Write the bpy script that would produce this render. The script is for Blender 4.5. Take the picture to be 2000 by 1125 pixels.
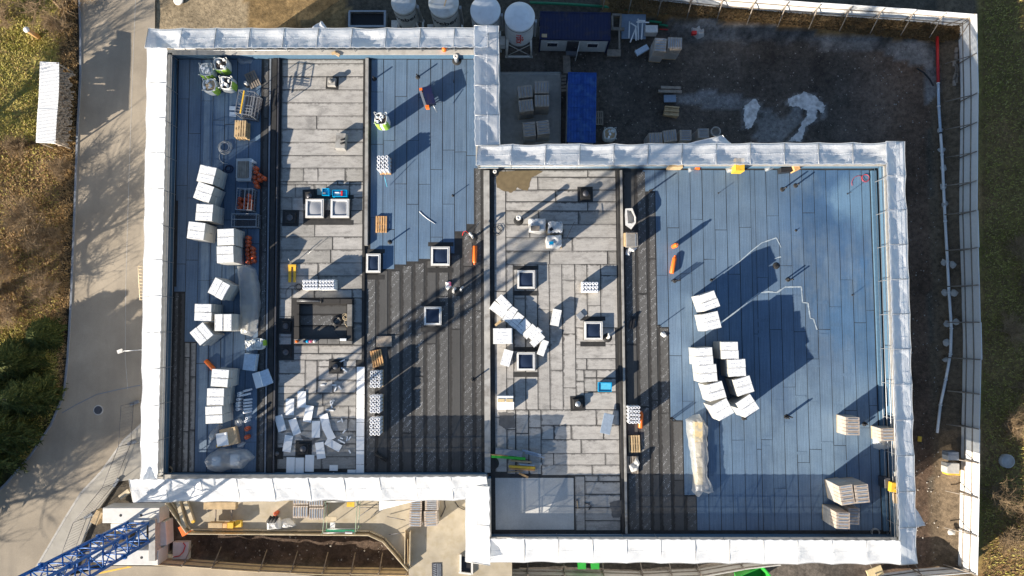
import bpy, math, random
from mathutils import Vector, Matrix, noise
R = math.radians
rnd = random.Random(7)
for o in list(bpy.data.objects): bpy.data.objects.remove(o)
scene = bpy.context.scene
COL = scene.collection

# ------------------------------------------------------------------ camera, world, sun, exposure
HC = 50.0                     # camera height above the roof deck (z = 0)
GZ = -7.5                    # street and yard level
FPX = 1351.0                  # focal length in photo pixels (photo 2000 x 1125)
TILT = R(3.26)
cam_d = bpy.data.cameras.new('camera'); cam = bpy.data.objects.new('camera', cam_d); COL.objects.link(cam)
cam.location = (0, 0, HC); cam.rotation_euler = (TILT, 0, 0)
cam_d.sensor_width = 36; cam_d.lens = FPX/2000*36; cam_d.clip_end = 3000; cam_d.clip_start = 0.5
scene.camera = cam
SUN_EL, SUN_AZ = R(19.0), R(35.5)      # shadows fall towards (+cos, +sin) of SUN_AZ
w = bpy.data.worlds.new('World'); scene.world = w; w.use_nodes = True
wn = w.node_tree; wn.nodes.clear()
sky = wn.nodes.new('ShaderNodeTexSky'); sky.sky_type = 'NISHITA'; sky.sun_disc = False
sky.sun_elevation = SUN_EL
sky.sun_rotation = math.atan2(-math.cos(SUN_AZ), -math.sin(SUN_AZ)) % (2*math.pi)
sky.altitude = 400; sky.air_density = 1.0; sky.dust_density = 0.4; sky.ozone_density = 2.0
bg = wn.nodes.new('ShaderNodeBackground'); bg.inputs[1].default_value = 0.070
wo = wn.nodes.new('ShaderNodeOutputWorld')
wn.links.new(sky.outputs[0], bg.inputs[0]); wn.links.new(bg.outputs[0], wo.inputs[0])
sd = bpy.data.lights.new('sun', 'SUN'); sd.energy = 5.0; sd.angle = R(0.45); sd.color = (1.0, 0.90, 0.76)
sun = bpy.data.objects.new('sun', sd); COL.objects.link(sun)
ldir = Vector((math.cos(SUN_AZ)*math.cos(SUN_EL), math.sin(SUN_AZ)*math.cos(SUN_EL), -math.sin(SUN_EL)))
sun.rotation_euler = ldir.to_track_quat('-Z', 'Y').to_euler(); sun.location = (-40, -30, 40)
scene.view_settings.view_transform = 'Standard'; scene.view_settings.look = 'None'
scene.view_settings.exposure = 1.30; scene.view_settings.gamma = 1.0; scene.view_settings.use_curve_mapping = False
scene.render.engine = 'CYCLES'
scene.cycles.max_bounces = 6; scene.cycles.transparent_max_bounces = 12
scene.cycles.diffuse_bounces = 3; scene.cycles.caustics_reflective = False; scene.cycles.caustics_refractive = False

# ------------------------------------------------------------------ measuring helpers
def U(px, py, z=0.0):
    """point at height z that the drone saw at photo pixel (px, py)"""
    x = (px-1000)/FPX; y = -(py-562.5)/FPX
    yy = y*math.cos(TILT)+math.sin(TILT); zz = y*math.sin(TILT)-math.cos(TILT)
    t = (z-HC)/zz
    return Vector((x*t, yy*t, z))
def skew(px, py): return px+0.0000405*(px-850)*(py-520)
def G(px, py, z=0.0): return U(skew(px, py), py, z)
def Zm(ox, oy, s, pts): return [(ox+x/s, oy+y/s) for x, y in pts]
def PX(v, z=None):
    """ground point back to photo pixel, for choosing surface zones"""
    d = Vector((v[0], v[1], (v[2] if z is None else z)-HC))
    yc = d.y*math.cos(TILT)+d.z*math.sin(TILT); zc = -d.y*math.sin(TILT)+d.z*math.cos(TILT)
    return 1000+FPX*d.x/(-zc), 562.5-FPX*yc/(-zc)

# ------------------------------------------------------------------ node helper
class NT:
    def __init__(s, name):
        s.m = bpy.data.materials.new(name); s.m.use_nodes = True; s.t = s.m.node_tree; s.t.nodes.clear()
        s.out = s.t.nodes.new('ShaderNodeOutputMaterial')
    def n(s, typ, **kw):
        nd = s.t.nodes.new('ShaderNode'+typ)
        for k, v in kw.items(): setattr(nd, k, v)
        return nd
    def put(s, sock, v):
        if v is None: return
        if isinstance(v, bpy.types.NodeSocket): s.t.links.new(v, sock)
        elif isinstance(v, (tuple, list)) and len(v) == 3 and sock.type == 'RGBA': sock.default_value = (*v, 1)
        else: sock.default_value = v
    def math(s, op, a, b=None, c=None, clamp=False):
        nd = s.n('Math', operation=op, use_clamp=clamp)
        s.put(nd.inputs[0], a); s.put(nd.inputs[1], b)
        if c is not None: s.put(nd.inputs[2], c)
        return nd.outputs[0]
    def mix(s, f, a, b, mode='MIX'):
        nd = s.n('Mix', data_type='RGBA', blend_type=mode)
        s.put(nd.inputs[0], f); s.put(nd.inputs[6], a); s.put(nd.inputs[7], b)
        return nd.outputs[2]
    def noise(s, vec, scale, detail=4, rough=0.55):
        nd = s.n('TexNoise'); s.put(nd.inputs['Vector'], vec); nd.inputs['Scale'].default_value = scale
        nd.inputs['Detail'].default_value = detail; nd.inputs['Roughness'].default_value = rough
        return nd.outputs[0]
    def voro(s, vec, scale):
        nd = s.n('TexVoronoi'); s.put(nd.inputs['Vector'], vec); nd.inputs['Scale'].default_value = scale
        return nd.outputs[0]
    def mapr(s, v, a, b, c=0.0, d=1.0):
        nd = s.n('MapRange'); s.put(nd.inputs[0], v)
        for i, x in enumerate((a, b, c, d)): s.put(nd.inputs[i+1], x)
        return nd.outputs[0]
    def scale(s, vec, sx, sy, sz, rot=(0, 0, 0)):
        nd = s.n('Mapping'); s.put(nd.inputs[0], vec); nd.inputs['Scale'].default_value = (sx, sy, sz)
        nd.inputs['Rotation'].default_value = rot
        return nd.outputs[0]
    def coord(s, k='Object'): return s.n('TexCoord').outputs[k]
    def pos(s): return s.n('NewGeometry').outputs['Position']
    def rand(s): return s.n('ObjectInfo').outputs['Random']
    def bump(s, h, st=0.3, dist=0.02):
        nd = s.n('Bump'); nd.inputs['Strength'].default_value = st; nd.inputs['Distance'].default_value = dist
        s.put(nd.inputs['Height'], h); return nd.outputs[0]
    def bsdf(s, col, rough=0.7, metal=0.0, spec=0.4, normal=None, **kw):
        nd = s.n('BsdfPrincipled'); s.put(nd.inputs['Base Color'], col); s.put(nd.inputs['Roughness'], rough)
        nd.inputs['Metallic'].default_value = metal; nd.inputs['Specular IOR Level'].default_value = spec
        if normal is not None: s.put(nd.inputs['Normal'], normal)
        for k, v in kw.items(): s.put(nd.inputs[k.replace('_', ' ')], v)
        return nd.outputs[0]
    def end(s, sh): s.t.links.new(sh, s.out.inputs[0]); return s.m

def plain(name, col, rough=0.6, metal=0.0, var=0.12, scale=6.0, spec=0.4, dirt=0.0, dirtcol=(0.08, 0.06, 0.045)):
    t = NT(name); p = t.pos()
    nz = t.noise(p, scale, 5)
    k = t.mapr(nz, 0.3, 0.7, 1-var, 1+var)
    rv = t.mapr(t.rand(), 0, 1, 1-var*0.6, 1+var*0.6)
    c = t.mix(1.0, (col[0], col[1], col[2]), t.n('CombineColor').outputs[0], 'MULTIPLY')
    cc = [n for n in t.t.nodes if n.type == 'COMBINE_COLOR'][0]
    kk = t.math('MULTIPLY', k, rv)
    for i in range(3): t.put(cc.inputs[i], kk)
    if dirt:
        c = t.mix(t.mapr(t.noise(p, 1.7, 6), 0.5, 0.72, 0, dirt), c, dirtcol)
    return t.end(t.bsdf(c, rough, metal, spec, t.bump(t.noise(p, scale*6, 3), 0.15)))

M = {}
M['white'] = plain('white_paint', (0.80, 0.80, 0.79), 0.5, var=0.05)
M['offwhite'] = plain('off_white', (0.66, 0.64, 0.60), 0.6, dirt=0.3, dirtcol=(0.35, 0.3, 0.25))
M['steel'] = plain('galvanised_steel', (0.42, 0.43, 0.44), 0.42, 0.7)
M['darksteel'] = plain('dark_steel', (0.10, 0.10, 0.11), 0.5, 0.5)
M['black'] = plain('black_plastic', (0.018, 0.018, 0.02), 0.45)
M['rubber'] = plain('black_rubber', (0.025, 0.024, 0.023), 0.8)
M['orange'] = plain('orange_paint', (0.85, 0.17, 0.02), 0.42, var=0.06, dirt=0.2)
M['orangered'] = plain('orange_red_paint', (0.55, 0.10, 0.035), 0.45, var=0.15, dirt=0.25)
M['yellow'] = plain('yellow_paint', (0.72, 0.43, 0.04), 0.5, dirt=0.3)
M['cyan'] = plain('cyan_plastic', (0.0, 0.33, 0.62), 0.4, var=0.1)
M['cyan2'] = plain('pale_cyan', (0.10, 0.50, 0.70), 0.5)
M['red'] = plain('red_plastic', (0.60, 0.03, 0.03), 0.45)
M['pink'] = plain('pink_label', (0.75, 0.15, 0.25), 0.5)
M['green'] = plain('bright_green', (0.05, 0.48, 0.05), 0.45)
M['bin_green'] = plain('bin_green', (0.03, 0.30, 0.04), 0.45)
M['pipegreen'] = plain('green_pipe', (0.02, 0.20, 0.10), 0.5)
M['wood'] = plain('raw_wood', (0.50, 0.36, 0.20), 0.75, var=0.22, scale=3)
M['wood_orange'] = plain('new_pallet_wood', (0.58, 0.33, 0.14), 0.75, var=0.25, scale=4)
M['wood_grey'] = plain('weathered_wood', (0.26, 0.22, 0.18), 0.85, var=0.25, scale=4)
M['wood_pale'] = plain('pale_plank_wood', (0.56, 0.46, 0.31), 0.75, var=0.2, scale=3)
M['ply'] = plain('plywood_sheet', (0.60, 0.47, 0.26), 0.6, var=0.12)
M['concrete'] = plain('concrete', (0.44, 0.42, 0.385), 0.85, var=0.12, scale=3, dirt=0.35, dirtcol=(0.2, 0.18, 0.15))
M['concrete_pale'] = plain('pale_concrete', (0.66, 0.64, 0.60), 0.8, var=0.07, scale=2.5, dirt=0.15, dirtcol=(0.4, 0.38, 0.34))
M['concrete_tan'] = plain('damp_concrete', (0.43, 0.37, 0.275), 0.8, var=0.16, scale=0.9, dirt=0.5, dirtcol=(0.30, 0.24, 0.14))
M['grey_slab'] = plain('grey_board', (0.20, 0.22, 0.25), 0.6)
M['bluegrey'] = plain('blue_grey_board', (0.24, 0.30, 0.38), 0.5)
M['paleblue'] = plain('pale_blue_pack', (0.52, 0.62, 0.72), 0.45)
M['cardboard'] = plain('cardboard', (0.55, 0.40, 0.24), 0.8)
M['bark'] = plain('bark', (0.13, 0.10, 0.075), 0.9, var=0.3, scale=8)
M['twig'] = plain('dry_twig', (0.25, 0.175, 0.10), 0.9, var=0.3)
M['navy'] = plain('navy_roof_sheet', (0.010, 0.014, 0.055), 0.45, var=0.12, dirt=0.5, dirtcol=(0.06, 0.04, 0.03))
M['roofblue'] = plain('blue_roof_sheet', (0.012, 0.062, 0.27), 0.42, var=0.22, scale=2.5, dirt=0.55, dirtcol=(0.07, 0.17, 0.36))
M['cabin'] = plain('cabin_wall', (0.48, 0.50, 0.50), 0.5)
M['silo'] = plain('silo_paint', (0.72, 0.74, 0.76), 0.38, var=0.06, scale=1.5, dirt=0.3, dirtcol=(0.45, 0.46, 0.45))
M['siloold'] = plain('silo_paint_old', (0.52, 0.54, 0.54), 0.5, var=0.1, scale=3, dirt=0.5, dirtcol=(0.33, 0.30, 0.24))
M['cranelt'] = plain('crane_blue', (0.012, 0.105, 0.36), 0.38, var=0.12)
M['stone'] = plain('pale_rock', (0.40, 0.37, 0.33), 0.9, var=0.2, scale=9)
M['glovewhite'] = plain('white_cloth', (0.78, 0.77, 0.74), 0.9)
M['text_black'] = plain('black_lettering', (0.02, 0.02, 0.025), 0.5)
M['text_red'] = plain('red_lettering', (0.50, 0.02, 0.02), 0.5)
M['frost'] = plain('hoar_frost', (0.40, 0.47, 0.52), 0.9, var=0.25, scale=12)

def film_mat(name, trans, col=(0.86, 0.88, 0.90), bumps=0.3, tl=0.6):
    t = NT(name); p = t.pos()
    nz = t.noise(t.scale(p, 1, 1, 1), 1.3, 6, 0.6)
    bm = t.bump(t.math('ADD', nz, t.math('MULTIPLY', t.noise(p, 7, 3), 0.35)), bumps, 0.12)
    tr = t.n('BsdfTransparent'); tr.inputs[0].default_value = (0.92, 0.95, 0.98, 1)
    df = t.n('BsdfDiffuse'); df.inputs[0].default_value = (*col, 1); t.put(df.inputs['Normal'], bm)
    ts = t.n('BsdfTranslucent'); ts.inputs[0].default_value = (*col, 1); t.put(ts.inputs['Normal'], bm)
    gl = t.n('BsdfGlossy'); gl.inputs['Roughness'].default_value = 0.28; t.put(gl.inputs['Normal'], bm)
    gl.inputs[0].default_value = (0.9, 0.9, 0.9, 1)
    m1 = t.n('MixShader'); m1.inputs[0].default_value = tl; t.t.links.new(df.outputs[0], m1.inputs[1]); t.t.links.new(ts.outputs[0], m1.inputs[2])
    m2 = t.n('MixShader'); t.put(m2.inputs[0], t.mapr(nz, 0.35, 0.65, trans+0.05, trans-0.05))
    t.t.links.new(m1.outputs[0], m2.inputs[1]); t.t.links.new(tr.outputs[0], m2.inputs[2])
    m3 = t.n('MixShader'); m3.inputs[0].default_value = 0.06; t.t.links.new(m2.outputs[0], m3.inputs[1]); t.t.links.new(gl.outputs[0], m3.inputs[2])
    return t.end(m3.outputs[0])
M['film'] = film_mat('scaffold_film', 0.23, (0.98, 0.98, 0.98), 0.25, 0.18)
M['film_dense'] = film_mat('scaffold_film_doubled', 0.20, (0.93, 0.935, 0.94), 0.3, 0.36)
M['film_seam'] = film_mat('film_seam', 0.05, (0.93, 0.94, 0.95))
M['wrap'] = film_mat('clear_wrap', 0.50, (0.86, 0.86, 0.84), 0.9)
M['wrap2'] = film_mat('milky_wrap', 0.30, (0.84, 0.84, 0.82), 1.0, 0.35)

def edge_mask(t, uv, which, wid, amp, nscale=3.0):
    sep = t.n('SeparateXYZ'); t.put(sep.inputs[0], uv)
    d = sep.outputs[which]
    nz = t.noise(t.pos(), nscale, 6, 0.65)
    lim = t.mapr(nz, 0.35, 0.68, wid-amp, wid+amp)
    return t.mapr(t.math('SUBTRACT', lim, d), -0.05, 0.04, 0, 1)
def felt(name, base, var, stain, stain_col, streak=0.1, rough=0.75, printed=False, spec=0.25):
    t = NT(name); uv = t.coord('UV'); p = t.pos()
    sep = t.n('SeparateXYZ'); t.put(sep.inputs[0], uv)
    u, v = sep.outputs[0], sep.outputs[1]
    st = t.noise(t.scale(uv, 9, 0.35, 1), 1.0, 4)
    big = t.noise(p, 0.35, 5, 0.6)
    fine = t.noise(p, 22, 3)
    k = t.math('MULTIPLY', t.mapr(st, 0.3, 0.7, 1-streak, 1+streak), t.mapr(t.rand(), 0, 1, 1-var, 1+var))
    k = t.math('MULTIPLY', k, t.mapr(big, 0.3, 0.7, 0.86, 1.14))
    k = t.math('MULTIPLY', k, t.mapr(fine, 0.3, 0.7, 0.88, 1.12))
    cc = t.n('CombineColor')
    for i in range(3): t.put(cc.inputs[i], k)
    c = t.mix(1.0, base, cc.outputs[0], 'MULTIPLY')
    if name == 'blue_slate_felt':
        c = t.mix(t.mapr(t.noise(p, 0.11, 4, 0.6), 0.42, 0.66, 0, 0.75), c, t.mix(1.0, (0.118, 0.192, 0.285), cc.outputs[0], 'MULTIPLY'))
        c = t.mix(t.mapr(t.noise(t.scale(p, 1.0, 0.5, 1), 0.22, 6, 0.6), 0.54, 0.70, 0, 0.6), c, (0.050, 0.094, 0.175))
        c = t.mix(t.mapr(t.noise(t.scale(uv, 14, 0.25, 1), 1.0, 5), 0.56, 0.75, 0, 0.45), c, (0.20, 0.265, 0.33))
        c = t.mix(t.mapr(t.noise(t.scale(p, 3.0, 3.0, 1), 1.0, 8, 0.75), 0.55, 0.8, 0, 0.35), c, (0.21, 0.25, 0.28))
        c = t.mix(t.mapr(t.noise(t.scale(p, 0.9, 2.6, 1), 1.0, 6, 0.7), 0.60, 0.70, 0, 0.35), c, (0.045, 0.07, 0.11))
    if name == 'blue_slate_felt':          # deep blue wet patches, and pale sheen painted into the colour
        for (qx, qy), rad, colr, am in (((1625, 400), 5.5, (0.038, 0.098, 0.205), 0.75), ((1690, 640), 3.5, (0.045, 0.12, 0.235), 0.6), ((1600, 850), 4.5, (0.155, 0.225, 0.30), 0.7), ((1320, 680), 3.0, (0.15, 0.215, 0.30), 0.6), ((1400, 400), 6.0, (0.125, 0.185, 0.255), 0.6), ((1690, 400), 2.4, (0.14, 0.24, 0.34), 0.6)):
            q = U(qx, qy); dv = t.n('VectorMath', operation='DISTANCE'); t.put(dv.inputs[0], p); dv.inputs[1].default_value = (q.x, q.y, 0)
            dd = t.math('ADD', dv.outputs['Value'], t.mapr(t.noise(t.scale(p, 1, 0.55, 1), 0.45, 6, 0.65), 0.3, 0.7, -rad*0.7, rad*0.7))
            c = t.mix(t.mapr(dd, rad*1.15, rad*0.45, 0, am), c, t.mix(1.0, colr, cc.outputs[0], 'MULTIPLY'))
    # worn brownish patches
    c = t.mix(t.mapr(t.noise(p, 0.8, 6, 0.7), 0.55, 0.8, 0, 0.35), c, stain_col)
    if stain and not printed:
        c = t.mix(t.mapr(t.noise(t.scale(p, 0.8, 2.2, 1), 1.3, 8, 0.75), 0.47, 0.68, 0, 0.65), c, tuple(b*0.42 for b in base))
        c = t.mix(t.mapr(t.noise(p, 0.45, 7, 0.7), 0.56, 0.66, 0, 0.5), c, (0.15, 0.145, 0.14))
        c = t.mix(t.mapr(t.noise(p, 5.0, 6, 0.7), 0.58, 0.75, 0, 0.35), c, tuple(b*1.25 for b in base))
    if stain:
        m1 = edge_mask(t, uv, 0, stain, stain*(0.6 if printed else 1.1)); m2 = edge_mask(t, uv, 1, stain*(0.3 if printed else 1), stain*(0.3 if printed else 1.1), 2.2)
        mm = t.math('MAXIMUM', m1, m2)
        c = t.mix(t.math('MULTIPLY', mm, 0.9 if printed else t.mapr(big, 0.35, 0.65, 0.15, 0.85)), c, (0.035, 0.032, 0.03))
    if printed:
        a = t.math('ADD', u, t.math('MULTIPLY', v, 0.85)); b = t.math('SUBTRACT', v, u)
        fr = t.math('FRACT', t.math('MULTIPLY', a, 11.0))
        ln = t.math('LESS_THAN', fr, 0.30)
        grp = t.math('LESS_THAN', t.math('FRACT', t.math('MULTIPLY', a, 1.9)), 0.42)
        cv = t.n('CombineXYZ'); t.put(cv.inputs[0], t.math('MULTIPLY', b, 7.0)); t.put(cv.inputs[1], t.math('FLOOR', t.math('MULTIPLY', a, 11.0))); t.put(cv.inputs[2], t.math('MULTIPLY', t.rand(), 50))
        ds = t.math('GREATER_THAN', t.noise(cv.outputs[0], 1.0, 1), 0.545)
        mk = t.math('MULTIPLY', t.math('MULTIPLY', ln, grp), ds)
        inn = t.math('MULTIPLY', t.math('GREATER_THAN', u, 0.17), t.math('MULTIPLY', t.mapr(big, 0.38, 0.58, 0.1, 1.0), t.math('GREATER_THAN', t.rand(), 0.25)))
        c = t.mix(t.math('MULTIPLY', mk, inn), c, (0.56, 0.57, 0.58))
    bp = t.bump(t.math('ADD', t.math('MULTIPLY', st, 0.5), fine), 0.35, 0.012)
    return t.end(t.bsdf(c, rough, 0, spec, bp))
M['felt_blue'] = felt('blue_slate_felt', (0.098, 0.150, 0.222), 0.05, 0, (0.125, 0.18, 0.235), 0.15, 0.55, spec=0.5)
M['felt_black'] = felt('black_felt_print', (0.094, 0.092, 0.089), 0.20, 0.13, (0.11, 0.10, 0.09), 0.1, 0.7, True)
M['felt_grey'] = felt('old_grey_felt', (0.415, 0.395, 0.368), 0.05, 0.075, (0.24, 0.22, 0.195), 0.06, 0.85)
M['felt_grey2'] = felt('mid_grey_felt', (0.33, 0.315, 0.29), 0.06, 0.095, (0.16, 0.15, 0.14), 0.06, 0.85)
M['felt_plain'] = felt('smooth_grey_slab', (0.50, 0.50, 0.485), 0.04, 0.0, (0.30, 0.30, 0.29), 0.03, 0.8)
M['bitumen'] = plain('bitumen', (0.030, 0.029, 0.028), 0.65, var=0.3, scale=3)
M['upstand'] = plain('felt_upstand', (0.085, 0.16, 0.24), 0.6, var=0.12)
M['coping'] = plain('upstand_cap', (0.34, 0.33, 0.31), 0.8, var=0.2, scale=2.2, dirt=0.6)

def foam_mat():
    t = NT('foam_pack'); o = t.coord('Object'); sep = t.n('SeparateXYZ'); t.put(sep.inputs[0], o)
    x, y, z = sep.outputs
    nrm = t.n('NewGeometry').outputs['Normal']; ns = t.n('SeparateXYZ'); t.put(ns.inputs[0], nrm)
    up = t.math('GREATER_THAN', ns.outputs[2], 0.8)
    row = t.math('MULTIPLY', t.math('LESS_THAN', t.math('FRACT', t.math('MULTIPLY', y, 4.2)), 0.20), t.math('LESS_THAN', t.math('ABSOLUTE', x), 0.42))
    cv = t.n('CombineXYZ'); t.put(cv.inputs[0], t.math('MULTIPLY', x, 26)); t.put(cv.inputs[1], t.math('FLOOR', t.math('MULTIPLY', y, 4.2))); t.put(cv.inputs[2], t.math('MULTIPLY', t.rand(), 40))
    low = t.n('CombineXYZ'); t.put(low.inputs[0], t.math('MULTIPLY', x, 3.2)); t.put(low.inputs[1], t.math('FLOOR', t.math('MULTIPLY', y, 4.2))); t.put(low.inputs[2], t.math('MULTIPLY', t.rand(), 70))
    tx = t.math('MULTIPLY', t.math('GREATER_THAN', t.noise(cv.outputs[0], 1, 1), 0.46), t.math('GREATER_THAN', t.noise(low.outputs[0], 1, 1), 0.48))
    pr = t.math('MULTIPLY', t.math('MULTIPLY', row, tx), up)
    c = t.mix(t.math('MULTIPLY', pr, 0.8), t.mix(t.mapr(t.noise(o, 3.0, 6, 0.7), 0.5, 0.75, 0, 0.35), (0.80, 0.80, 0.79), (0.62, 0.60, 0.56)), (0.22, 0.24, 0.32))
    lay = t.math('LESS_THAN', t.math('FRACT', t.math('MULTIPLY', z, 8.0)), 0.13)
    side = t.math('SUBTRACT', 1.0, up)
    c = t.mix(t.math('MULTIPLY', side, 0.8), c, (0.30, 0.30, 0.29)); c = t.mix(t.math('MULTIPLY', t.math('MULTIPLY', lay, side), 0.5), c, (0.22, 0.22, 0.21))  # side faces greyed to paint in their shade; thin lines are board layers
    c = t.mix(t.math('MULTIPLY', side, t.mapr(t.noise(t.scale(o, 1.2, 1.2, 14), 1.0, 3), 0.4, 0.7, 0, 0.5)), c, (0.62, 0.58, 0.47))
    return t.end(t.bsdf(c, 0.38, 0, 0.5, t.bump(t.noise(o, 5, 4), 0.5, 0.03)))
M['foam'] = foam_mat()
M['foam_plain'] = plain('polystyrene', (0.88, 0.88, 0.87), 0.7, var=0.04)

def brick_mat():
    t = NT('wrapped_block'); p = t.pos(); o = t.coord('Object')
    c = t.mix(t.mapr(t.noise(o, 2.5, 5), 0.35, 0.7), (0.50, 0.43, 0.36), (0.36, 0.29, 0.235))
    return t.end(t.bsdf(c, 0.45, 0, 0.5, t.bump(t.noise(o, 9, 4), 0.5, 0.02)))
M['block'] = brick_mat()
M['block_yellow'] = plain('yellow_block_side', (0.52, 0.36, 0.10), 0.6, var=0.2)
M['block_line'] = plain('blue_printed_wrap', (0.20, 0.26, 0.34), 0.5, var=0.3, scale=14)

def rollmat():
    return plain('white_roll_wrap', (0.70, 0.71, 0.74), 0.4, var=0.08, scale=9)
M['roll'] = rollmat()
M['bag'] = plain('woven_bag', (0.70, 0.71, 0.68), 0.6, var=0.12, scale=8, dirt=0.35, dirtcol=(0.4, 0.38, 0.33))
M['baggreen'] = plain('bag_green_print', (0.30, 0.50, 0.06), 0.6, var=0.15, scale=9)
M['rubble'] = plain('bag_rubble', (0.10, 0.08, 0.07), 0.9, var=0.5, scale=12)
def glass_mat(name, col, rough=0.12):
    t = NT(name)
    return t.end(t.bsdf(col, rough, 0, 0.8, t.bump(t.noise(t.coord('Object'), 2, 3), 0.08)))
M['glass_dark'] = glass_mat('skylight_glass_dark', (0.018, 0.028, 0.055))
M['glass_pale'] = glass_mat('skylight_dome_frosted', (0.30, 0.31, 0.33), 0.25)

# ground, by vertex colour zones plus fine grain
def ground_mat(name, attr=True, col=(0.2, 0.2, 0.2), grain=0.35, speck=0.25, bumpd=0.05):
    t = NT(name); p = t.pos()
    if attr:
        a = t.n('Attribute'); a.attribute_name = 'zone'; base = a.outputs['Color']
    else: base = col
    k = t.math('MULTIPLY', t.mapr(t.noise(p, 3.0, 8, 0.7), 0.3, 0.7, 1-grain, 1+grain), t.mapr(t.noise(p, 25, 3, 0.7), 0.3, 0.7, 1-grain*0.7, 1+grain*0.7))
    cc = t.n('CombineColor')
    for i in range(3): t.put(cc.inputs[i], k)
    c = t.mix(1.0, base, cc.outputs[0], 'MULTIPLY')
    sp = t.math('LESS_THAN', t.voro(p, 7.5), 0.13)
    sp = t.math('MULTIPLY', sp, t.mapr(t.noise(p, 0.5, 3), 0.45, 0.6, 0, speck))
    c = t.mix(sp, c, (0.42, 0.40, 0.37))
    return t.end(t.bsdf(c, 0.92, 0, 0.2, t.bump(t.noise(p, 6, 8, 0.7), 0.6, bumpd)))
M['ground'] = ground_mat('earth_and_gravel', grain=0.5, speck=0.35, bumpd=0.09)
def asphalt_mat():
    t = NT('asphalt'); p = t.pos()
    k = t.math('MULTIPLY', t.mapr(t.noise(p, 0.25, 6, 0.6), 0.3, 0.7, 0.80, 1.2), t.mapr(t.noise(p, 18, 3, 0.7), 0.3, 0.7, 0.90, 1.1))
    cc = t.n('CombineColor')
    for i in range(3): t.put(cc.inputs[i], k)
    c = t.mix(1.0, (0.335, 0.285, 0.220), cc.outputs[0], 'MULTIPLY')
    # wet/dirty trails along the road
    c = t.mix(t.mapr(t.noise(t.scale(p, 0.5, 0.08, 1), 1.0, 5), 0.48, 0.72, 0, 0.5), c, (0.20, 0.175, 0.145))
    c = t.mix(t.mapr(t.noise(p, 1.6, 8, 0.75), 0.60, 0.78, 0, 0.4), c, (0.46, 0.40, 0.32))
    return t.end(t.bsdf(c, 0.85, 0, 0.3, t.bump(t.noise(p, 40, 3), 0.25, 0.01)))
M['asphalt'] = asphalt_mat()
M['pavement'] = plain('pavement', (0.36, 0.335, 0.29), 0.85, var=0.1, scale=1.2, dirt=0.3, dirtcol=(0.2, 0.18, 0.15))
def leaf_mat(name, c1, c2, c3):
    t = NT(name); p = t.pos()
    c = t.mix(t.mapr(t.noise(p, 1.4, 3), 0.35, 0.65), c1, c2)
    c = t.mix(t.mapr(t.noise(p, 9, 2), 0.5, 0.7), c, c3)
    return t.end(t.bsdf(c, 0.8, 0, 0.2))
M['grass'] = leaf_mat('grass_blades', (0.34, 0.32, 0.06), (0.44, 0.36, 0.10), (0.52, 0.44, 0.18))
M['litter'] = leaf_mat('leaf_litter', (0.40, 0.25, 0.10), (0.22, 0.14, 0.065), (0.50, 0.37, 0.20))
M['needle'] = leaf_mat('conifer_needles', (0.05, 0.07, 0.02), (0.08, 0.10, 0.027), (0.20, 0.19, 0.045))
M['drygrass'] = leaf_mat('dry_grass', (0.22, 0.14, 0.06), (0.16, 0.10, 0.05), (0.28, 0.20, 0.10))

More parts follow.
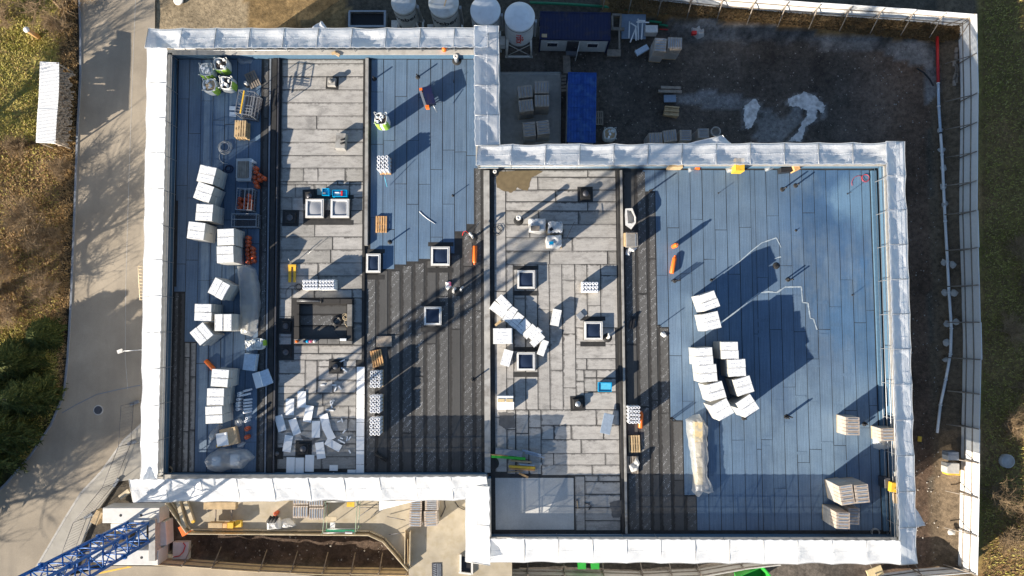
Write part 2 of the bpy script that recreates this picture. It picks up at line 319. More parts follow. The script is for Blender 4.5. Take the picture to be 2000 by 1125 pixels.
# ------------------------------------------------------------------ mesh helpers
def tag(o, label=None, cat=None, group=None, kind=None):
    if label: o['label'] = label
    if cat: o['category'] = cat
    if group: o['group'] = group
    if kind: o['kind'] = kind
    return o
def thing(name, label, cat, loc=(0, 0, 0), rz=0.0, group=None):
    o = bpy.data.objects.new(name, None); COL.objects.link(o); o.empty_display_size = 0.3
    o.location = loc; o.rotation_euler = (0, 0, rz)
    return tag(o, label, cat, group)
def child(name, me, parent, loc=(0, 0, 0), rz=0.0, rot=None):
    o = bpy.data.objects.new(name, me); COL.objects.link(o); o.location = loc
    o.rotation_euler = rot if rot else (0, 0, rz)
    if parent: o.parent = parent
    return o
def copy_tree(o, parent=None):
    c = o.copy(); COL.objects.link(c)
    if parent: c.parent = parent
    for ch in list(o.children): copy_tree(ch, c)
    return c
class MB:
    def __init__(s): s.v = []; s.f = []; s.uv = []; s.sm = []
    def face(s, idx, smooth=False): s.f.append(idx); s.sm.append(smooth)
    def box(s, cx, cy, z0, sx, sy, sz, rz=0.0, taper=1.0):
        b = len(s.v); c, n = math.cos(rz), math.sin(rz)
        for k, zz in enumerate((z0, z0+sz)):
            q = taper if k else 1.0
            for dx, dy in ((-1, -1), (1, -1), (1, 1), (-1, 1)):
                x, y = dx*sx/2*q, dy*sy/2*q
                s.v.append((cx+x*c-y*n, cy+x*n+y*c, zz))
        for q in ((3, 2, 1, 0), (4, 5, 6, 7), (0, 1, 5, 4), (1, 2, 6, 5), (2, 3, 7, 6), (3, 0, 4, 7)):
            s.face([b+i for i in q])
        return s
    def prism(s, pts, z0, z1):
        pts = list(pts); n = len(pts); b = len(s.v)
        ar = sum(pts[i][0]*pts[(i+1) % n][1]-pts[(i+1) % n][0]*pts[i][1] for i in range(n))
        if ar < 0: pts.reverse()
        for p in pts: s.v.append((p[0], p[1], z0))
        for p in pts: s.v.append((p[0], p[1], z1))
        s.face([b+i for i in reversed(range(n))]); s.face([b+n+i for i in range(n)])
        for i in range(n): j = (i+1) % n; s.face([b+i, b+j, b+n+j, b+n+i])
        return s
    def tube(s, pts, r, n=6, r2=None, cap=True):
        pts = [Vector(p) for p in pts]; b0 = len(s.v); m = len(pts)
        up = Vector((0.13, 0.21, 0.97))
        for i, p in enumerate(pts):
            d = (pts[min(i+1, m-1)]-pts[max(i-1, 0)])
            if d.length < 1e-9: d = Vector((0, 0, 1))
            d.normalize()
            a = d.cross(up)
            if a.length < 0.15: a = d.cross(Vector((1, 0, 0)))
            a.normalize(); c = d.cross(a)
            rr = r if r2 is None else r+(r2-r)*i/(m-1)
            for k in range(n):
                t = 2*math.pi*k/n; q = p+a*math.cos(t)*rr+c*math.sin(t)*rr; s.v.append(tuple(q))
        for i in range(m-1):
            for k in range(n):
                k2 = (k+1) % n
                s.face([b0+i*n+k, b0+i*n+k2, b0+(i+1)*n+k2, b0+(i+1)*n+k], n > 4)
        if cap:
            s.face([b0+k for k in reversed(range(n))]); s.face([b0+(m-1)*n+k for k in range(n)])
        return s
    def lathe(s, prof, cx=0, cy=0, n=16, smooth=True, sq=0.0, jit=None):
        b = len(s.v); m = len(prof)
        for i, (r, z) in enumerate(prof):
            for k in range(n):
                t = 2*math.pi*k/n; q = 1.0
                if sq: q = 1.0/max(abs(math.cos(t)), abs(math.sin(t)))**sq
                x, y = r*q*math.cos(t), r*q*math.sin(t); zz = z
                if jit:
                    e = noise.noise(Vector((x*2.3+jit, y*2.3, z*2.3)))*0.11; x += x*e*1.2; y += y*e*1.2; zz += e*0.5*(1 if z > 0.05 else 0)
                s.v.append((cx+x, cy+y, zz))
        for i in range(m-1):
            for k in range(n):
                k2 = (k+1) % n
                s.face([b+i*n+k, b+i*n+k2, b+(i+1)*n+k2, b+(i+1)*n+k], smooth)
        s.face([b+k for k in reversed(range(n))]); s.face([b+(m-1)*n+k for k in range(n)])
        return s
    def mesh(s, name, mat):
        me = bpy.data.meshes.new(name); me.from_pydata(s.v, [], s.f)
        me.polygons.foreach_set('use_smooth', s.sm)
        if mat: me.materials.append(mat)
        me.update(); return me
    def part(s, name, mat, parent, loc=(0, 0, 0), rz=0.0): return child(name, s.mesh(name, mat), parent, loc, rz)
    def solo(s, name, mat, label, cat, group=None):
        """top-level single-mesh thing, origin moved to its footprint centre"""
        n = len(s.v); cx = sum(v[0] for v in s.v)/n; cy = sum(v[1] for v in s.v)/n; cz = min(v[2] for v in s.v)
        s.v = [(x-cx, y-cy, z-cz) for x, y, z in s.v]
        return tag(child(name, s.mesh(name, mat), None, (cx, cy, cz)), label, cat, group)
def structure(name, mb, mat):
    o = mb.part(name, mat, None); o['kind'] = 'structure'; return o
def sheet_mesh(name, q, z0, th, mat, ci):
    """four plan corners (tl, tr, br, bl) -> slab with uv in metres from left / top edge"""
    c = sum(q, Vector((0, 0, 0)))/4
    L = [p-c for p in q]; v = [(p.x, p.y, 0) for p in L]+[(p.x, p.y, th) for p in L]
    f = [(0, 1, 2, 3), (7, 6, 5, 4), (4, 5, 1, 0), (5, 6, 2, 1), (6, 7, 3, 2), (7, 4, 0, 3)]
    me = bpy.data.meshes.new(name); me.from_pydata(v, [], f)
    wdt = (q[1]-q[0]).length; hgt = (q[3]-q[0]).length
    uvs = [(0, 0), (wdt, 0), (wdt, hgt), (0, hgt)]*2
    lay = me.uv_layers.new(name='UVMap')
    for p in me.polygons:
        for li, vi in zip(p.loop_indices, p.vertices):
            a, b = uvs[vi]; lay.data[li].uv = (b, a) if ci else (a, b)
    me.materials.append(mat); me.update()
    return me, c+Vector((0, 0, z0))
def quad_frame(pts, z):
    """px corners (tl, tr, br, bl) of a top face seen at height z -> centre, angle, width, length"""
    P = [U(x, y, z) for x, y in pts]; c = sum(P, Vector((0, 0, 0)))/4
    wv = ((P[1]-P[0])+(P[2]-P[3]))/2; lv = ((P[0]-P[3])+(P[1]-P[2]))/2
    return c, math.atan2(wv.y, wv.x), wv.length, lv.length

# ================================================================== THE SETTING: ground, road, pavement
def inpoly(x, y, P):
    c = False; n = len(P); j = n-1
    for i in range(n):
        if (P[i][1] > y) != (P[j][1] > y) and x < (P[j][0]-P[i][0])*(y-P[i][1])/(P[j][1]-P[i][1])+P[i][0]: c = not c
        j = i
    return c
def fbm(x, y, s=1.0, o=4): return noise.fractal(Vector((x*s, y*s, 3.7)), 1.0, 2.0, o)
YARD = [(985, 12), (1330, 62), (1420, 72), (1560, 80), (1700, 92), (1815, 108), (1822, 180), (1810, 300), (1815, 500), (1822, 800), (1815, 1130), (960, 1130), (960, 900), (985, 300)]
BANK = [(1300, 45), (1420, 50), (1560, 62), (1700, 72), (1830, 84), (1836, 180), (1815, 210), (1806, 130), (1700, 100), (1560, 84), (1420, 80), (1330, 72)]
BROWN = [(1180, -40), (1420, 8), (1760, 38), (1880, 48), (1880, 75), (1700, 72), (1560, 62), (1420, 50), (1300, 42), (1180, 18)]
TAN = [(300, -200), (620, -200), (560, 60), (520, 130), (300, 130)]
TRACK = [(480, -200), (700, -200), (660, 130), (478, 130)]
LEFTG = [(-900, -900), (150, -900), (158, 100), (148, 400), (134, 700), (100, 830), (10, 960), (-900, 1500)]
LIME = [Zm(1400, 0, 3.333, [(160, 680), (250, 630), (290, 690), (270, 760), (225, 850), (190, 845), (165, 790)]),
        Zm(1400, 0, 3.333, [(455, 640), (560, 592), (640, 610), (715, 690), (700, 760), (660, 700), (655, 790), (590, 830), (560, 925), (460, 925), (520, 860), (580, 760), (590, 700), (510, 700), (470, 690)])]
GREYP = Zm(1400, 0, 3.333, [(250, 780), (330, 700), (400, 780), (520, 700), (560, 760), (480, 860), (430, 930), (240, 920)])
SHEEN = [(1310, 185), (1380, 175), (1470, 190), (1500, 215), (1400, 215), (1330, 205)]
PITP = [(365, 1036), (745, 1044), (800, 1110), (700, 1112), (365, 1095)]
def ground_col(x, y):
    px, py = PX((x, y, GZ))
    jx = fbm(x, y, 0.45)*7; jy = fbm(x+31, y-12, 0.45)*7
    qx, qy = px+jx, py+jy
    n1 = fbm(x, y, 0.18, 5); n2 = fbm(x+9, y+3, 1.1, 4)
    def vary(c, a=0.25, b=0.2):
        k = max(0.35, 1+n1*a+n2*b); return tuple(v*k for v in c)
    if px > 1895:
        g = 0.5+n1*0.9
        return vary(tuple(a*(1-g)+b*g for a, b in zip((0.22, 0.18, 0.05), (0.26, 0.16, 0.07))))
    if inpoly(px, py, LEFTG):
        if px > 118+jx*1.5: return vary((0.060, 0.043, 0.026))
        if 270+jy*3 < py < 640: 
            return vary((0.25, 0.165, 0.085), 0.4, 0.6)
        g = max(0, min(1, 0.5+n1*1.2))
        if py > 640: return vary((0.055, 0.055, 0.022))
        return vary(tuple(a*(1-g)+b*g for a, b in zip((0.22, 0.225, 0.045), (0.30, 0.25, 0.08))), 0.35, 0.5)
    if inpoly(px, py, PITP): return vary((0.085, 0.06, 0.045), 0.3, 0.6)
    if inpoly(qx, qy, TRACK): return vary((0.23, 0.155, 0.072), 0.3, 0.55)
    if inpoly(qx, qy, TAN): return vary((0.30, 0.235, 0.15))
    for P in LIME:
        if inpoly(px+jx*0.5, py+jy*0.5, P): return vary((0.26, 0.26, 0.255), 0.3, 0.5)
    if inpoly(qx, qy, GREYP): return vary((0.20, 0.20, 0.195))
    if inpoly(qx, qy, SHEEN): return vary((0.22, 0.22, 0.22))
    if inpoly(qx, qy+jx, BANK): return vary((0.17, 0.16, 0.15), 0.6, 0.7)
    if inpoly(qx, qy, BROWN): return vary((0.26, 0.15, 0.06), 0.3, 0.4)
    if px > 1820: return vary((0.14, 0.105, 0.07))
    if inpoly(px, py, YARD):
        e = max(0, min(1, (qx-1640)/120))
        return vary(tuple(a*(1-e)+b*e for a, b in zip((0.105, 0.090, 0.076), (0.12, 0.08, 0.055))), 0.45, 0.3)
    return vary((0.10, 0.085, 0.065))
def build_ground():
    x0, x1, y0, y1, st = -66, 66, -46, 52, 0.42
    nx, ny = int((x1-x0)/st), int((y1-y0)/st)
    v = []; cols = []
    for j in range(ny+1):
        for i in range(nx+1):
            x, y = x0+i*st, y0+j*st
            z = GZ-0.12+fbm(x, y, 0.5, 4)*0.07
            px, py = PX((x, y, GZ))
            if px > 1300 and py < 110 or px > 1828:                        # raised rim round the yard
                d = max(0.0, min(1.0, max((75-py)/25.0, (px-1838)/22.0))); z += 0.75*d
            if inpoly(px, py, PITP): z -= 0.9+0.12*fbm(x, y, 0.9)
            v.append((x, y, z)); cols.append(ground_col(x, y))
    f = [(j*(nx+1)+i, j*(nx+1)+i+1, (j+1)*(nx+1)+i+1, (j+1)*(nx+1)+i) for j in range(ny) for i in range(nx)]
    b = len(v); W = 900
    v += [(-W, -W, GZ-0.3), (W, -W, GZ-0.3), (W, W, GZ-0.3), (-W, W, GZ-0.3)]
    c4 = [0, nx, (ny+1)*(nx+1)-1, ny*(nx+1)]
    for k in range(4): f.append((b+k, b+(k+1) % 4, c4[(k+1) % 4], c4[k]))
    cols += [(0.12, 0.11, 0.05)]*4
    me = bpy.data.meshes.new('ground'); me.from_pydata(v, [], f)
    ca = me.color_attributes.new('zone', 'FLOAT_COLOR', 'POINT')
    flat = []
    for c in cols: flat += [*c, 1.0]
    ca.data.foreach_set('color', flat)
    me.polygons.foreach_set('use_smooth', [True]*len(f)); me.materials.append(M['ground']); me.update()
    o = child('ground', me, None); o['kind'] = 'structure'
build_ground()
road_l = [(147, -220), (158, 60), (158, 150), (152, 260), (147, 400), (139, 600), (133, 700), (126, 770), (100, 830), (60, 890), (12, 945), (-60, 1010), (-300, 1200)]
road_r = [(304, -220), (303, 60), (330, 400), (330, 780), (243, 860), (200, 920), (160, 962), (130, 1010), (95, 1070), (62, 1125), (-40, 1300)]
road_pts = [U(x, y, GZ) for x, y in road_l]+[U(x, y, GZ) for x, y in reversed(road_r)]
def flat_sheet(name, pts, z, mat):
    me = bpy.data.meshes.new(name); v = [(p.x, p.y, z) for p in pts]
    ar = sum(v[i][0]*v[(i+1) % len(v)][1]-v[(i+1) % len(v)][0]*v[i][1] for i in range(len(v)))
    if ar < 0: v.reverse()
    me.from_pydata(v, [], [tuple(range(len(v)))]); me.materials.append(mat)
    o = child(name, me, None); o['kind'] = 'structure'; return o
flat_sheet('road', road_pts, GZ+0.03, M['asphalt'])
pav = [U(x, y, GZ) for x, y in [(330, 780), (243, 860), (200, 920), (160, 962), (130, 1010), (95, 1070), (62, 1125), (-40, 1300), (120, 1300), (138, 1125), (170, 1040), (196, 992), (232, 940), (300, 930)]]
mb = MB().prism([(p.x, p.y) for p in pav], GZ-0.1, GZ+0.14); structure('pavement', mb, M['pavement'])
flat_sheet('side_road', [U(x, y, GZ) for x, y in [(120, 1128), (215, 1104), (420, 1106), (620, 1124), (700, 1135), (700, 1300), (60, 1300)]], GZ+0.145, M['asphalt'])
# kerbs
def ribbon(pts, wd, z0, h):
    mb = MB()
    for a, b in zip(pts[:-1], pts[1:]):
        d = b-a; mb.box((a.x+b.x)/2, (a.y+b.y)/2, z0, d.length+0.02, wd, h, math.atan2(d.y, d.x))
    return mb
structure('kerb', ribbon([U(x, y, GZ) for x, y in road_r[3:11]], 0.16, GZ, 0.152), M['concrete'])
structure('kerb', ribbon([U(x, y, GZ) for x, y in road_l[:12]], 0.16, GZ-0.05, 0.15), M['grey_slab'])
lp = [U(x, y, GZ) for x, y in [(266, -20), (261, 100), (256, 240), (250, 420), (246, 560), (245, 700), (250, 760)]]
structure('road_joint', ribbon(lp, 0.035, GZ+0.03, 0.006), M['concrete'])
lp = [U(x, y, GZ) for x, y in [(122, 806), (150, 790), (190, 770), (235, 760), (275, 752)]]
structure('road_joint', ribbon(lp, 0.07, GZ+0.03, 0.008), M['grey_slab'])
flat_sheet('yellow_road_line', [U(x, y, GZ) for x, y in [(188, 1118), (252, 1105), (262, 1106), (196, 1120)]], GZ+0.152, M['yellow'])
mh = thing('manhole_cover', 'round iron manhole cover in the road left of the building', 'manhole cover', U(192, 801, GZ+0.03))
MB().lathe([(0.42, 0), (0.42, 0.012), (0.40, 0.016)], n=24).part('frame', M['concrete'], mh)
MB().lathe([(0.33, 0.016), (0.33, 0.03), (0.28, 0.034), (0.27, 0.028), (0.08, 0.028), (0.07, 0.034)], n=24).part('lid', M['darksteel'], mh)

# ================================================================== THE BUILDING
def plan(pts): return [tuple(G(x, y)[:2]) for x, y in pts]
bld = thing('building', 'long flat roofed building under renovation wrapped in scaffold film', 'building', G(950, 560, GZ))
def world_part(name, mb, mat, parent=bld):
    """mesh made in world coordinates, hung under a thing"""
    lx, ly, lz = parent.location
    mb.v = [(x-lx, y-ly, z-lz) for x, y, z in mb.v]
    return mb.part(name, mat, parent)
mb = MB().prism(plan([(334, 112), (936, 112), (936, 325), (1722, 325), (1722, 1046), (954, 1046), (954, 926), (334, 926)]), GZ-0.2, -0.03)
world_part('wall', mb, M['concrete'])
mb = MB().prism(plan([(334, 112), (936, 112), (936, 325), (1722, 325), (1722, 1046), (954, 1046), (954, 926), (334, 926)]), -0.03, 0.0)
world_part('roof', mb, M['bitumen'])
def wallseg(a, b, wd, z0, z1, mbx=None, face=None):
    A, B = G(*a), G(*b); d = B-A; m = (A+B)/2
    (mbx or face).box(m.x, m.y, z0, d.length, wd, z1-z0, math.atan2(d.y, d.x))
para = MB(); ups = MB(); cap = MB()
segs = [((334, 112), (334, 926)), ((330, 111), (936, 111)), ((936, 111), (936, 322)), ((940, 325), (1722, 325)), ((1725, 325), (1725, 1046)), ((1725, 1047), (950, 1047)), ((953, 1044), (953, 930)), ((950, 927), (334, 927))]
for a, b in segs:
    wallseg(a, b, 0.30, 0.001, 0.80, para); wallseg(a, b, 0.36, 0.80, 0.86, cap)
world_part('parapet', para, M['upstand']); world_part('parapet_cap', cap, M['concrete'])

# low upstands running along the roof
def upstand(p, wd, h, mat, name='upstand', z0=0.001):
    mb = MB()
    for a, b in zip(p[:-1], p[1:]): wallseg(a, b, wd, z0, z0+h, mb)
    return world_part(name, mb, mat)
upstand([(533, 116), (533, 923)], 0.34, 0.20, M['bitumen']); upstand([(524, 116), (524, 923)], 0.12, 0.12, M['grey_slab'])
upstand([(541, 116), (541, 923)], 0.10, 0.26, M['darksteel'])
upstand([(716, 116), (716, 480)], 0.22, 0.28, M['coping']); upstand([(710.5, 116), (710.5, 923)], 0.16, 0.10, M['bitumen'])
upstand([(951, 334), (951, 922)], 0.42, 0.22, M['coping']); upstand([(960, 334), (960, 922)], 0.22, 0.06, M['bitumen'])
upstand([(1209, 334), (1209, 1040)], 0.16, 0.22, M['bitumen']); upstand([(1214.5, 334), (1214.5, 1040)], 0.16, 0.30, M['coping'])
upstand([(1711, 334), (1711, 1036)], 0.36, 0.16, M['upstand'])

# felt and slab sheets, each piece its own part
NSH = 0
def sheet(x0, x1, y0, y1, mat, name='roofing_sheet', z=0.004, th=0.008, gx=1.6, gy=1.6, ci=0, jit=0.6):
    """px rectangle (reference columns at y=520) with open joints gx, gy pixels wide"""
    global NSH
    j = lambda: rnd.uniform(-jit, jit)*0.5
    a, b = x0+gx/2, x1-gx/2; c, d = y0+gy/2, y1-gy/2
    q = [G(a+j(), c+j()), G(b+j(), c+j()), G(b+j(), d+j()), G(a+j(), d+j())]
    me, loc = sheet_mesh(name, q, z, th+rnd.uniform(0, 0.006), mat, ci)
    o = child(name, me, bld, loc-bld.location); NSH += 1
    return o
def cuts(a, b, lo, hi, r):
    out = [a]; c = a+r.uniform(lo*0.3, hi)
    while c < b-lo*0.35: out.append(c); c += r.uniform(lo, hi)
    out.append(b); return out
r = random.Random(3)
def cols(xs, spans, mat, lo, hi, **k):
    for i in range(len(xs)-1):
        y0, y1 = spans[i] if isinstance(spans, list) else spans
        if y1-y0 < 3: continue
        cc = cuts(y0, y1, lo, hi, r)
        for a, b in zip(cc[:-1], cc[1:]): sheet(xs[i], xs[i+1], a, b, mat, **k)
def rows(ys, xa, xb, mat, lo, hi, **k):
    for i in range(len(ys)-1):
        cc = cuts(xa, xb, lo, hi, r)
        for a, b in zip(cc[:-1], cc[1:]): sheet(a, b, ys[i], ys[i+1], mat if not isinstance(mat, (list, tuple)) else r.choice(mat), ci=1, **k)
# A: blue field at the far left, black felt creeping in along its left edge
ax = [341, 363, 387, 410.5, 434, 458, 482, 506]
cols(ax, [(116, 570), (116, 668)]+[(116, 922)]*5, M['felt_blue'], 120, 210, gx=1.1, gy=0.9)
cols([339, 351, 363], [(571, 922)]*2, M['felt_black'], 110, 200, gx=3)
cols([363, 375, 387], [(669, 922)]*2, M['felt_grey2'], 60, 130, gx=3.2)
cols([507, 520], (116, 922), M['felt_black'], 90, 200, gx=2)
upstand([(342.5, 392), (342.5, 560)], 0.22, 0.05, M['bitumen'], z0=0.02)
# B: old pale felt laid crosswise
rows([116, 124]+[149.5+25.6*i for i in range(0, 7)]+[328], 546, 708, M['felt_grey'], 110, 260, gy=0.9)
rows([328, 354, 360, 385, 411], 546, 708, [M['felt_grey'], M['felt_grey2']], 20, 60, gy=0.9, gx=0.9)
rows([411, 437], 546, 592, M['felt_grey2'], 25, 60, gy=0.9); rows([411, 437], 684, 708, M['felt_grey2'], 25, 60, gy=0.9)
rows([437+25.4*i for i in range(6)], 546, 708, [M['felt_grey'], M['felt_grey'], M['felt_grey2']], 60, 150, gy=0.9)
cols([546, 571], (564, 690), M['felt_grey'], 22, 40, gx=2, gy=0.9); rows([564, 582], 571, 708, M['felt_grey'], 50, 90)
cols([691, 708], (582, 674), M['felt_grey2'], 40, 70); rows([674, 690, 703], 571, 708, M['felt_grey'], 50, 120)
rows([703, 728.8, 754, 768], 546, 598, M['felt_grey'], 60, 90, gy=0.9); cols([598, 621], (690, 768), M['felt_grey'], 40, 70)
rows([703, 716, 741.8, 767], 621, 697, M['felt_grey'], 60, 90, gy=0.9)
rows([768+24.6*i for i in range(7)], 546, 697, [M['felt_grey'], M['felt_grey2']], 40, 110, gy=0.9, gx=0.9)
# D: blue field with stepped lower edge, printed black felt below
dx = [723, 747.5, 770.5, 794, 817.5, 841, 864.5, 888, 911.5, 934]
db = [492, 526, 517, 511, 506, 503, 495, 452, 438]
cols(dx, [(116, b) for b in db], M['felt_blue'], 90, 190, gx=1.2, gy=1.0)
dk = [712, 735.5, 759, 782.5, 806, 829.5, 853, 877, 900.5, 924, 941]
dt = [540, 528, 529, 519, 513, 508, 505, 497, 454, 328]
cols(dk, [(t, 922) for t in dt], M['felt_black'], 170, 380, gx=4.2, gy=1.4)
# E: patchwork of old felt between the two copings
cols([965, 988], (332, 922), M['felt_grey'], 120, 260, gx=1.4)
rows([332, 346, 371, 394, 412], 988, 1205, M['felt_grey'], 60, 170, gy=1.8)
rows([412+26*i for i in range(5)], 988, 1205, [M['felt_grey'], M['felt_grey2']], 50, 160, gy=0.9)
ex = [988, 1002, 1025, 1049, 1072, 1097, 1122, 1146, 1172, 1205]
cols(ex, [(516, 800)]*6+[(516, 640)]*3, M['felt_grey'], 70, 160, gx=1.5, gy=0.9)
rows([640, 672, 700, 722], 1122, 1200, M['felt_grey'], 60, 100, gy=0.9); cols([1122, 1138], (722, 800), M['felt_grey'], 25, 30)
rows([722, 738, 765, 800], 1138, 1200, M['felt_grey'], 70, 90, gy=2)
cols([988, 1005, 1030, 1054], (800, 926), M['felt_grey'], 50, 90, gx=2)
rows([800, 830, 858, 885, 908, 928], 1054, 1205, M['felt_grey'], 30, 130, gy=0.9)
sheet(964, 1117, 932, 1036, M['felt_plain'], gx=3, gy=3, name='roof_slab')
cols([1118, 1137], (930, 1036), M['felt_grey'], 60, 100)
rows([928, 940, 965, 991, 1017, 1036], 1137, 1205, M['felt_grey'], 60, 90, gy=1.8)
# G: printed black felt between coping and blue field
gx_ = [1217, 1242, 1264]
cols(gx_, [(334, 1036)]*2, M['felt_black'], 150, 340, gx=3.4, gy=3)
cols([1264, 1282, 1304, 1328, 1352], [(375, 1036), (640, 1036), (822, 1036), (968, 1036)], M['felt_black'], 140, 300, gx=4, gy=0.9)
# H: the big blue field
hx = [1258, 1282, 1304, 1328, 1351, 1374.5, 1398, 1421.5, 1445.5, 1469, 1478, 1500, 1523.5, 1547, 1570.5, 1594, 1617.5, 1641, 1664.5, 1688, 1704]
hb = [374, 639, 821, 967]+[1036]*20
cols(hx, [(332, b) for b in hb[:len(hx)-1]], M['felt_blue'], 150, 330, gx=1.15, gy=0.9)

# torched-on patches and scorch marks on the blue field (thin felt strips, slightly proud)
for k in range(26):
    x = r.choice(hx[9:19])+r.uniform(-2, 2); y = r.uniform(560, 900)
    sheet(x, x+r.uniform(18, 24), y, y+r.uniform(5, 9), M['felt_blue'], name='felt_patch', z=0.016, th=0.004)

# hoar frost left along the edge of the moving shadow
def streak(pts, wd):
    mb = MB()
    P = [G(x, y, 0.030) for x, y in pts]
    for a, b in zip(P[:-1], P[1:]):
        d = b-a; n = Vector((-d.y, d.x, 0)).normalized()
        N = max(1, int(d.length/0.25))
        for i in range(N):
            p = a+d*i/N; q = a+d*(i+1)/N; e = wd*(0.6+0.6*rnd.random()); s0 = n*e*0.5
            b0 = len(mb.v)
            for w_ in (p-s0, q-s0, q+s0, p+s0): mb.v.append(tuple(w_))
            mb.face([b0, b0+1, b0+2, b0+3])
    return mb
F1 = Zm(1260, 540, 3.75, [(560, 330), (640, 270), (720, 205), (830, 120), (900, 112), (960, 118), (1020, 78), (1140, 76), (1145, 190), (1185, 195), (1198, 305), (1222, 312), (1245, 390)])
F2 = Zm(1200, 310, 4.5, [(960, 1010), (1100, 905), (1215, 805), (1300, 740), (1430, 695), (1470, 780)])
F3 = Zm(1200, 310, 4.5, [(1408, 880), (1440, 868), (1468, 862)])
for F, wd_ in ((F1, 0.10), (F2, 0.07), (F3, 0.07)):
    o = structure('frost_streak', streak(F, wd_), M['frost']); o.name = 'frost_streak'

# damp patches on the old felt
def stain(poly, name, mat, z=0.024):
    pts = []
    n = len(poly)
    for i in range(n):
        a, b = poly[i], poly[(i+1) % n]
        for k in range(6):
            t = k/6; x = a[0]+(b[0]-a[0])*t; y = a[1]+(b[1]-a[1])*t
            pts.append(G(x+fbm(x, y, 0.2)*2.2, y+fbm(x+50, y, 0.2)*2.2))
    flat_sheet(name, pts, z, mat)
M['lime'] = plain('spilled_lime', (0.60, 0.60, 0.59), 0.95, var=0.25, scale=2.5, dirt=0.7, dirtcol=(0.16, 0.15, 0.14))
def lime(poly, seed, z=GZ-0.035):
    pts = []; n = len(poly)
    for i in range(n):
        a, b = poly[i], poly[(i+1) % n]
        for k in range(10):
            t = k/10; x = a[0]+(b[0]-a[0])*t; y = a[1]+(b[1]-a[1])*t
            pts.append(U(x+fbm(x, y, 0.35, 6)*3.2+seed, y+fbm(x+50, y, 0.35, 6)*3.2, GZ))
    flat_sheet('lime_spill', pts, z, M['lime'])
lime(Zm(1400, 0, 3.333, [(175, 690), (250, 640), (282, 690), (265, 750), (225, 835), (195, 835), (175, 780), (180, 730)]), 0)
lime(Zm(1400, 0, 3.333, [(465, 640), (560, 598), (635, 615), (705, 690), (690, 745), (655, 705), (645, 780), (585, 825), (550, 920), (470, 920), (525, 860), (580, 760), (588, 715), (520, 690), (470, 690)]), 0)
lime(Zm(1400, 0, 3.333, [(30, 150), (200, 160), (330, 170), (300, 230), (180, 220), (90, 185)]), 0, GZ-.02) if False else None
M['damp'] = plain('damp_felt', (0.165, 0.125, 0.07), 0.45, var=0.15, scale=3)
M['damp2'] = plain('damp_grey_felt', (0.12, 0.115, 0.11), 0.45, var=0.15, scale=3)
M['rust'] = plain('rust_stain', (0.26, 0.14, 0.07), 0.8, var=0.2)
stain([(970, 334), (1050, 333), (1062, 335), (1040, 347), (1032, 372), (1012, 368), (1000, 376), (985, 374), (970, 366)], 'damp_patch', M['damp'])
stain([(972, 805), (1003, 806), (1004, 835), (985, 838), (974, 830)], 'damp_patch', M['damp2'])
stain([(1184, 980), (1208, 977), (1206, 1010), (1190, 1012)], 'damp_patch', M['damp2'])
stain([(590, 850), (612, 858), (628, 856), (615, 868), (600, 866)], 'damp_patch', M['damp2'])

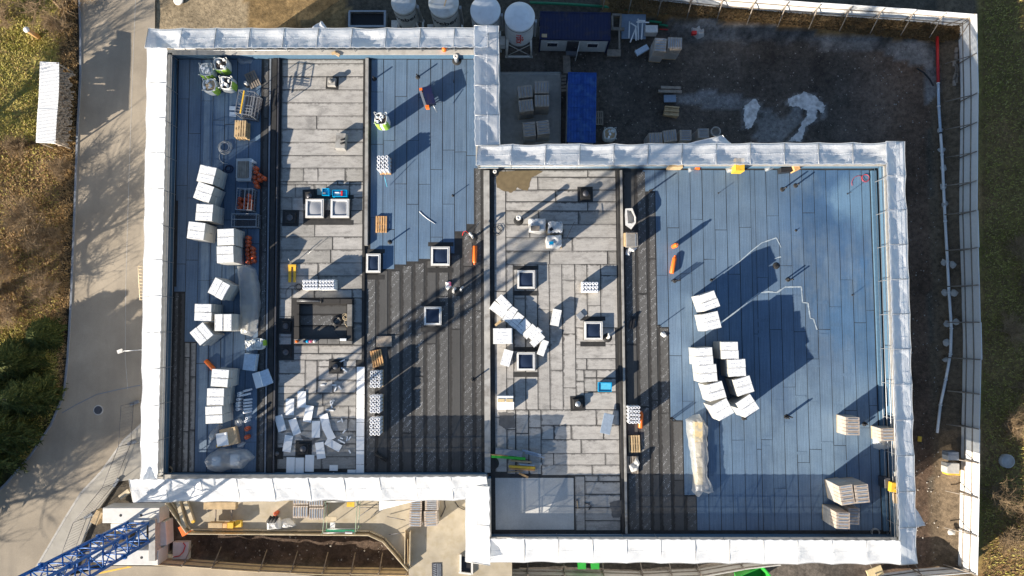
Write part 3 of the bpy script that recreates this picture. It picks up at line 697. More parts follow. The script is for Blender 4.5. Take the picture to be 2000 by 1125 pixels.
# ================================================================== SCAFFOLDING AND ITS FILM
ZI, ZO = 2.3, 1.75
def film_side(label, inner, outer, nb, drop=True, amp=0.05, seam=True, mat='film', seed=0):
    """inner / outer: photo-pixel end points of the upper and lower long edges"""
    I0, I1 = U(*inner[0], ZI), U(*inner[1], ZI); O0, O1 = U(*outer[0], ZO), U(*outer[1], ZO)
    t = thing('scaffold_bay_run', label, 'scaffolding', ((I0+I1)/2*1.0).to_tuple()[:2]+(GZ,))
    Lx, Ly, Lz = t.location
    nu, nv = nb*10, 12
    rb = random.Random(seed*17); BA = [rb.choice((.4, .7, 1.0, 1.4, 2.0)) for _ in range(nb)]
    v = []; f = []
    drops = 9 if drop else 0
    nrm = ((O0-I0)+(O1-I1)).normalized(); nrm.z = 0; nrm.normalize()
    for j in range(nv+1+drops):
        for i in range(nu+1):
            s = i/nu; ub = (i % 10)/10.0; I = I0.lerp(I1, s); O = O0.lerp(O1, s)
            sag = math.sin(math.pi*ub)*BA[min(nb-1, i//10)]
            if j <= nv:
                q = j/nv; p = I.lerp(O, q)
                p = p-nrm*(amp*sag*q)+nrm*(0.03*math.sin(s*nb*21)*(1-q))
                p.z += -0.08*sag*math.sin(math.pi*q)+0.06*noise.noise(Vector((p.x*0.9+seed, p.y*0.9, 0)))*math.sin(math.pi*q)
                # radial creases pulled from the post heads
                ang = math.atan2(ub-0.0, q+0.001); p.z += (0.012+0.012*BA[min(nb-1, i//10)])*math.sin(ang*(9+4*BA[min(nb-1, i//10)])+i//10)*math.sin(math.pi*q)
            else:
                k = (j-nv)/drops; p = O-nrm*(amp*sag*(1-k))
                p.z = ZO+(GZ+0.6-ZO)*k; p += nrm*(0.03*noise.noise(Vector((p.x*0.9, p.y*0.9, p.z*0.7+seed)))-0.03*sag*math.sin(math.pi*k)-0.05*k)
            v.append((p.x-Lx, p.y-Ly, p.z-Lz))
    for j in range(nv+drops):
        for i in range(nu):
            a = j*(nu+1)+i; f.append((a, a+1, a+nu+2, a+nu+1))
    me = bpy.data.meshes.new('film'); me.from_pydata(v, [], f)
    me.polygons.foreach_set('use_smooth', [True]*len(f)); me.materials.append(M[mat]); me.update()
    child('film', me, t)
    if seam:
        for jj, wdd in ((6, 0.055), (0, 0.06), (nv, 0.05)):
            mb = MB()
            for i in range(nu):
                if jj == 6 and i % 1: continue
                a, b = Vector(v[jj*(nu+1)+i]), Vector(v[jj*(nu+1)+i+1])
                for h in range(2):
                    p = a.lerp(b, h/2); q = a.lerp(b, h/2+(0.33 if jj == 6 else 0.5)); b0 = len(mb.v); e = nrm*wdd/2; up = Vector((0, 0, 0.012))
                    for w_ in (p-e, q-e, q+e, p+e): mb.v.append(tuple(w_+up))
                    mb.face([b0, b0+1, b0+2, b0+3])
            o = mb.part('eyelet_tape', M['film_seam'], t); o['kind'] = 'stuff'
    # scaffold frames
    std = MB(); std.tube([(0, 0, 0.02), (0, 0, 1)], 0.026, 6)
    sm = std.mesh('standard', M['steel'])
    dk_me = None
    for b in range(nb+1):
        s = b/nb; I = I0.lerp(I1, s)+nrm*0.30; O = O0.lerp(O1, s)-nrm*0.05
        for P, zz in ((I, ZI-0.12), (O, ZO-0.05)):
            if P is I: zz = ZI-0.20
            o = child('standard', sm, t, (P.x-Lx, P.y-Ly, 0)); o.scale = (1, 1, zz-GZ)
        for zz in (1.55, -0.4, -2.4, -4.4):
            m_ = MB().tube([(I.x-Lx, I.y-Ly, zz-Lz), (O.x-Lx, O.y-Ly, zz-Lz)], 0.024, 5); m_.part('transom', M['steel'], t)
        m_ = MB().tube([(I.x-nrm.x*0.28-Lx, I.y-nrm.y*0.28-Ly, ZI+0.012-Lz), (O.x-Lx, O.y-Ly, ZO+0.012-Lz)], 0.024, 5); m_.part('film_rafter', M['offwhite' if mat == 'film_dense' else 'steel'], t)
    for P0, P1, off, zs in ((I0, I1, 0.30, (0.15, 0.65, 1.15, 1.6)), (O0, O1, -0.05, (0.65, 1.15, 1.6))):
        for zz in zs:
            a = P0+nrm*off; b = P1+nrm*off
            MB().tube([(a.x-Lx, a.y-Ly, zz-Lz), (b.x-Lx, b.y-Ly, zz-Lz)], 0.024, 5).part('guard_rail', M['steel'], t)
    for lev in (-0.35, -2.35, -4.35):
        for b in range(nb):
            for kk in (0.28, 0.60):
                A = I0.lerp(I1, (b+0.02)/nb)+nrm*(kk+0.22); B = I0.lerp(I1, (b+0.98)/nb)+nrm*(kk+0.22)
                d = B-A; m_ = (A+B)/2
                if dk_me is None or abs(d.length-dkl) > 0.02:
                    dkl = d.length; dk_me = MB().box(0, 0, 0, d.length, 0.29, 0.05).mesh('deck_board', M['wood_grey'])
                child('deck_board', dk_me, t, (m_.x-Lx, m_.y-Ly, lev-Lz), math.atan2(d.y, d.x))
    return t
film_side('film covered scaffold run along the top edge of the left roof', ((283, 94), (952, 92)), ((290, 55), (955, 54)), 10, seed=1)
film_side('glowing white film covered scaffold run down the left side beside the road', ((307, 936), (326, 94)), ((273, 940), (287, 93)), 12, seed=2)
film_side('bluish film covered scaffold run right of the upper left roof', ((926, 50), (928, 284)), ((974, 50), (976, 283)), 4, seed=3, amp=0.04)
film_side('thin see-through film covered scaffold run above the big blue roof', ((930, 323), (1733, 320)), ((934, 282), (1732, 278)), 12, seed=4)
film_side('film covered scaffold run down the right side of the big blue roof', ((1730, 276), (1759, 1103)), ((1767, 276), (1792, 1101)), 12, seed=5)
film_side('bright film covered scaffold run with lattice shadows below the left roof', ((252, 937), (950, 931)), ((260, 981), (955, 977)), 10, seed=6, mat='film_dense')
film_side('short white film covered scaffold run stepping down beside the terrace', ((957, 1104), (955, 950)), ((909, 1097), (909, 950)), 2, seed=7, amp=0.03, mat='film_dense')
film_side('bright film covered scaffold run along the bottom right edge', ((1758, 1056), (957, 1053)), ((1758, 1103), (957, 1098)), 12, seed=8, amp=0.06, mat='film_dense')
# loose corners of film that blow outwards
def flap(pts, label):
    P = [U(x, y, z) for x, y, z in pts]; c = sum(P, Vector())/len(P); mb = MB()
    n = 8
    for i in range(n+1):
        for j in range(n+1):
            a, b = i/n, j/n
            p = P[0].lerp(P[1], a).lerp(P[3].lerp(P[2], a), b); p.z += 0.08*math.sin(a*9+b*4)
            mb.v.append(tuple(p))
    for i in range(n):
        for j in range(n): k = i*(n+1)+j; mb.face([k, k+1, k+n+2, k+n+1], True)
    mb.solo('film_flap', M['film'], label, 'plastic sheet')
flap([(607, 56, 1.7), (640, 56, 1.7), (629, 41, 1.6), (626, 42, 1.6)], 'small peaked flap of film sticking up over the top scaffold edge')
flap([(1328, 284, 1.7), (1432, 283, 1.7), (1411, 264, 1.5), (1405, 265, 1.5)], 'long loose film flap above the big blue roof')
flap([(1786, 990, 1.7), (1788, 1032, 1.7), (1808, 1026, 1.2), (1804, 1018, 1.2)], 'pointed loose film flap on the right scaffold edge')
flap([(741, 979, 1.7), (815, 978, 1.7), (742, 997, 1.4), (740, 998, 1.4)], 'drooping film flap over the terrace')

# ================================================================== THINGS ON THE ROOF
ORD = ['first', 'second', 'third', 'fourth', 'fifth', 'sixth', 'seventh', 'eighth', 'ninth', 'tenth', 'eleventh', 'twelfth', 'thirteenth', 'fourteenth', 'fifteenth', 'sixteenth', 'seventeenth', 'eighteenth', 'nineteenth', 'twentieth', 'twenty-first', 'twenty-second']
def order(objs, phrase, key='y'):
    bpy.context.view_layer.update()
    for i, o in enumerate(sorted(objs, key=(lambda o: -o.location.y) if key == 'y' else (lambda o: o.location.x))):
        o['label'] = phrase % (ORD[i]+(' from the top' if key == 'y' else ' from the left'))
def puff(sx, sy, sz, e=0.02):
    mb = MB(); mb.box(0, 0, 0, sx-e, sy-e, sz)
    mb.v = []; mb.f = []; mb.sm = []
    L = [(sx-2*e, sy-2*e, 0), (sx, sy, e), (sx, sy, sz-e), (sx-2*e, sy-2*e, sz)]
    for a, b, z in L:
        for dx, dy in ((-1, -1), (1, -1), (1, 1), (-1, 1)): mb.v.append((dx*a/2, dy*b/2, z))
    mb.face([3, 2, 1, 0]); mb.face([12, 13, 14, 15])
    for k in range(3):
        for i in range(4): j = (i+1) % 4; mb.face([k*4+i, k*4+j, k*4+4+j, k*4+4+i])
    return mb
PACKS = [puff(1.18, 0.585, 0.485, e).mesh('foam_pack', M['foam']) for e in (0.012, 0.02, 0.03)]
PADS = MB().box(0, 0, 0, 0.12, 1.0, 0.07).mesh('foot_block', M['foam_plain'])
def foam_stack(pts, label, turned=False, h=2.0, group='white insulation stacks on the roof', lean=0.0, zb=0.0):
    c, a, wd, ln = quad_frame(pts, zb+h)
    t = thing('insulation_stack', label, 'insulation stack', (c.x, c.y, zb+0.015), a+(math.pi/2 if turned else 0), group)
    lay = round(h/0.5)
    for k in (-0.42, 0.42): child('foot_block', PADS, t, (k, 0, 0))
    for l in range(lay):
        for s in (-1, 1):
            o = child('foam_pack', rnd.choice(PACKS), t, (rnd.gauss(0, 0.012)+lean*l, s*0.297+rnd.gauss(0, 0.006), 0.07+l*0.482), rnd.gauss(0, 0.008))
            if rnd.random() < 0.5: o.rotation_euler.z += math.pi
    return t
Z3 = lambda p: Zm(320, 280, 4.3275, p)
Z4 = lambda p: Zm(320, 500, 4.3275, p)
Z5 = lambda p: Zm(320, 700, 4.545, p)
ZR = lambda p: Zm(1260, 540, 3.75, p)
foam_stack(Z3([(315, 180), (445, 210), (415, 345), (275, 315)]), 'northernmost white foam stack on the left blue field, tilted clockwise')
foam_stack(Z3([(290, 325), (423, 365), (383, 505), (248, 455)]), 'white foam stack tucked second from the top left, tilted most of its column')
foam_stack(Z3([(272, 510), (415, 515), (412, 655), (268, 648)]), 'square-set white foam stack directly left of the empty wire cage top')
foam_stack(Z3([(215, 660), (352, 678), (335, 815), (192, 800)]), 'white foam stack with brown lit side, standing farthest left above the middle')
foam_stack(Z3([(452, 722), (593, 717), (600, 860), (455, 866)]), 'white foam stack beside the upper end of the orange bottle column')
foam_stack(Z3([(445, 872), (592, 862), (590, 1010), (448, 1010)]), 'white foam stack beside the lower end of the orange bottle column')
foam_stack(Z4([(440, 182), (562, 245), (490, 370), (367, 305)]), 'white foam stack standing alone at an angle beside the long wrapped bundle', True)
foam_stack(Z4([(258, 403), (400, 405), (416, 550), (255, 545)]), 'white foam stack above the sharply turned one on the left blue field')
foam_stack(Z4([(432, 492), (570, 488), (572, 635), (430, 635)]), 'white foam stack pressed against the foot of the long wrapped bundle', True)
foam_stack(Z4([(218, 655), (335, 560), (420, 660), (305, 758)]), 'white foam stack turned almost diagonally near the left parapet', True)
foam_stack(Z4([(405, 955), (550, 965), (548, 1110), (395, 1100)]), 'white foam stack just below the orange gas tube on the left')
foam_stack(Z5([(382, 268), (535, 265), (535, 416), (382, 413)]), 'white foam stack in the middle of the lower left three')
foam_stack(Z5([(368, 428), (515, 420), (520, 575), (370, 580)]), 'lowest complete white foam stack of the left blue field')
g2 = 'white insulation stacks on the big blue roof'
foam_stack(ZR([(388, 140), (508, 100), (550, 215), (430, 258)]), 'upper of the two white foam stacks set apart on the big blue roof', group=g2)
foam_stack(ZR([(407, 281), (530, 252), (565, 370), (442, 400)]), 'lower of the two white foam stacks set apart on the big blue roof', group=g2)
foam_stack(ZR([(552, 480), (683, 478), (688, 603), (557, 605)]), 'white foam stack heading the right column on the big blue roof', group=g2)
foam_stack(ZR([(603, 610), (735, 604), (743, 727), (612, 738)]), 'second white foam stack down the right column on the big blue roof', group=g2)
foam_stack(ZR([(642, 762), (768, 722), (803, 840), (678, 876)]), 'third white foam stack down the right column, with a tan ragged side', group=g2)
foam_stack(ZR([(655, 930), (762, 860), (845, 965), (738, 1036)]), 'bottom white foam stack of the right column, above a vent pipe pair', group=g2)
foam_stack(ZR([(368, 524), (493, 517), (503, 642), (378, 650)]), 'white foam stack heading the left column on the big blue roof', group=g2)
foam_stack(ZR([(398, 652), (523, 642), (530, 765), (405, 778)]), 'second white foam stack down the left column on the big blue roof', group=g2)
foam_stack(ZR([(440, 795), (560, 762), (600, 885), (480, 920)]), 'third white foam stack down the left column on the big blue roof', group=g2)
foam_stack(ZR([(480, 952), (592, 893), (655, 993), (543, 1056)]), 'bottom white foam stack of the left column, above the long film bundle', group=g2)

# single foam packs in light blue film, and opened packs
def pack_thing(pts, z, sz, label, mat='foam', turned=False, name='foam_pack', cat='insulation pack', group=None, zb=0.02):
    c, a, wd, ln = quad_frame(pts, z)
    if turned: a += math.pi/2; wd, ln = ln, wd
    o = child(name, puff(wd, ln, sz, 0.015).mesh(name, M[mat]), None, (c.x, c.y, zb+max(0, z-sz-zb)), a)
    return tag(o, label, cat, group)
pack_thing([(478, 690), (501, 692), (496, 725), (473, 722)], 0.62, 0.6, 'pale blue pack standing in shade below the big white sack', 'paleblue', True)
t = thing('opened_pack', 'opened pale blue foam pack with its film folded back, in shade', 'insulation pack', U(511, 739, 0.02))
c0 = t.location
for pts, z, sz, m_, nm in (([(491, 730), (505, 726), (513, 755), (500, 759)], 0.5, 0.45, 'foam_plain', 'board_bundle'), ([(504, 727), (524, 720), (531, 748), (514, 756)], 0.38, 0.34, 'paleblue', 'folded_film')):
    c, a, wd, ln = quad_frame(pts, z)
    child(nm, puff(wd, ln, sz, 0.02).mesh(nm, M[m_]), t, (c.x-c0.x, c.y-c0.y, 0), a)

# loose white boards lying about
ZB = lambda p: Zm(530, 760, 6.43, p)
BOARDS = [
 ([(180, 120), (284, 120), (283, 327), (180, 327)], 'shaded upright white board with one lit corner'),
 ([(328, 26), (432, 26), (432, 231), (330, 231)], 'northernmost of the loose white boards'),
 ([(440, 198), (540, 215), (495, 418), (397, 402)], 'white board tilted clockwise, overlapping the corner of the northernmost board'),
 ([(38, 345), (135, 316), (187, 513), (88, 542)], 'leftmost loose board, entirely in blue shade'),
 ([(213, 392), (305, 358), (374, 552), (276, 586)], 'loose board half shaded half lit, tilted anticlockwise'),
 ([(508, 399), (610, 399), (611, 609), (508, 609)], 'white board with a small dark stick on it'),
 ([(603, 328), (705, 304), (748, 490), (645, 520)], 'white board partly covered by another in the middle of the scatter'),
 ([(624, 485), (712, 445), (823, 598), (735, 650)], 'white board lying on top of another, with a dark curved scratch'),
 ([(705, 610), (893, 706), (843, 793), (668, 690)], 'white board lying widest across, right of the scatter'),
 ([(170, 574), (271, 588), (240, 795), (140, 780)], 'white board with a diagonal shade line, left of the square roof vent'),
 ([(551, 676), (654, 660), (680, 866), (572, 882)], 'white board right of the square roof vent'),
 ([(188, 856), (293, 856), (293, 1070), (188, 1068)], 'left one of the three white boards in a row by the bottom parapet'),
 ([(302, 862), (405, 862), (408, 1073), (302, 1073)], 'middle one of the three white boards in a row by the bottom parapet'),
 ([(425, 826), (538, 828), (530, 1038), (422, 1036)], 'right one of the three white boards in a row by the bottom parapet'),
 ([(730, 955), (834, 955), (832, 1027), (730, 1025)], 'half-size white board lying alone near the bottom parapet')]
for i, (p, lab) in enumerate(BOARDS):
    c, a, wd, ln = quad_frame(ZB(p), 0.08)
    th = 0.06; zb = 0.03+(0.065 if 'on top' in lab or 'overlapping' in lab else 0)
    o = child('foam_board', MB().box(0, 0, 0, wd, ln, th).mesh('foam_board', M['foam_plain']), None, (c.x, c.y, zb), a)
    tag(o, lab, 'insulation board', 'loose white boards on the pale roof')
# cut-offs
SCR = [(653, 752, 8, 0, .3), (655, 760, 10, 70, .3), (664, 757, 9, -55, .3), (650, 785, 9, 80, .3), (647, 791, 12, -70, .3), (644, 801, 15, -8, .3), (649, 783, 9, 10, .3), (668, 821, 8, -70, .4), (662, 823, 7, 20, .3), (672, 843, 8, 50, .4), (667, 856, 6, -20, .3), (678, 857, 9, 80, .3), (683, 856, 8, 60, .3), (667, 862, 15, -28, .45), (683, 882, 7, -60, .4), (624, 929, 12, 42, .4), (651, 928, 10, 88, .4), (664, 932, 14, 0, .5), (655, 717, 9, -25, .5), (672, 722, 14, -35, .6), (630, 752, 8, 3, .3), (668, 705, 12, 25, .4)]
for i, (x, y, L, an, wq) in enumerate(SCR):
    p = U(x, y, 0.05); L = L/27
    t_ = MB().box(0, 0, 0, L, 0.07+0.1*wq*0.5, 0.05).mesh('foam_offcut', M['foam_plain'])
    tag(child('foam_offcut', t_, None, (p.x, p.y, 0.03), R(an)), 'narrow white foam offcut dropped on the pale felt beside the boards', 'offcut', 'foam offcuts on the pale roof')
order([o for o in COL.objects if o.name.startswith('foam_offcut')], 'narrow white foam offcut on the pale felt, %s among the offcuts', 'x')
# white board path
t = thing('insulation_path', 'long straight row of white boards laid beside the black felt', 'insulation boards', G(705, 820, 0.02))
px0 = t.location
ys = [716+i*27.2 for i in range(8)]+[930]
for a, b in zip(ys[:-1], ys[1:]):
    q = [G(698.5, a+.4, 0), G(713.5, a+.4, 0), G(713.5, b-.3, 0), G(698.5, b-.3, 0)]
    me, loc = sheet_mesh('path_board', q, 0.03, 0.07+rnd.uniform(0, .01), M['foam_plain'], 0); child('path_board', me, t, loc-px0)
q = [G(682, 917), G(697.6, 917), G(697.6, 930), G(682, 930)]
me, loc = sheet_mesh('path_board', q, 0.03, 0.08, M['foam_plain'], 0); child('path_board', me, t, loc-px0)

# ------------------------------------------------ skylights
def skylight(pts, label, glass, zt=0.38):
    c, a, wd, ln = quad_frame(pts, zt)
    t = thing('skylight', label, 'skylight', (c.x, c.y, 0.01), a, 'square roof skylights')
    MB().box(0, 0, 0, wd+0.06, ln+0.06, 0.22, 0, 0.93).part('curb', M['bitumen'], t)
    f = 0.09
    for (x, y, sx, sy) in ((0, ln/2-f/2, wd, f), (0, -ln/2+f/2, wd, f), (-wd/2+f/2, 0, f, ln-2*f), (wd/2-f/2, 0, f, ln-2*f)):
        MB().box(x, y, 0.22, sx, sy, zt-0.22).part('frame', M['offwhite'], t)
    for (x, y, sx, sy) in ((0, ln/2-f-.03, wd-2*f, .05), (0, -ln/2+f+.03, wd-2*f, .05), (-wd/2+f+.03, 0, .05, ln-2*f-.1), (wd/2-f-.03, 0, .05, ln-2*f-.1)):
        MB().box(x, y, 0.25, sx, sy, zt-0.25+0.02).part('trim', M['white'], t)
    s = wd/2-f-.055; b = MB(); n = 8
    for i in range(n+1):
        for j in range(n+1):
            u, v_ = 2*i/n-1, 2*j/n-1
            b.v.append((u*s, v_*(ln/2-f-.055), zt-0.09+0.10*(1-u**2)*(1-v_**2)))
    for i in range(n):
        for j in range(n): k = i*(n+1)+j; b.face([k, k+n+1, k+n+2, k+1], True)
    b.part('glazing', M[glass], t)
    MB().box(0, -ln/2-0.30, 0, wd+0.5, 0.35, 0.012).part('flashing', M['bitumen'], t); MB().box(0, ln/2+0.22, 0, wd+0.5, 0.3, 0.012).part('flashing', M['bitumen'], t)
    return t
skylight(Z3([(1196, 470), (1350, 470), (1348, 628), (1198, 628)]), 'left one of the frosted white skylight pair', 'glass_pale')
skylight(Z3([(1408, 470), (1565, 470), (1565, 628), (1410, 628)]), 'right one of the frosted white skylight pair', 'glass_pale')
ZC = lambda p: Zm(680, 280, 4.326, p)
skylight(ZC([(698, 873), (857, 873), (857, 1033), (700, 1033)]), 'dark skylight at the stepped edge of the left blue field', 'glass_dark')
skylight(ZC([(152, 932), (272, 932), (272, 1092), (150, 1092)]), 'narrow dark skylight beside the pale coping', 'glass_dark')
skylight([(828, 599), (862, 599), (862, 635), (828, 635)], 'dark skylight in the middle of the printed black felt', 'glass_dark')
skylight([(1010, 528), (1045, 528), (1045, 564), (1010, 564)], 'dark skylight above the slanting row of white packs', 'glass_dark')
skylight([(1009, 688), (1045, 688), (1045, 724), (1009, 724)], 'dark skylight below the slanting row of white packs', 'glass_dark')
skylight([(1141, 628), (1177, 628), (1177, 664), (1141, 664)], 'dark skylight beside the ribbed left edge of the black felt strip', 'glass_dark')

# ------------------------------------------------ roof vents, pipes
def vent(px, py, sz, h, label, lid='darksteel', kind=0):
    p = U(px, py, h)
    t = thing('roof_vent', label, 'roof vent', (p.x, p.y, 0.01), rnd.uniform(-.05, .05))
    MB().box(0, 0, 0, sz*1.5, sz*1.5, 0.02).part('flashing', M['bitumen'], t)
    MB().box(0, 0, 0.02, sz, sz, h*0.7, 0, 0.9).part('collar', M['bitumen' if kind == 0 else 'coping'], t)
    MB().lathe([(sz*0.22, h*0.7), (sz*0.22, h), (sz*0.30, h), (sz*0.28, h+0.06), (0.03, h+0.10)], n=14).part('cap', M[lid], t)
    return t
vent(646, 158, 0.62, 0.45, 'square stone-coloured vent box near the top of the pale strip', 'coping', 1)
vent(566, 425, 0.80, 0.22, 'low square black vent left of the frosted skylights')
vent(558, 637, 0.75, 0.15, 'upper of two low black vents beside the raised curb')
vent(558, 688, 0.75, 0.15, 'lower of two low black vents beside the raised curb')
vent(655, 716, 0.70, 0.25, 'black vent with white scraps round it')
vent(592, 877, 0.78, 0.15, 'square black vent among the loose white boards')
vent(541, 886, 0.55, 0.12, 'small black vent at the left edge below the loose boards')
vent(1144, 378, 0.75, 0.40, 'black ribbed vent near the top of the right pale strip')
vent(1129, 789, 0.70, 0.35, 'battered metal-capped vent below the skylights', 'steel')
vent(604, 383, 0.7, 0.2, 'black vent hood beside the cyan boxes')
tb = thing('vent_box', 'tall leaning vent box with two black elbows', 'roof vent', U(665, 275, 0.5).xy.to_tuple()+(0.01,), R(-4))
MB().box(0, 0, 0, 0.75, 1.2, 0.55, 0, 0.92).part('housing', M['coping'], tb)
for s in (-.15, .12): MB().tube([(0.1, s-.1, .5), (0.1, s-.1, .7), (.38, s-.02, .74)], 0.07, 8).part('elbow', M['black'], tb)
def pipes(spots, label, r=0.055, h=0.42, cat='vent pipe', mat='black', tilt=0.0):
    P = [U(x, y, h*0.5) for x, y in spots]; c = sum(P, Vector())/len(P)
    t = thing('vent_pipe', label, cat, (c.x, c.y, 0.01), 0, 'small black vent pipes on the roof')
    MB().lathe([(r*3.2, 0), (r*3, 0.02), (r*1.2, 0.03)], n=12).part('flange', M['bitumen'], t)
    for q in P: MB().tube([(q.x-c.x, q.y-c.y, 0.02), (q.x-c.x+tilt, q.y-c.y, h)], r, 10).part('pipe', M[mat], t)
    return t
pipes([(730, 152)], 'short black pipe nearest the left edge of the upper blue field', h=.55)
pipes([(815, 148)], 'black pipe in the upper middle of the left blue field', h=.6)
pipes([(886, 158)], 'very thin rod upright in the upper right of the left blue field', r=.018, h=.45)
pipes([(760, 472)], 'black pipe above the narrow skylight on the blue field', h=.6)
pipes([(884, 381)], 'slim pipe in a pale scuffed patch of the left blue field', r=.03, h=.5)
pipes([(923, 743)], 'single black pipe standing in the printed black felt', h=.7)
pipes([(1314, 548), (1320, 548), (1326, 548)], 'row of three black pipes below the lying orange bottle', h=.8, r=.05)
pipes([(1389, 548), (1394, 545)], 'slim black pipe pair at the upper edge of the big stack shadow', h=.6, r=.035)
pipes([(1538, 545), (1546, 546)], 'black pipe pair with pale rims right of the frosty shadow edge', h=.6)
pipes([(1537, 816), (1543, 814)], 'black pipe pair alone in the lower middle of the big blue roof', h=.75)
pipes([(1452, 816), (1456, 818)], 'black pipe pair just below the foam stacks', h=.3)
pipes([(1311, 819), (1317, 819)], 'black pipe pair at the step of the black felt', h=.7, r=.04)
pipes([(1289, 637)], 'slim black pipe beside the dropped white cloth', h=.8, r=.035)
pipes([(1271, 372), (1274, 371)], 'black pipe at the upper left corner step of the big blue roof', h=.8, r=.04)
pipes([(1532, 368)], 'black pipe under the top scaffold, left of a pair', h=.8)
pipes([(1557, 361)], 'stout black pipe under the top scaffold, right of its neighbour', h=.6)
pipes([(1405, 376)], 'thin rod in the upper left of the big blue roof', r=.018, h=.5)
pipes([(1659, 377)], 'thin rod near the upper right corner of the big blue roof', r=.018, h=.6)
pipes([(1667, 576)], 'thin rod beside a dark bordered patch on the big blue roof', r=.02, h=.4)
pipes([(1688, 829), (1692, 828)], 'black pipe pair right of the lone block pallet', h=.3)
pipes([(1555, 450)], 'tiny black plug in the big blue roof', r=.03, h=.12)
pipes([(1516, 519)], 'round dark plug inside the tip of the stack shadow', r=.08, h=.06)
pipes([(963, 905)], 'round drain opening in a pale ring beside the planks', r=.14, h=.04)
def stack_pipe(px, py, r, h, label, mat='black', head='offwhite'):
    p = U(px, py, h*0.7)
    t = thing('chimney_pipe', label, 'vent pipe', (p.x, p.y, 0.01))
    MB().tube([(0, 0, 0), (0, 0, h)], r, 14).part('pipe', M[mat], t)
    MB().lathe([(r*1.15, h), (r*1.15, h+.05), (r*0.6, h+.07), (r*.3, h+.02)], n=14).part('cap', M[head], t)
    MB().lathe([(r*2.2, 0), (r*2.0, 0.02), (r*1.1, 0.05)], n=14).part('flange', M['bitumen'], t)
stack_pipe(891, 113, 0.16, 0.85, 'stout grey pipe with pale cap under the corner of the film', 'grey_slab')
stack_pipe(1013, 427, 0.17, 1.45, 'tall pipe with pale cap casting a long shadow on the right pale strip')
stack_pipe(967, 336, 0.13, 0.5, 'short pipe with white top in the corner of the damp patch')
stack_pipe(481, 163, 0.11, 0.45, 'short pipe with white cap beside the plank pile', 'offwhite')
stack_pipe(540, 105, 0.12, 0.5, 'short black pipe with grey cap at the top end of the dark upstand')
def elbow(px, py, an, label, n=1):
    p = U(px, py, 0.5); t = thing('gooseneck_pipe', label, 'vent pipe', (p.x, p.y, 0.01), R(an))
    for k in range(n):
        d = (k-(n-1)/2)*0.55
        MB().tube([(d, 0, 0), (d, 0, .7), (d+.03, .05, .9), (d+.10, .13, .98), (d+.18, .2, .9), (d+.2, .22, .8)], 0.085, 10).part('pipe', M['offwhite' if k == 0 else 'steel'], t)
    MB().lathe([(.35, 0), (.33, .02), (.12, .04)], n=12).part('flange', M['bitumen'], t)
elbow(923, 463, 80, 'pale gooseneck pipe above the lying orange bottle')
elbow(893, 569, 10, 'pair of silvery gooseneck pipes by the white and red rag', 2)
elbow(1188, 660, 40, 'gooseneck pipe right of the skylight', 1)

# ------------------------------------------------ gas bottles
def bottle_parts(t, r, h, mat='orangered', lying=False):
    prof = [(r*0.8, 0), (r, 0.03), (r, h*0.80), (r*0.86, h*0.88), (r*0.45, h*0.94), (r*0.40, h*0.955)]
    b = MB().lathe(prof, n=14).part('body', M[mat], t)
    c = MB().lathe([(r*0.5, h*0.93), (r*0.52, h), (r*0.44, h), (r*0.42, h*0.95)], n=12).part('collar', M[mat], t)
    v = MB().lathe([(r*0.16, h*0.94), (r*0.16, h*1.02), (r*0.05, h*1.04)], n=8).part('valve', M['steel'], t)
bt = thing('gas_bottle', 'standing orange gas bottle with its long shadow on the big blue roof', 'gas bottle', U(1322, 478, 1.1).xy.to_tuple()+(0.02,))
bottle_parts(bt, 0.17, 1.15, 'orange')
def lying_bottle(p0, p1, z, label, r=0.16, mat='orange'):
    A, B = U(*p0, z), U(*p1, z); d = B-A; L = d.length
    t = thing('gas_bottle', label, 'gas bottle', (A.x, A.y, r+0.015+max(0, z-0.2)), 0)
    bottle_parts(t, r, L, mat); t.rotation_euler = (0, math.pi/2, math.atan2(d.y, d.x)); return t
lying_bottle((1312, 534), (1319, 499), 0.2, 'orange gas bottle lying on the big blue roof below the standing one')
lying_bottle((928, 480), (927, 517), 0.2, 'orange gas bottle lying on printed black felt beside the coping')
lying_bottle((401, 704), (420, 724), 0.2, 'orange gas bottle lying half under a foam stack on the left', 0.16)
lying_bottle((1251, 836), (1252, 803), 0.2, 'orange bottle lying against the pallet of upright rolls', 0.17)
small = thing('gas_bottle', 'orange-red gas bottle standing in the upright cluster beside the plank bundle', 'gas bottle', (0, 0, 0), 0, 'orange bottles by the plank bundle')
bottle_parts(small, 0.16, 0.62)
def put_bottle(px, py, label, group, first=[True], z=0.02):
    p = U(px, py, 0.6+z); o = small if first[0] else copy_tree(small); first[0] = False
    o.location = (p.x, p.y, z); o['label'] = label; o['group'] = group; return o
L1 = []; L2 = []; L3 = []
for x, y in Z3([(768, 205), (770, 240), (800, 265), (762, 285), (798, 300), (836, 288), (766, 325), (775, 357)]):
    q_ = put_bottle(x, y, 'orange-red gas bottle standing in the loose cluster beside the plank bundle', 'orange bottles by the plank bundle'); L1.append(q_)
for x, y in Z3([(702, 795), (702, 830), (702, 862), (700, 900), (702, 934), (706, 968), (706, 1002), (738, 886), (740, 922), (742, 956), (745, 990)]):
    q_ = put_bottle(x, y, 'orange-red gas bottle in the double row against two foam stacks', 'orange bottles in the double row'); L2.append(q_)
for x, y in Z3([(637, 468), (634, 502), (634, 540), (680, 472), (682, 505), (682, 540), (712, 440), (714, 475), (716, 510), (716, 540), (655, 520), (700, 545)]):
    q_ = put_bottle(x, y, 'orange-red gas bottle standing inside the wire cage', 'orange bottles in the wire cage', z=0.15); L3.append(q_)
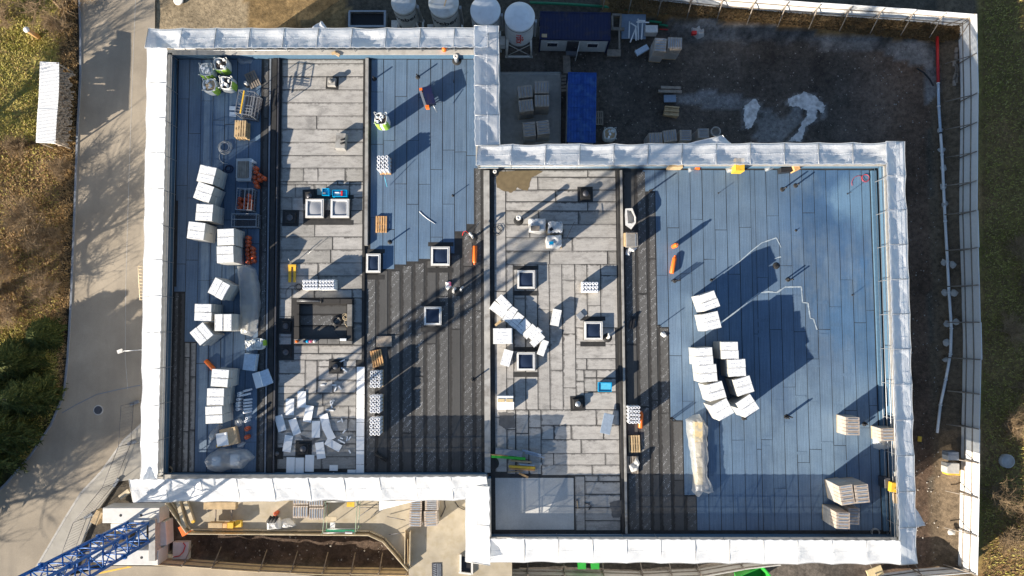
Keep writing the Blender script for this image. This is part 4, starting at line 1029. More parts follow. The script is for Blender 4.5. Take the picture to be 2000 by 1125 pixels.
for (x, y), l in zip(Z5([(728, 630), (728, 703)]), ('upper orange-red bottle beside the torn brown pack', 'lower orange-red bottle beside the torn brown pack')):
    put_bottle(x, y, l, 'orange bottles by the torn pack')
order(L1, 'orange-red bottle beside the plank bundle, %s of its loose cluster')
order(L2, 'orange-red bottle in the double row against two foam stacks, %s')
order(L3, 'orange-red bottle inside the wire cage, %s of those')
# ------------------------------------------------ wire cages
def cage(pts, z, label, n=7, mat='steel'):
    c, a, wd, ln = quad_frame(pts, z)
    t = thing('wire_cage', label, 'wire cage', (c.x, c.y, 0.015), a)
    MB().box(0, 0, 0.05, wd, ln, 0.05).part('floor', M['darksteel'], t)
    for x in (-1, 1):
        for y in (-1, 1): MB().box(x*(wd/2-.03), y*(ln/2-.03), 0, .05, .05, z).part('post', M[mat], t)
    for zz in (0.4, z-.04):
        for s in (-1, 1):
            MB().box(0, s*(ln/2-.03), zz, wd-.1, .035, .035).part('rail', M[mat], t); MB().box(s*(wd/2-.03), 0, zz, .035, ln-.1, .035).part('rail', M[mat], t)
    for s in (-1, 1):
        for k in range(n):
            q = -0.5+(k+1)/(n+1)
            MB().box(q*wd, s*(ln/2-.03), .1, .012, .012, z-.15).part('wire', M[mat], t)
            MB().box(s*(wd/2-.03), q*ln, .1, .012, .012, z-.15).part('wire', M[mat], t)
    return t, wd, ln
cg, cw, cl = cage(Z3([(618, 374), (755, 380), (740, 568), (602, 560)]), 0.95, 'wire cage filled with orange gas bottles')
MB().box(0.02, 0, .9, .04, cl-.1, .04).part('bar', M['steel'], cg); MB().box(.30, 0, .9, .04, cl-.1, .04).part('bar', M['steel'], cg)
cg, cw, cl = cage(Z3([(572, 590), (785, 592), (782, 706), (568, 705)]), 0.95, 'empty low wire cage below the filled one')
MB().box(0, .05, .9, cw-.1, .04, .04).part('bar', M['steel'], cg)
for k in range(8): MB().box(-cw/2+.25+k*.2, 0, .45, .03, cl-.15, .03).part('bar', M['darksteel'], cg)
cg, cw, cl = cage(Zm(270, 30, 4.5, [(865, 655), (1010, 665), (1010, 888), (860, 855)]), 1.6, 'tall silvery aluminium frame cage with a yellow bar across', 5, 'steel')
MB().box(-cw*0.14, 0, 1.58, .09, cl-.1, .07).part('yellow_bar', M['yellow'], cg)
for k in range(4): MB().box(cw*(0.06+0.1*k), 0, 1.2-.2*k, .05, cl-.15, .05).part('rung', M['steel'], cg)
for k in range(3): MB().box(0, -cl*(.1+.12*k), 1.5, cw-.1, .04, .04).part('bar', M['steel'], cg)
pack_thing(Zm(270, 30, 4.5, [(800, 795), (858, 800), (862, 832), (802, 830)]), 0.12, 0.08, 'upper short grey board poking out left of the aluminium cage', 'paleblue', name='short_board', cat='board')
pack_thing(Zm(270, 30, 4.5, [(800, 848), (860, 850), (862, 888), (802, 886)]), 0.12, 0.08, 'lower short grey board poking out left of the aluminium cage', 'paleblue', name='short_board', cat='board')

# ------------------------------------------------ pallets
def pallet_meshes(mat):
    return {'slat': MB().box(0, 0, 0, 0.105, 1.2, 0.022).mesh('slat', mat), 'stringer': MB().box(0, 0, 0, 0.8, 0.10, 0.022).mesh('stringer', mat),
            'block': MB().box(0, 0, 0, 0.10, 0.12, 0.078).mesh('block', mat), 'runner': MB().box(0, 0, 0, 0.10, 1.2, 0.022).mesh('runner', mat)}
PM = {k: pallet_meshes(M[k]) for k in ('wood_orange', 'wood_grey', 'wood')}
def pallet(loc, rz, label, wood='wood', flip=False, group=None, lite=False):
    t = thing('pallet', label, 'pallet', loc, rz, group); m = PM[wood]
    if flip: t.rotation_euler = (0, math.pi, rz); t.location = (loc[0], loc[1], loc[2]+0.144)
    for i in range(5): child('slat', m['slat'], t, (-0.3475+i*0.17375, 0, 0.122))
    for y in (-.54, 0, .54): child('stringer', m['stringer'], t, (0, y, 0.10))
    if not lite:
        for y in (-.54, 0, .54):
            for x in (-.34, 0, .34): child('block', m['block'], t, (x, y, 0.022))
    for x in (-.34, 0, .34): child('runner', m['runner'], t, (x, 0, 0))
    return t
def pallet_px(px, py, rz, label, wood='wood', n=1, z=0.02, flip=False, group=None):
    h = 0.15*n; p = U(px, py, z+h)
    for k in range(n): pallet((p.x+rnd.gauss(0, .02)*(k > 0), p.y+rnd.gauss(0, .02)*(k > 0), z+0.146*k), R(rz)+rnd.gauss(0, .02), label if n == 1 or k == n-1 else label.replace('topmost', ('lowest', 'second lowest', 'third lowest', 'third highest', 'second highest')[k]), wood, flip, group or ('stacked pallets on the roof' if n > 1 else None))
pallet_px(744, 438, 0, 'orange-brown pallet lying alone on the left blue field', 'wood_orange', 2) if False else None
pallet_px(744.5, 438, 0, 'orange-brown pallet lying alone on the left blue field', 'wood_orange')
pallet_px(736, 700, 12, 'orange-brown pallet lying askew above the upright roll blocks', 'wood_orange')
pallet_px(469, 252, 0, 'topmost pallet of the pale pile below the aluminium cage', 'wood', 6)
pallet_px(493, 155, 25, 'weathered grey pallet lying askew near the full sacks', 'wood_grey')
pallet_px(1239, 867, 0, 'pale pallet lying on black felt below the upright rolls', 'wood')
pallet_px(1236, 908, 0, 'pallet heaped with white rubbish at the end of the black felt row', 'wood_grey')

# ------------------------------------------------ upright rolls
ROLL = MB().lathe([(0.118, 0), (0.125, 0.01), (0.125, 0.98), (0.112, 1.0), (0.066, 1.0), (0.060, 0.5)], n=14).mesh('roofing_roll', M['roll'])
def roll(x, y, z, label, group, rot=None, s=1.0):
    o = child('roofing_roll', ROLL, None, (x, y, z), rot=rot or (rnd.gauss(0, .015), rnd.gauss(0, .015), rnd.uniform(0, 6))); o.scale = (s, s, s)
    return tag(o, label, 'roll', group)
def roll_block(pts, z, nx, ny, label, group, pal='wood', wrap=False):
    c, a, wd, ln = quad_frame(pts, z+1.15)
    pallet((c.x, c.y, z), a, 'pallet carrying the '+group, pal)
    dx, dy = wd/nx, ln/ny; s = min(dx, dy)/0.255
    for i in range(nx):
        for j in range(ny):
            x, y = -wd/2+dx*(i+.5), -ln/2+dy*(j+.5)
            roll(c.x+x*math.cos(a)-y*math.sin(a), c.y+x*math.sin(a)+y*math.cos(a), z+0.148, label.replace('white roll', 'white roll, row %s column %s,' % (ORD[ny-1-j], ORD[i])).replace('white roll, row', 'white roll, row'), group, s=min(1.05, s*0.98))
ZD = lambda p: Zm(680, 520, 4.688, p)
roll_block([(721.5, 723.5), (743, 723.5), (743, 757.5), (721.5, 757.5)], 0.02, 3, 5, 'white roll in the upper of three roll blocks', 'rolls in the upper block')
roll_block([(721.5, 771.5), (743, 771.5), (743, 807.5), (721.5, 807.5)], 0.02, 3, 5, 'white roll in the middle of three roll blocks', 'rolls in the middle block')
roll_block([(721.5, 815), (743, 815), (743, 851), (721.5, 851)], 0.02, 3, 5, 'white roll in the lower of three roll blocks', 'rolls in the lower block')
roll_block([(1227.5, 793), (1252, 793), (1252, 829), (1227.5, 829)], 0.02, 4, 5, 'white roll with blue core standing beside the right coping', 'rolls beside the right coping')
roll_block([(736, 303.5), (760, 303.5), (760, 333), (736, 333)], 0.02, 3, 4, 'white roll standing on the pallet on the upper blue field', 'rolls on the upper blue field pallet', 'wood_orange')
# rolls under bubbly white wrap
for pts, lab in ((Z4([(1170, 198), (1300, 195), (1300, 285), (1172, 285)]), 'left one of two white wrapped roll blocks above the raised curb'),
                 (Z4([(1310, 198), (1440, 195), (1442, 285), (1312, 287)]), 'right one of two white wrapped roll blocks above the raised curb'),
                 (Zm(930, 540, 4.326, [(893, 42), (1035, 44), (1032, 135), (890, 135)]), 'white wrapped roll block alone on the right pale strip')):
    zt = 1.12 if 'above' in lab else 0.75
    c, a, wd, ln = quad_frame(pts, zt)
    t = thing('wrapped_roll_block', lab, 'wrapped rolls', (c.x, c.y, 0.02), a)
    MB().box(0, 0, 0, wd*.95, ln*.95, .12).part('pallet', M['wood'], t)
    nx, ny = 5, 3
    for i in range(nx):
        for j in range(ny):
            rr = wd/nx*0.53; x, y = -wd/2+wd/nx*(i+.5), -ln/2+ln/ny*(j+.5)
            MB().lathe([(rr, .12), (rr, zt-.05), (rr*.8, zt), (rr*.34, zt+.005), (rr*.30, zt-.35)], x, y, 12).part('roll', M['roll'], t)
    tt = MB().box(0, 0, 0.12, wd*0.98, ln*.98, zt-.3).part('wrap', M['bag'], t)

# rolls lying and standing beside the lower left stacks
for i, (x, y) in enumerate(Zm(450, 660, 6.62, [(92, 800), (86, 845), (84, 885), (84, 928), (107, 718), (105, 750), (210, 1040), (196, 1078)])):
    p = U(x, y, 0.8); roll(p.x, p.y, 0.02, 'thin white roll standing in the gap behind the lower left stacks', 'thin rolls behind the stacks', s=0.8)
for i, ((x0, y0), (x1, y1)) in enumerate([(a, b) for a, b in zip(Zm(450, 660, 6.62, [(170, 690), (150, 745), (175, 805), (172, 845), (170, 885), (172, 925), (172, 965)]), Zm(450, 660, 6.62, [(262, 665), (262, 718), (238, 800), (238, 840), (238, 880), (238, 920), (235, 955)]))]):
    A, B = U(x0, y0, .4), U(x1, y1, .4); d = B-A; d.z = -0.35
    o = roll(A.x, A.y, .45, 'white roll leaning in the shaded heap beside the lower left stacks', 'rolls leaning in the shaded heap', rot=d.to_track_quat('Z', 'Y').to_euler(), s=.62)

order([o for o in COL.objects if o.get('group') == 'thin rolls behind the stacks'], 'thin white roll upright behind the lower left stacks, %s')
order([o for o in COL.objects if o.get('group') == 'rolls leaning in the shaded heap'], 'white roll leaning in the shaded heap by the stacks, %s')
# ------------------------------------------------ bulk bags
def bulk_bag(px, py, label, h=1.0, r=0.47, fill='rubble', seed=0, rz=0.0, greens=(0.5, 3.4)):
    p = U(px, py, h*0.8); t = thing('bulk_bag', label, 'bulk bag', (p.x, p.y, 0.02), rz)
    prof = [(r*.9, 0), (r*1.05, .12), (r*1.12, h*.4), (r*1.08, h*.75), (r*1.0, h*.93), (r*.98, h), (r*.88, h*.99), (r*.84, h*.86)]
    MB().lathe(prof, n=26, sq=.35, jit=seed+1).part('bag_body', M['bag'], t)
    mb = MB(); n = 10
    for i in range(n+1):
        for j in range(n+1):
            a, b = 2*i/n-1, 2*j/n-1
            z = h*.87+0.16*(1-a*a)*(1-b*b)+.10*noise.noise(Vector((a*3+seed*4, b*3, 1)))
            mb.v.append((a*r*.80, b*r*.80, z))
    for i in range(n):
        for j in range(n): k = i*(n+1)+j; mb.face([k, k+n+1, k+n+2, k+1])
    mb.part('contents', M[fill], t)
    for k in range(6):                                   # crumpled film and strips poking out
        x, y = rnd.uniform(-.3, .3), rnd.uniform(-.3, .3); mb = MB()
        pts = [(x+.1*math.cos(q)*rnd.uniform(.8, 1.5), y+.1*math.sin(q)*rnd.uniform(.8, 1.8), h*.98+rnd.uniform(0, .12)) for q in (0, 1.2, 2.4, 3.8, 5)]
        b0 = 0; mb.v = pts+[(x, y, h*1.08)]
        for q in range(5): mb.face([q, (q+1) % 5, 5])
        mb.part('scrap', M['bag' if k % 2 else 'foam_plain'], t)
    for g in greens:
        mb = MB(); m = 7
        for i in range(m):
            for zz in (h*.15, h*.80):
                a_ = g+(-.45+.9*i/(m-1)); q = 1/max(abs(math.cos(a_)), abs(math.sin(a_)))**.35
                mb.v.append((r*1.16*q*math.cos(a_), r*1.16*q*math.sin(a_), zz))
        for i in range(m-1): mb.face([i*2, i*2+2, i*2+3, i*2+1])
        for i in range(m):
            a_ = g+(-.45+.9*i/(m-1)); q = 1/max(abs(math.cos(a_)), abs(math.sin(a_)))**.35
            mb.v.append((r*1.02*q*math.cos(a_), r*1.02*q*math.sin(a_), h*1.0))
        for i in range(m-1): mb.face([i*2+1, i*2+3, m*2+i+1, m*2+i])
        mb.part('green_panel', M['baggreen'], t)
    for k in range(4):
        a_ = math.pi/4+k*math.pi/2; x, y = r*1.12*math.cos(a_), r*1.12*math.sin(a_)
        pts = [(x-.1*math.sin(a_), y+.1*math.cos(a_), h*.9), (x*1.15-.05*math.sin(a_), y*1.15, h*1.12), (x*1.15+.05*math.sin(a_), y*1.15, h*1.12), (x+.1*math.sin(a_), y-.1*math.cos(a_), h*.9)]
        MB().tube(pts, .022, 4).part('loop', M['bag'], t)
    return t
bulk_bag(404, 138, 'leftmost white and green bulk bag of the four, bluish film in it', fill='bag', seed=1, greens=(4.0, 5.2))
bulk_bag(433, 127, 'upper bulk bag of the four, with a thick white strip over its top', fill='rubble', seed=2, greens=(5.3, 4.2))
bulk_bag(411, 168, 'lower left bulk bag of the four, with brown splintered waste', fill='cardboard', seed=3, greens=(5.6,))
bulk_bag(443, 163, 'right bulk bag of the four, open onto black waste', fill='black', seed=4, greens=(6.0,))
bulk_bag(745, 234, 'lone white and lime bulk bag with a long shadow on the upper blue field', h=1.5, r=.44, seed=5, greens=(4.0, 5.4))
bulk_bag(505, 672, 'white bag with a lime panel beside the dark upstand', h=.8, r=.38, fill='bag', seed=6, greens=(0.2,))
bulk_bag(491, 674, 'crumpled white sack slumped against the lime panelled bag', h=.9, r=.34, fill='bag', seed=7, greens=())

# ------------------------------------------------ draped films, rags, heaps
def drape(outline, h, mat, label, cat, name='film_cover', spine=None, seed=0, p=4.0, amp=.10, zb=0.02, parts=None, nr=9):
    P = [U(x, y, zb+h*.35) for x, y in outline]
    n = len(P); S = []
    for i in range(n):
        a, b = P[i], P[(i+1) % n]; m = max(2, int((b-a).length/.16))
        for k in range(m): S.append(a.lerp(b, k/m))
    c = sum(S, Vector())/len(S)
    sp = [U(*q, zb) for q in spine] if spine else [c, c]
    t = thing(name, label, cat, (c.x, c.y, zb)) if parts is not None else None
    mb = MB(); N = len(S)
    def near(q):
        best = None
        for a, b in zip(sp[:-1], sp[1:]):
            d = b-a; L = d.length_squared
            u = max(0, min(1, (q-a).dot(d)/L)) if L > 1e-6 else 0
            r_ = a+d*u
            if best is None or (r_-q).length < (best-q).length: best = r_
        return best
    for j in range(nr+1):
        r_ = 1-j/nr
        for q in S:
            m = near(q); x = m.lerp(q, r_)
            z = h*(1-r_**p)**0.6 if r_ < 1 else 0
            nz = noise.noise(Vector((x.x*2.6+seed, x.y*2.6, seed)))+.5*noise.noise(Vector((x.x*6+seed, x.y*6, seed)))
            z += amp*nz*(1 if r_ < 1 else 0); e = .06*noise.noise(Vector((x.x*3, x.y*3, seed+5)))
            mb.v.append((x.x+e-c.x, x.y-e-c.y, max(z, .012)))
    for j in range(nr):
        for i in range(N): k = (i+1) % N; mb.face([j*N+i, j*N+k, (j+1)*N+k, (j+1)*N+i], True)
    if parts is None:
        o = child(name, mb.mesh(name, M[mat]), None, (c.x, c.y, zb)); return tag(o, label, cat)
    mb.part('film', M[mat], t)
    for pts, z0, z1, m_, nm in parts:
        q, a, wd, ln = quad_frame(pts, zb+z1); MB().box(q.x-c.x, q.y-c.y, z0, wd, ln, z1-z0, a).part(nm, M[m_], t)
    return t
drape(Z4([(622, 85), (715, 68), (770, 115), (800, 250), (808, 400), (790, 560), (775, 650), (730, 685), (655, 660), (650, 500), (640, 300)]), .85, 'wrap',
      'long clear film cover over planks beside the dark upstand', 'wrapped bundle', 'wrapped_bundle', Z4([(700, 130), (725, 400), (715, 600)]), 3, parts=[
      (Z4([(665, 415), (728, 420), (724, 465), (660, 465)]), .3, .55, 'cardboard', 'box'), (Z4([(670, 140), (745, 140), (750, 640), (675, 640)]), 0.02, .30, 'wood_grey', 'plank_stack'), (Z4([(668, 475), (715, 475), (700, 640), (660, 640)]), .3, .42, 'wood_pale', 'board')])
drape(Z5([(358, 905), (400, 850), (480, 800), (620, 800), (730, 812), (800, 878), (740, 930), (690, 985), (590, 985), (490, 1020), (400, 990)]), .75, 'wrap',
      'film-covered heap of packs in the lower left corner of the roof', 'wrapped bundle', 'wrapped_bundle', Z5([(440, 900), (680, 885)]), 6, parts=[
      (Z5([(425, 880), (500, 878), (498, 955), (425, 955)]), .02, .55, 'paleblue', 'pack'), (Z5([(585, 862), (655, 858), (650, 955), (590, 945)]), .02, .5, 'foam_plain', 'pack'), (Z5([(505, 880), (580, 870), (580, 950), (505, 950)]), .02, .42, 'wood_grey', 'plank_stack')])
drape(Zm(1200, 780, 3.75, [(525, 150), (575, 120), (625, 108), (690, 200), (685, 300), (690, 420), (680, 560), (715, 620), (733, 680), (690, 690), (650, 680), (610, 717), (570, 670), (580, 560), (560, 400), (535, 260)]), .62, 'wrap',
      'long clear film bundle of planks and boxes lying on the big blue roof', 'wrapped bundle', 'wrapped_bundle', Zm(1200, 780, 3.75, [(610, 170), (625, 400), (622, 640)]), 9, amp=.08, parts=[
      (Zm(1200, 780, 3.75, [(590, 165), (645, 165), (648, 312), (590, 312)]), .02, .62, 'ply', 'box'), (Zm(1200, 780, 3.75, [(590, 318), (632, 318), (640, 425), (595, 425)]), .02, .45, 'wood_pale', 'board_stack'),
      (Zm(1200, 780, 3.75, [(596, 430), (645, 430), (645, 495), (596, 495)]), .02, .5, 'wood_pale', 'board_stack'), (Zm(1200, 780, 3.75, [(594, 500), (650, 500), (642, 625), (600, 625)]), .02, .48, 'ply', 'board_stack')])
drape(Z5([(400, 700), (430, 640), (500, 575), (520, 600), (470, 660), (440, 720), (410, 745)]), .25, 'wrap', 'thin clear film blown flat beside the torn brown pack', 'plastic sheet')
t = thing('torn_pack', 'torn brown and white pack half unwrapped near the bottom left', 'insulation pack', U(443, 853, .3).xy.to_tuple()+(.02,))
c0 = t.location
for pts, z0, z1, m_, nm in ((Z5([(500, 635), (640, 605), (655, 755), (510, 790)]), 0, .5, 'cardboard', 'torn_wrapper'), (Z5([(455, 670), (560, 655), (566, 768), (480, 785)]), .5, .68, 'foam_plain', 'foam_boards'), (Z5([(462, 770), (500, 768), (505, 788), (470, 790)]), .02, .2, 'yellow', 'yellow_strip')):
    q, a, wd, ln = quad_frame(pts, z1); puff(wd, ln, z1-z0, .02).part(nm, M[m_], t, (q.x-c0.x, q.y-c0.y, z0), a)
drape(Z5([(625, 560), (665, 530), (700, 560), (690, 600), (650, 610), (628, 590)]), .3, 'wrap2', 'crumpled film ball right of the lowest foam stack', 'plastic sheet', amp=.15)
drape(Z5([(648, 770), (690, 740), (728, 745), (700, 790), (655, 795)]), .2, 'wrap2', 'crumpled film scrap beside the lower orange bottle', 'plastic sheet', amp=.12)
drape([(1222, 489), (1230, 482), (1245, 484), (1238, 491), (1232, 490), (1229, 500), (1222, 497)], .12, 'glovewhite', 'white torn rag below the covered pallet', 'rag', 'rag')
drape([(870, 551), (879, 549), (882, 560), (874, 567), (870, 562)], .15, 'glovewhite', 'small white rag with a red corner on black felt', 'rag', 'rag', parts=[([(876, 551), (881, 551), (881, 558), (876, 558)], .1, .17, 'pink', 'red_corner')])
drape([(1291, 649), (1298, 648), (1303, 656), (1297, 659), (1291, 655)], .1, 'glovewhite', 'white cloth dropped at the step of the big blue roof', 'rag', 'rag')
drape([(1236, 905), (1244, 893), (1250, 905), (1245, 920), (1233, 922), (1228, 910)], .35, 'wrap2', 'heap of white and dark scraps on the last pallet', 'rubbish', 'rubbish_heap', amp=.3, zb=.16)
drape(Zm(1230, 250, 6.06, [(690, 450), (760, 440), (830, 470), (780, 490), (700, 525)]), .3, 'wrap', 'crumpled film beside the orange tool box under the top scaffold', 'plastic sheet', amp=.2)
drape(Zm(1230, 250, 6.06, [(1140, 480), (1170, 440), (1260, 440), (1320, 525), (1160, 530)]), .3, 'wrap', 'crumpled film under the yellow box at the top scaffold', 'plastic sheet', amp=.2)
drape(Zm(1230, 250, 6.06, [(1590, 440), (1740, 430), (1740, 460), (1640, 510), (1610, 510)]), .3, 'wrap', 'crumpled film at the top scaffold, right of the yellow box', 'plastic sheet', amp=.2)
drape(Zm(270, 30, 4.5, [(860, 360), (930, 350), (1010, 385), (990, 420), (900, 430), (870, 400)]), .12, 'wrap', 'flat shiny film scrap near the four bulk bags', 'plastic sheet', amp=.12)

# ------------------------------------------------ raised curb enclosure with black felt floor
ZP = lambda p: Zm(560, 570, 10.23, p)
cu = thing('raised_curb', 'rectangular raised curb around a printed black felt floor on the pale strip', 'roof curb', U(630, 628, .02))
cc = cu.location
def lq(pts, z0, z1, nm, mat, par=cu, sub=None):
    q, a, wd, ln = quad_frame(pts, z1)
    o = MB().box(0, 0, 0, wd, ln, z1-z0).part(nm, M[mat], sub or par, (q.x-par.location.x, q.y-par.location.y, z0-par.location.z), a)
    return o
for a_, b_ in ((240, 440), (450, 665), (680, 940)):
    q = [U(x, y, 0.05) for x, y in ZP([(245, a_), (1200, a_), (1200, b_), (245, b_)])]
    me, loc = sheet_mesh('felt_floor', q, 0.05, 0.01, M['felt_black'], 1); child('felt_floor', me, cu, loc-cc)
for pts in ([(160, 150), (680, 150), (680, 235), (160, 235)], [(690, 150), (1060, 145), (1060, 235), (690, 235)], [(1070, 145), (1300, 145), (1300, 240), (1070, 235)],
            [(150, 250), (245, 250), (245, 440), (150, 440)], [(150, 455), (245, 450), (245, 690), (148, 690)], [(148, 705), (245, 700), (245, 935), (140, 935)],
            [(145, 945), (370, 940), (370, 1035), (145, 1040)], [(640, 945), (805, 945), (805, 1040), (640, 1040)], [(815, 945), (1050, 945), (1050, 1040), (815, 1040)], [(380, 945), (630, 945), (630, 1038), (380, 1038)],
            [(1060, 980), (1300, 980), (1300, 1040), (1060, 1040)], [(1205, 250), (1300, 250), (1300, 690), (1205, 690)], [(1205, 705), (1300, 700), (1300, 970), (1205, 970)]):
    lq(ZP(pts), 0.02, 0.48, 'curb_block', 'felt_grey2' if rnd.random() < .55 else 'felt_black')
def coil(px, py, rr, label, mat, n=4, z=.05, tr=.02, jit=.12, tails=1, col='hose'):
    c = U(px, py, z+.05); t = thing(col+'_coil', label, col, (c.x, c.y, z))
    for k in range(n):
        ro = rr*(1-.09*k); pts = []
        ox, oy = rnd.uniform(-jit, jit)*rr, rnd.uniform(-jit, jit)*rr
        for i in range(25): a = 2*math.pi*i/24; pts.append((ox+ro*math.cos(a)*(1+.05*math.sin(3*a+k)), oy+ro*math.sin(a), .02+.03*k+.01*math.sin(a*2)))
        MB().tube(pts, tr, 5).part('loop', M[mat], t)
    for k in range(tails):
        a = rnd.uniform(0, 6); pts = [(rr*math.cos(a), rr*math.sin(a), .02)]
        for i in range(5): a += .45; pts.append((pts[-1][0]+.25*math.cos(a), pts[-1][1]+.25*math.sin(a), .02))
        MB().tube(pts, tr, 5).part('free_end', M[mat], t)
    return t
coil(659, 627, .42, 'coil of thick black hose inside the raised curb', 'black', 5, .07, .03, .05)
coil(675, 620, .22, 'tangled pale green rope beside the black hose coil', 'bin_green' if False else 'wood_pale', 5, .1, .012, .4, 2, 'rope')
coil(440, 288, .50, 'coil of pale hose on the left blue field', 'offwhite', 5, .03, .018, .1)
coil(447, 330, .28, 'coil of dark blue hose in the shade', 'navy', 4, .03, .02, .2)
coil(969, 450, .35, 'tangled thin cable beside the middle coping', 'black', 4, .03, .012, .3, 2, 'cable')
coil(583, 562, .25, 'small knot of cable below the wrapped roll blocks', 'black', 3, .03, .012, .3, 1, 'cable')
coil(1710, 1040, .30, 'small loop of pale hose near the lower right corner', 'offwhite', 3, .03, .014, .1)
coil(1690, 348, .28, 'red and pale cable loop near the upper right corner', 'red', 2, .03, .012, .1, 1, 'cable')
coil(330, 918, .25, 'pinkish hose loop in the lower left roof corner', 'cardboard', 3, .03, .016, .2)
for i, (x, nm, mt, lab) in enumerate(((195, 'tin', 'orange', 'orange tin on the curb corner'), (350, 'canister', 'navy', 'small dark blue canister on the curb'), (410, 'canister', 'cyan', 'small bright blue canister on the curb'), (470, 'canister', 'pink', 'small pink canister on the curb'), (550, 'canister', 'offwhite', 'small pale canister on the curb'))):
    x, y = ZP([(x, 990)])[0]; p = U(x, y, .7)
    o = child(nm, MB().lathe([(.09, 0), (.10, .02), (.10, .22), (.05, .26), (.045, .30)], n=10).mesh(nm, M[mt]), None, (p.x, p.y, .49)); tag(o, lab, nm)
pack_thing(ZP([(1062, 932), (1188, 932), (1188, 978), (1062, 978)]), .62, .12, 'small white block on the lower right of the curb', 'foam_plain', name='foam_block', cat='foam block', zb=.02)
def rod(p0, p1, r_, mat, label, cat='rod', name='rod', z=(.06, .06)):
    A, B = U(*p0, z[0]), U(*p1, z[1]); return MB().tube([A, (A+B)/2, B], r_, 6).solo(name, M[mat], label, cat)
rod(*ZP([(215, 155), (665, 180)]), .02, 'darksteel', 'thin dark torch lance resting along the top of the curb', 'torch lance', 'torch_lance', (.52, .52))
rod(*ZP([(200, 182), (665, 190)]), .02, 'steel', 'pale rod resting along the top of the curb', z=(.52, .52))
rod(*ZP([(680, 115), (680, 230)]), .03, 'black', 'short dark bar across the top edge of the curb', z=(.53, .53))
rod((600, 497), (643, 462), .012, 'steel', 'thin bent rod on the pale strip right of the shadow', z=(.04, .04))
rod((756, 365), (751, 345), .02, 'cyan2', 'turquoise broom stick on the left blue field', 'broom', 'broom', (.1, .9))
tag(MB().tube([U(x, y, .04) for x, y in [(819, 413), (826, 420), (836, 428), (850, 437)]], .025, 6).solo('white_strip', M['white'], 'thin white curved strip lying on the left blue field', 'strip'))
rod((1106, 467), (1122, 433), .02, 'darksteel', 'thin rod propped over the wrapped pallets', z=(1.2, .9))

# cyan boxes
def crate(pts, z, h, label, mat, inner=None, cat='crate', name='crate'):
    c, a, wd, ln = quad_frame(pts, z); t = thing(name, label, cat, (c.x, c.y, z-h), a); th = .035
    MB().box(0, 0, 0, wd, ln, .03).part('base', M[mat], t)
    for s in (-1, 1):
        MB().box(0, s*(ln-th)/2, .03, wd, th, h-.03).part('side', M[mat], t); MB().box(s*(wd-th)/2, 0, .03, th, ln-2*th, h-.03).part('side', M[mat], t)
    if inner: MB().box(0, 0, .03, wd-.12, ln-.12, h*.6).part('contents', M[inner], t)
    return t
t = crate(Z3([(1338, 380), (1395, 380), (1398, 440), (1336, 438)]), .42, .4, 'smaller cyan crate above the frosted skylights', 'cyan', 'cyan2')
MB().box(-.1, -.1, .3, .2, .1, .12).part('tool', M['steel'], t)
t = crate(Z3([(1425, 393), (1548, 393), (1546, 450), (1423, 450)]), .42, .4, 'wide cyan crate above the frosted skylights', 'cyan', 'cyan2')
MB().box(.15, 0, .3, .12, .35, .12).part('tool', M['red'], t); MB().box(-.2, .05, .3, .3, .06, .12).part('tool', M['white'], t)
t = crate(Zm(930, 540, 4.326, [(1030, 895), (1146, 895), (1146, 975), (1032, 973)]), .9, .25, 'bright cyan mortar tub with a long shadow below the right skylight', 'cyan', 'cyan2', 'tub', 'mortar_tub')
t.location.z = .65; MB().box(0, 0, -.63, .75, .5, .63).part('stand', M['darksteel'], t)
# white forked pallet truck
pt = thing('pallet_truck', 'yellow hand pallet truck with its forks pointing down the pale strip', 'pallet truck', U(570, 534, .02)); c0 = pt.location
for nm, pts, z0, z1, mt in (('fork', [(1052, 85), (1078, 85), (1072, 222), (1052, 222)], .08, .14, 'yellow'), ('fork', [(1092, 85), (1114, 85), (1114, 222), (1096, 222)], .08, .14, 'yellow'), ('crossbar', [(1050, 72), (1116, 72), (1116, 90), (1050, 90)], .08, .26, 'yellow')):
    lq(Z4(pts), z0, z1, nm, mt, pt)
hx_, hy_ = [v for v in U(568, 514, .5)][:2]
MB().tube([(hx_-c0.x, hy_-c0.y, .1), (hx_-c0.x-.05, hy_-c0.y+.25, .9)], .025, 6).part('handle', M['steel'], pt)
for s in (-.12, .12): MB().tube([(hx_-c0.x+s-.05, hy_-c0.y-.12, .09), (hx_-c0.x+s+.05, hy_-c0.y-.12, .09)], .08, 10).part('wheel', M['rubber'], pt)
# plank bundle with film at its edges
t = thing('plank_bundle', 'bundle of grey planks with white film bunched round its edges', 'plank bundle', U(474, 331, .3).xy.to_tuple()+(.02,))
for k in range(5):
    xa = 625+k*18.5; lq(Z3([(xa, 150), (xa+17, 150), (xa+14, 292), (xa-2, 292)]), .05, .55+.02*(k % 2), 'plank', 'wood_grey', t)
for pts in ([(612, 130), (735, 125), (735, 150), (612, 152)], [(610, 290), (735, 290), (735, 318), (612, 312)], [(610, 150), (622, 150), (620, 290), (610, 290)], [(720, 150), (742, 150), (742, 292), (718, 292)]):
    lq(Z3(pts), .05, .50, 'film_edge', 'wrap2', t)
p = U(*Z3([(755, 155)])[0], .5); roll(p.x, p.y, .02, 'single pale blue roll standing at the corner of the plank bundle', None, s=.9)

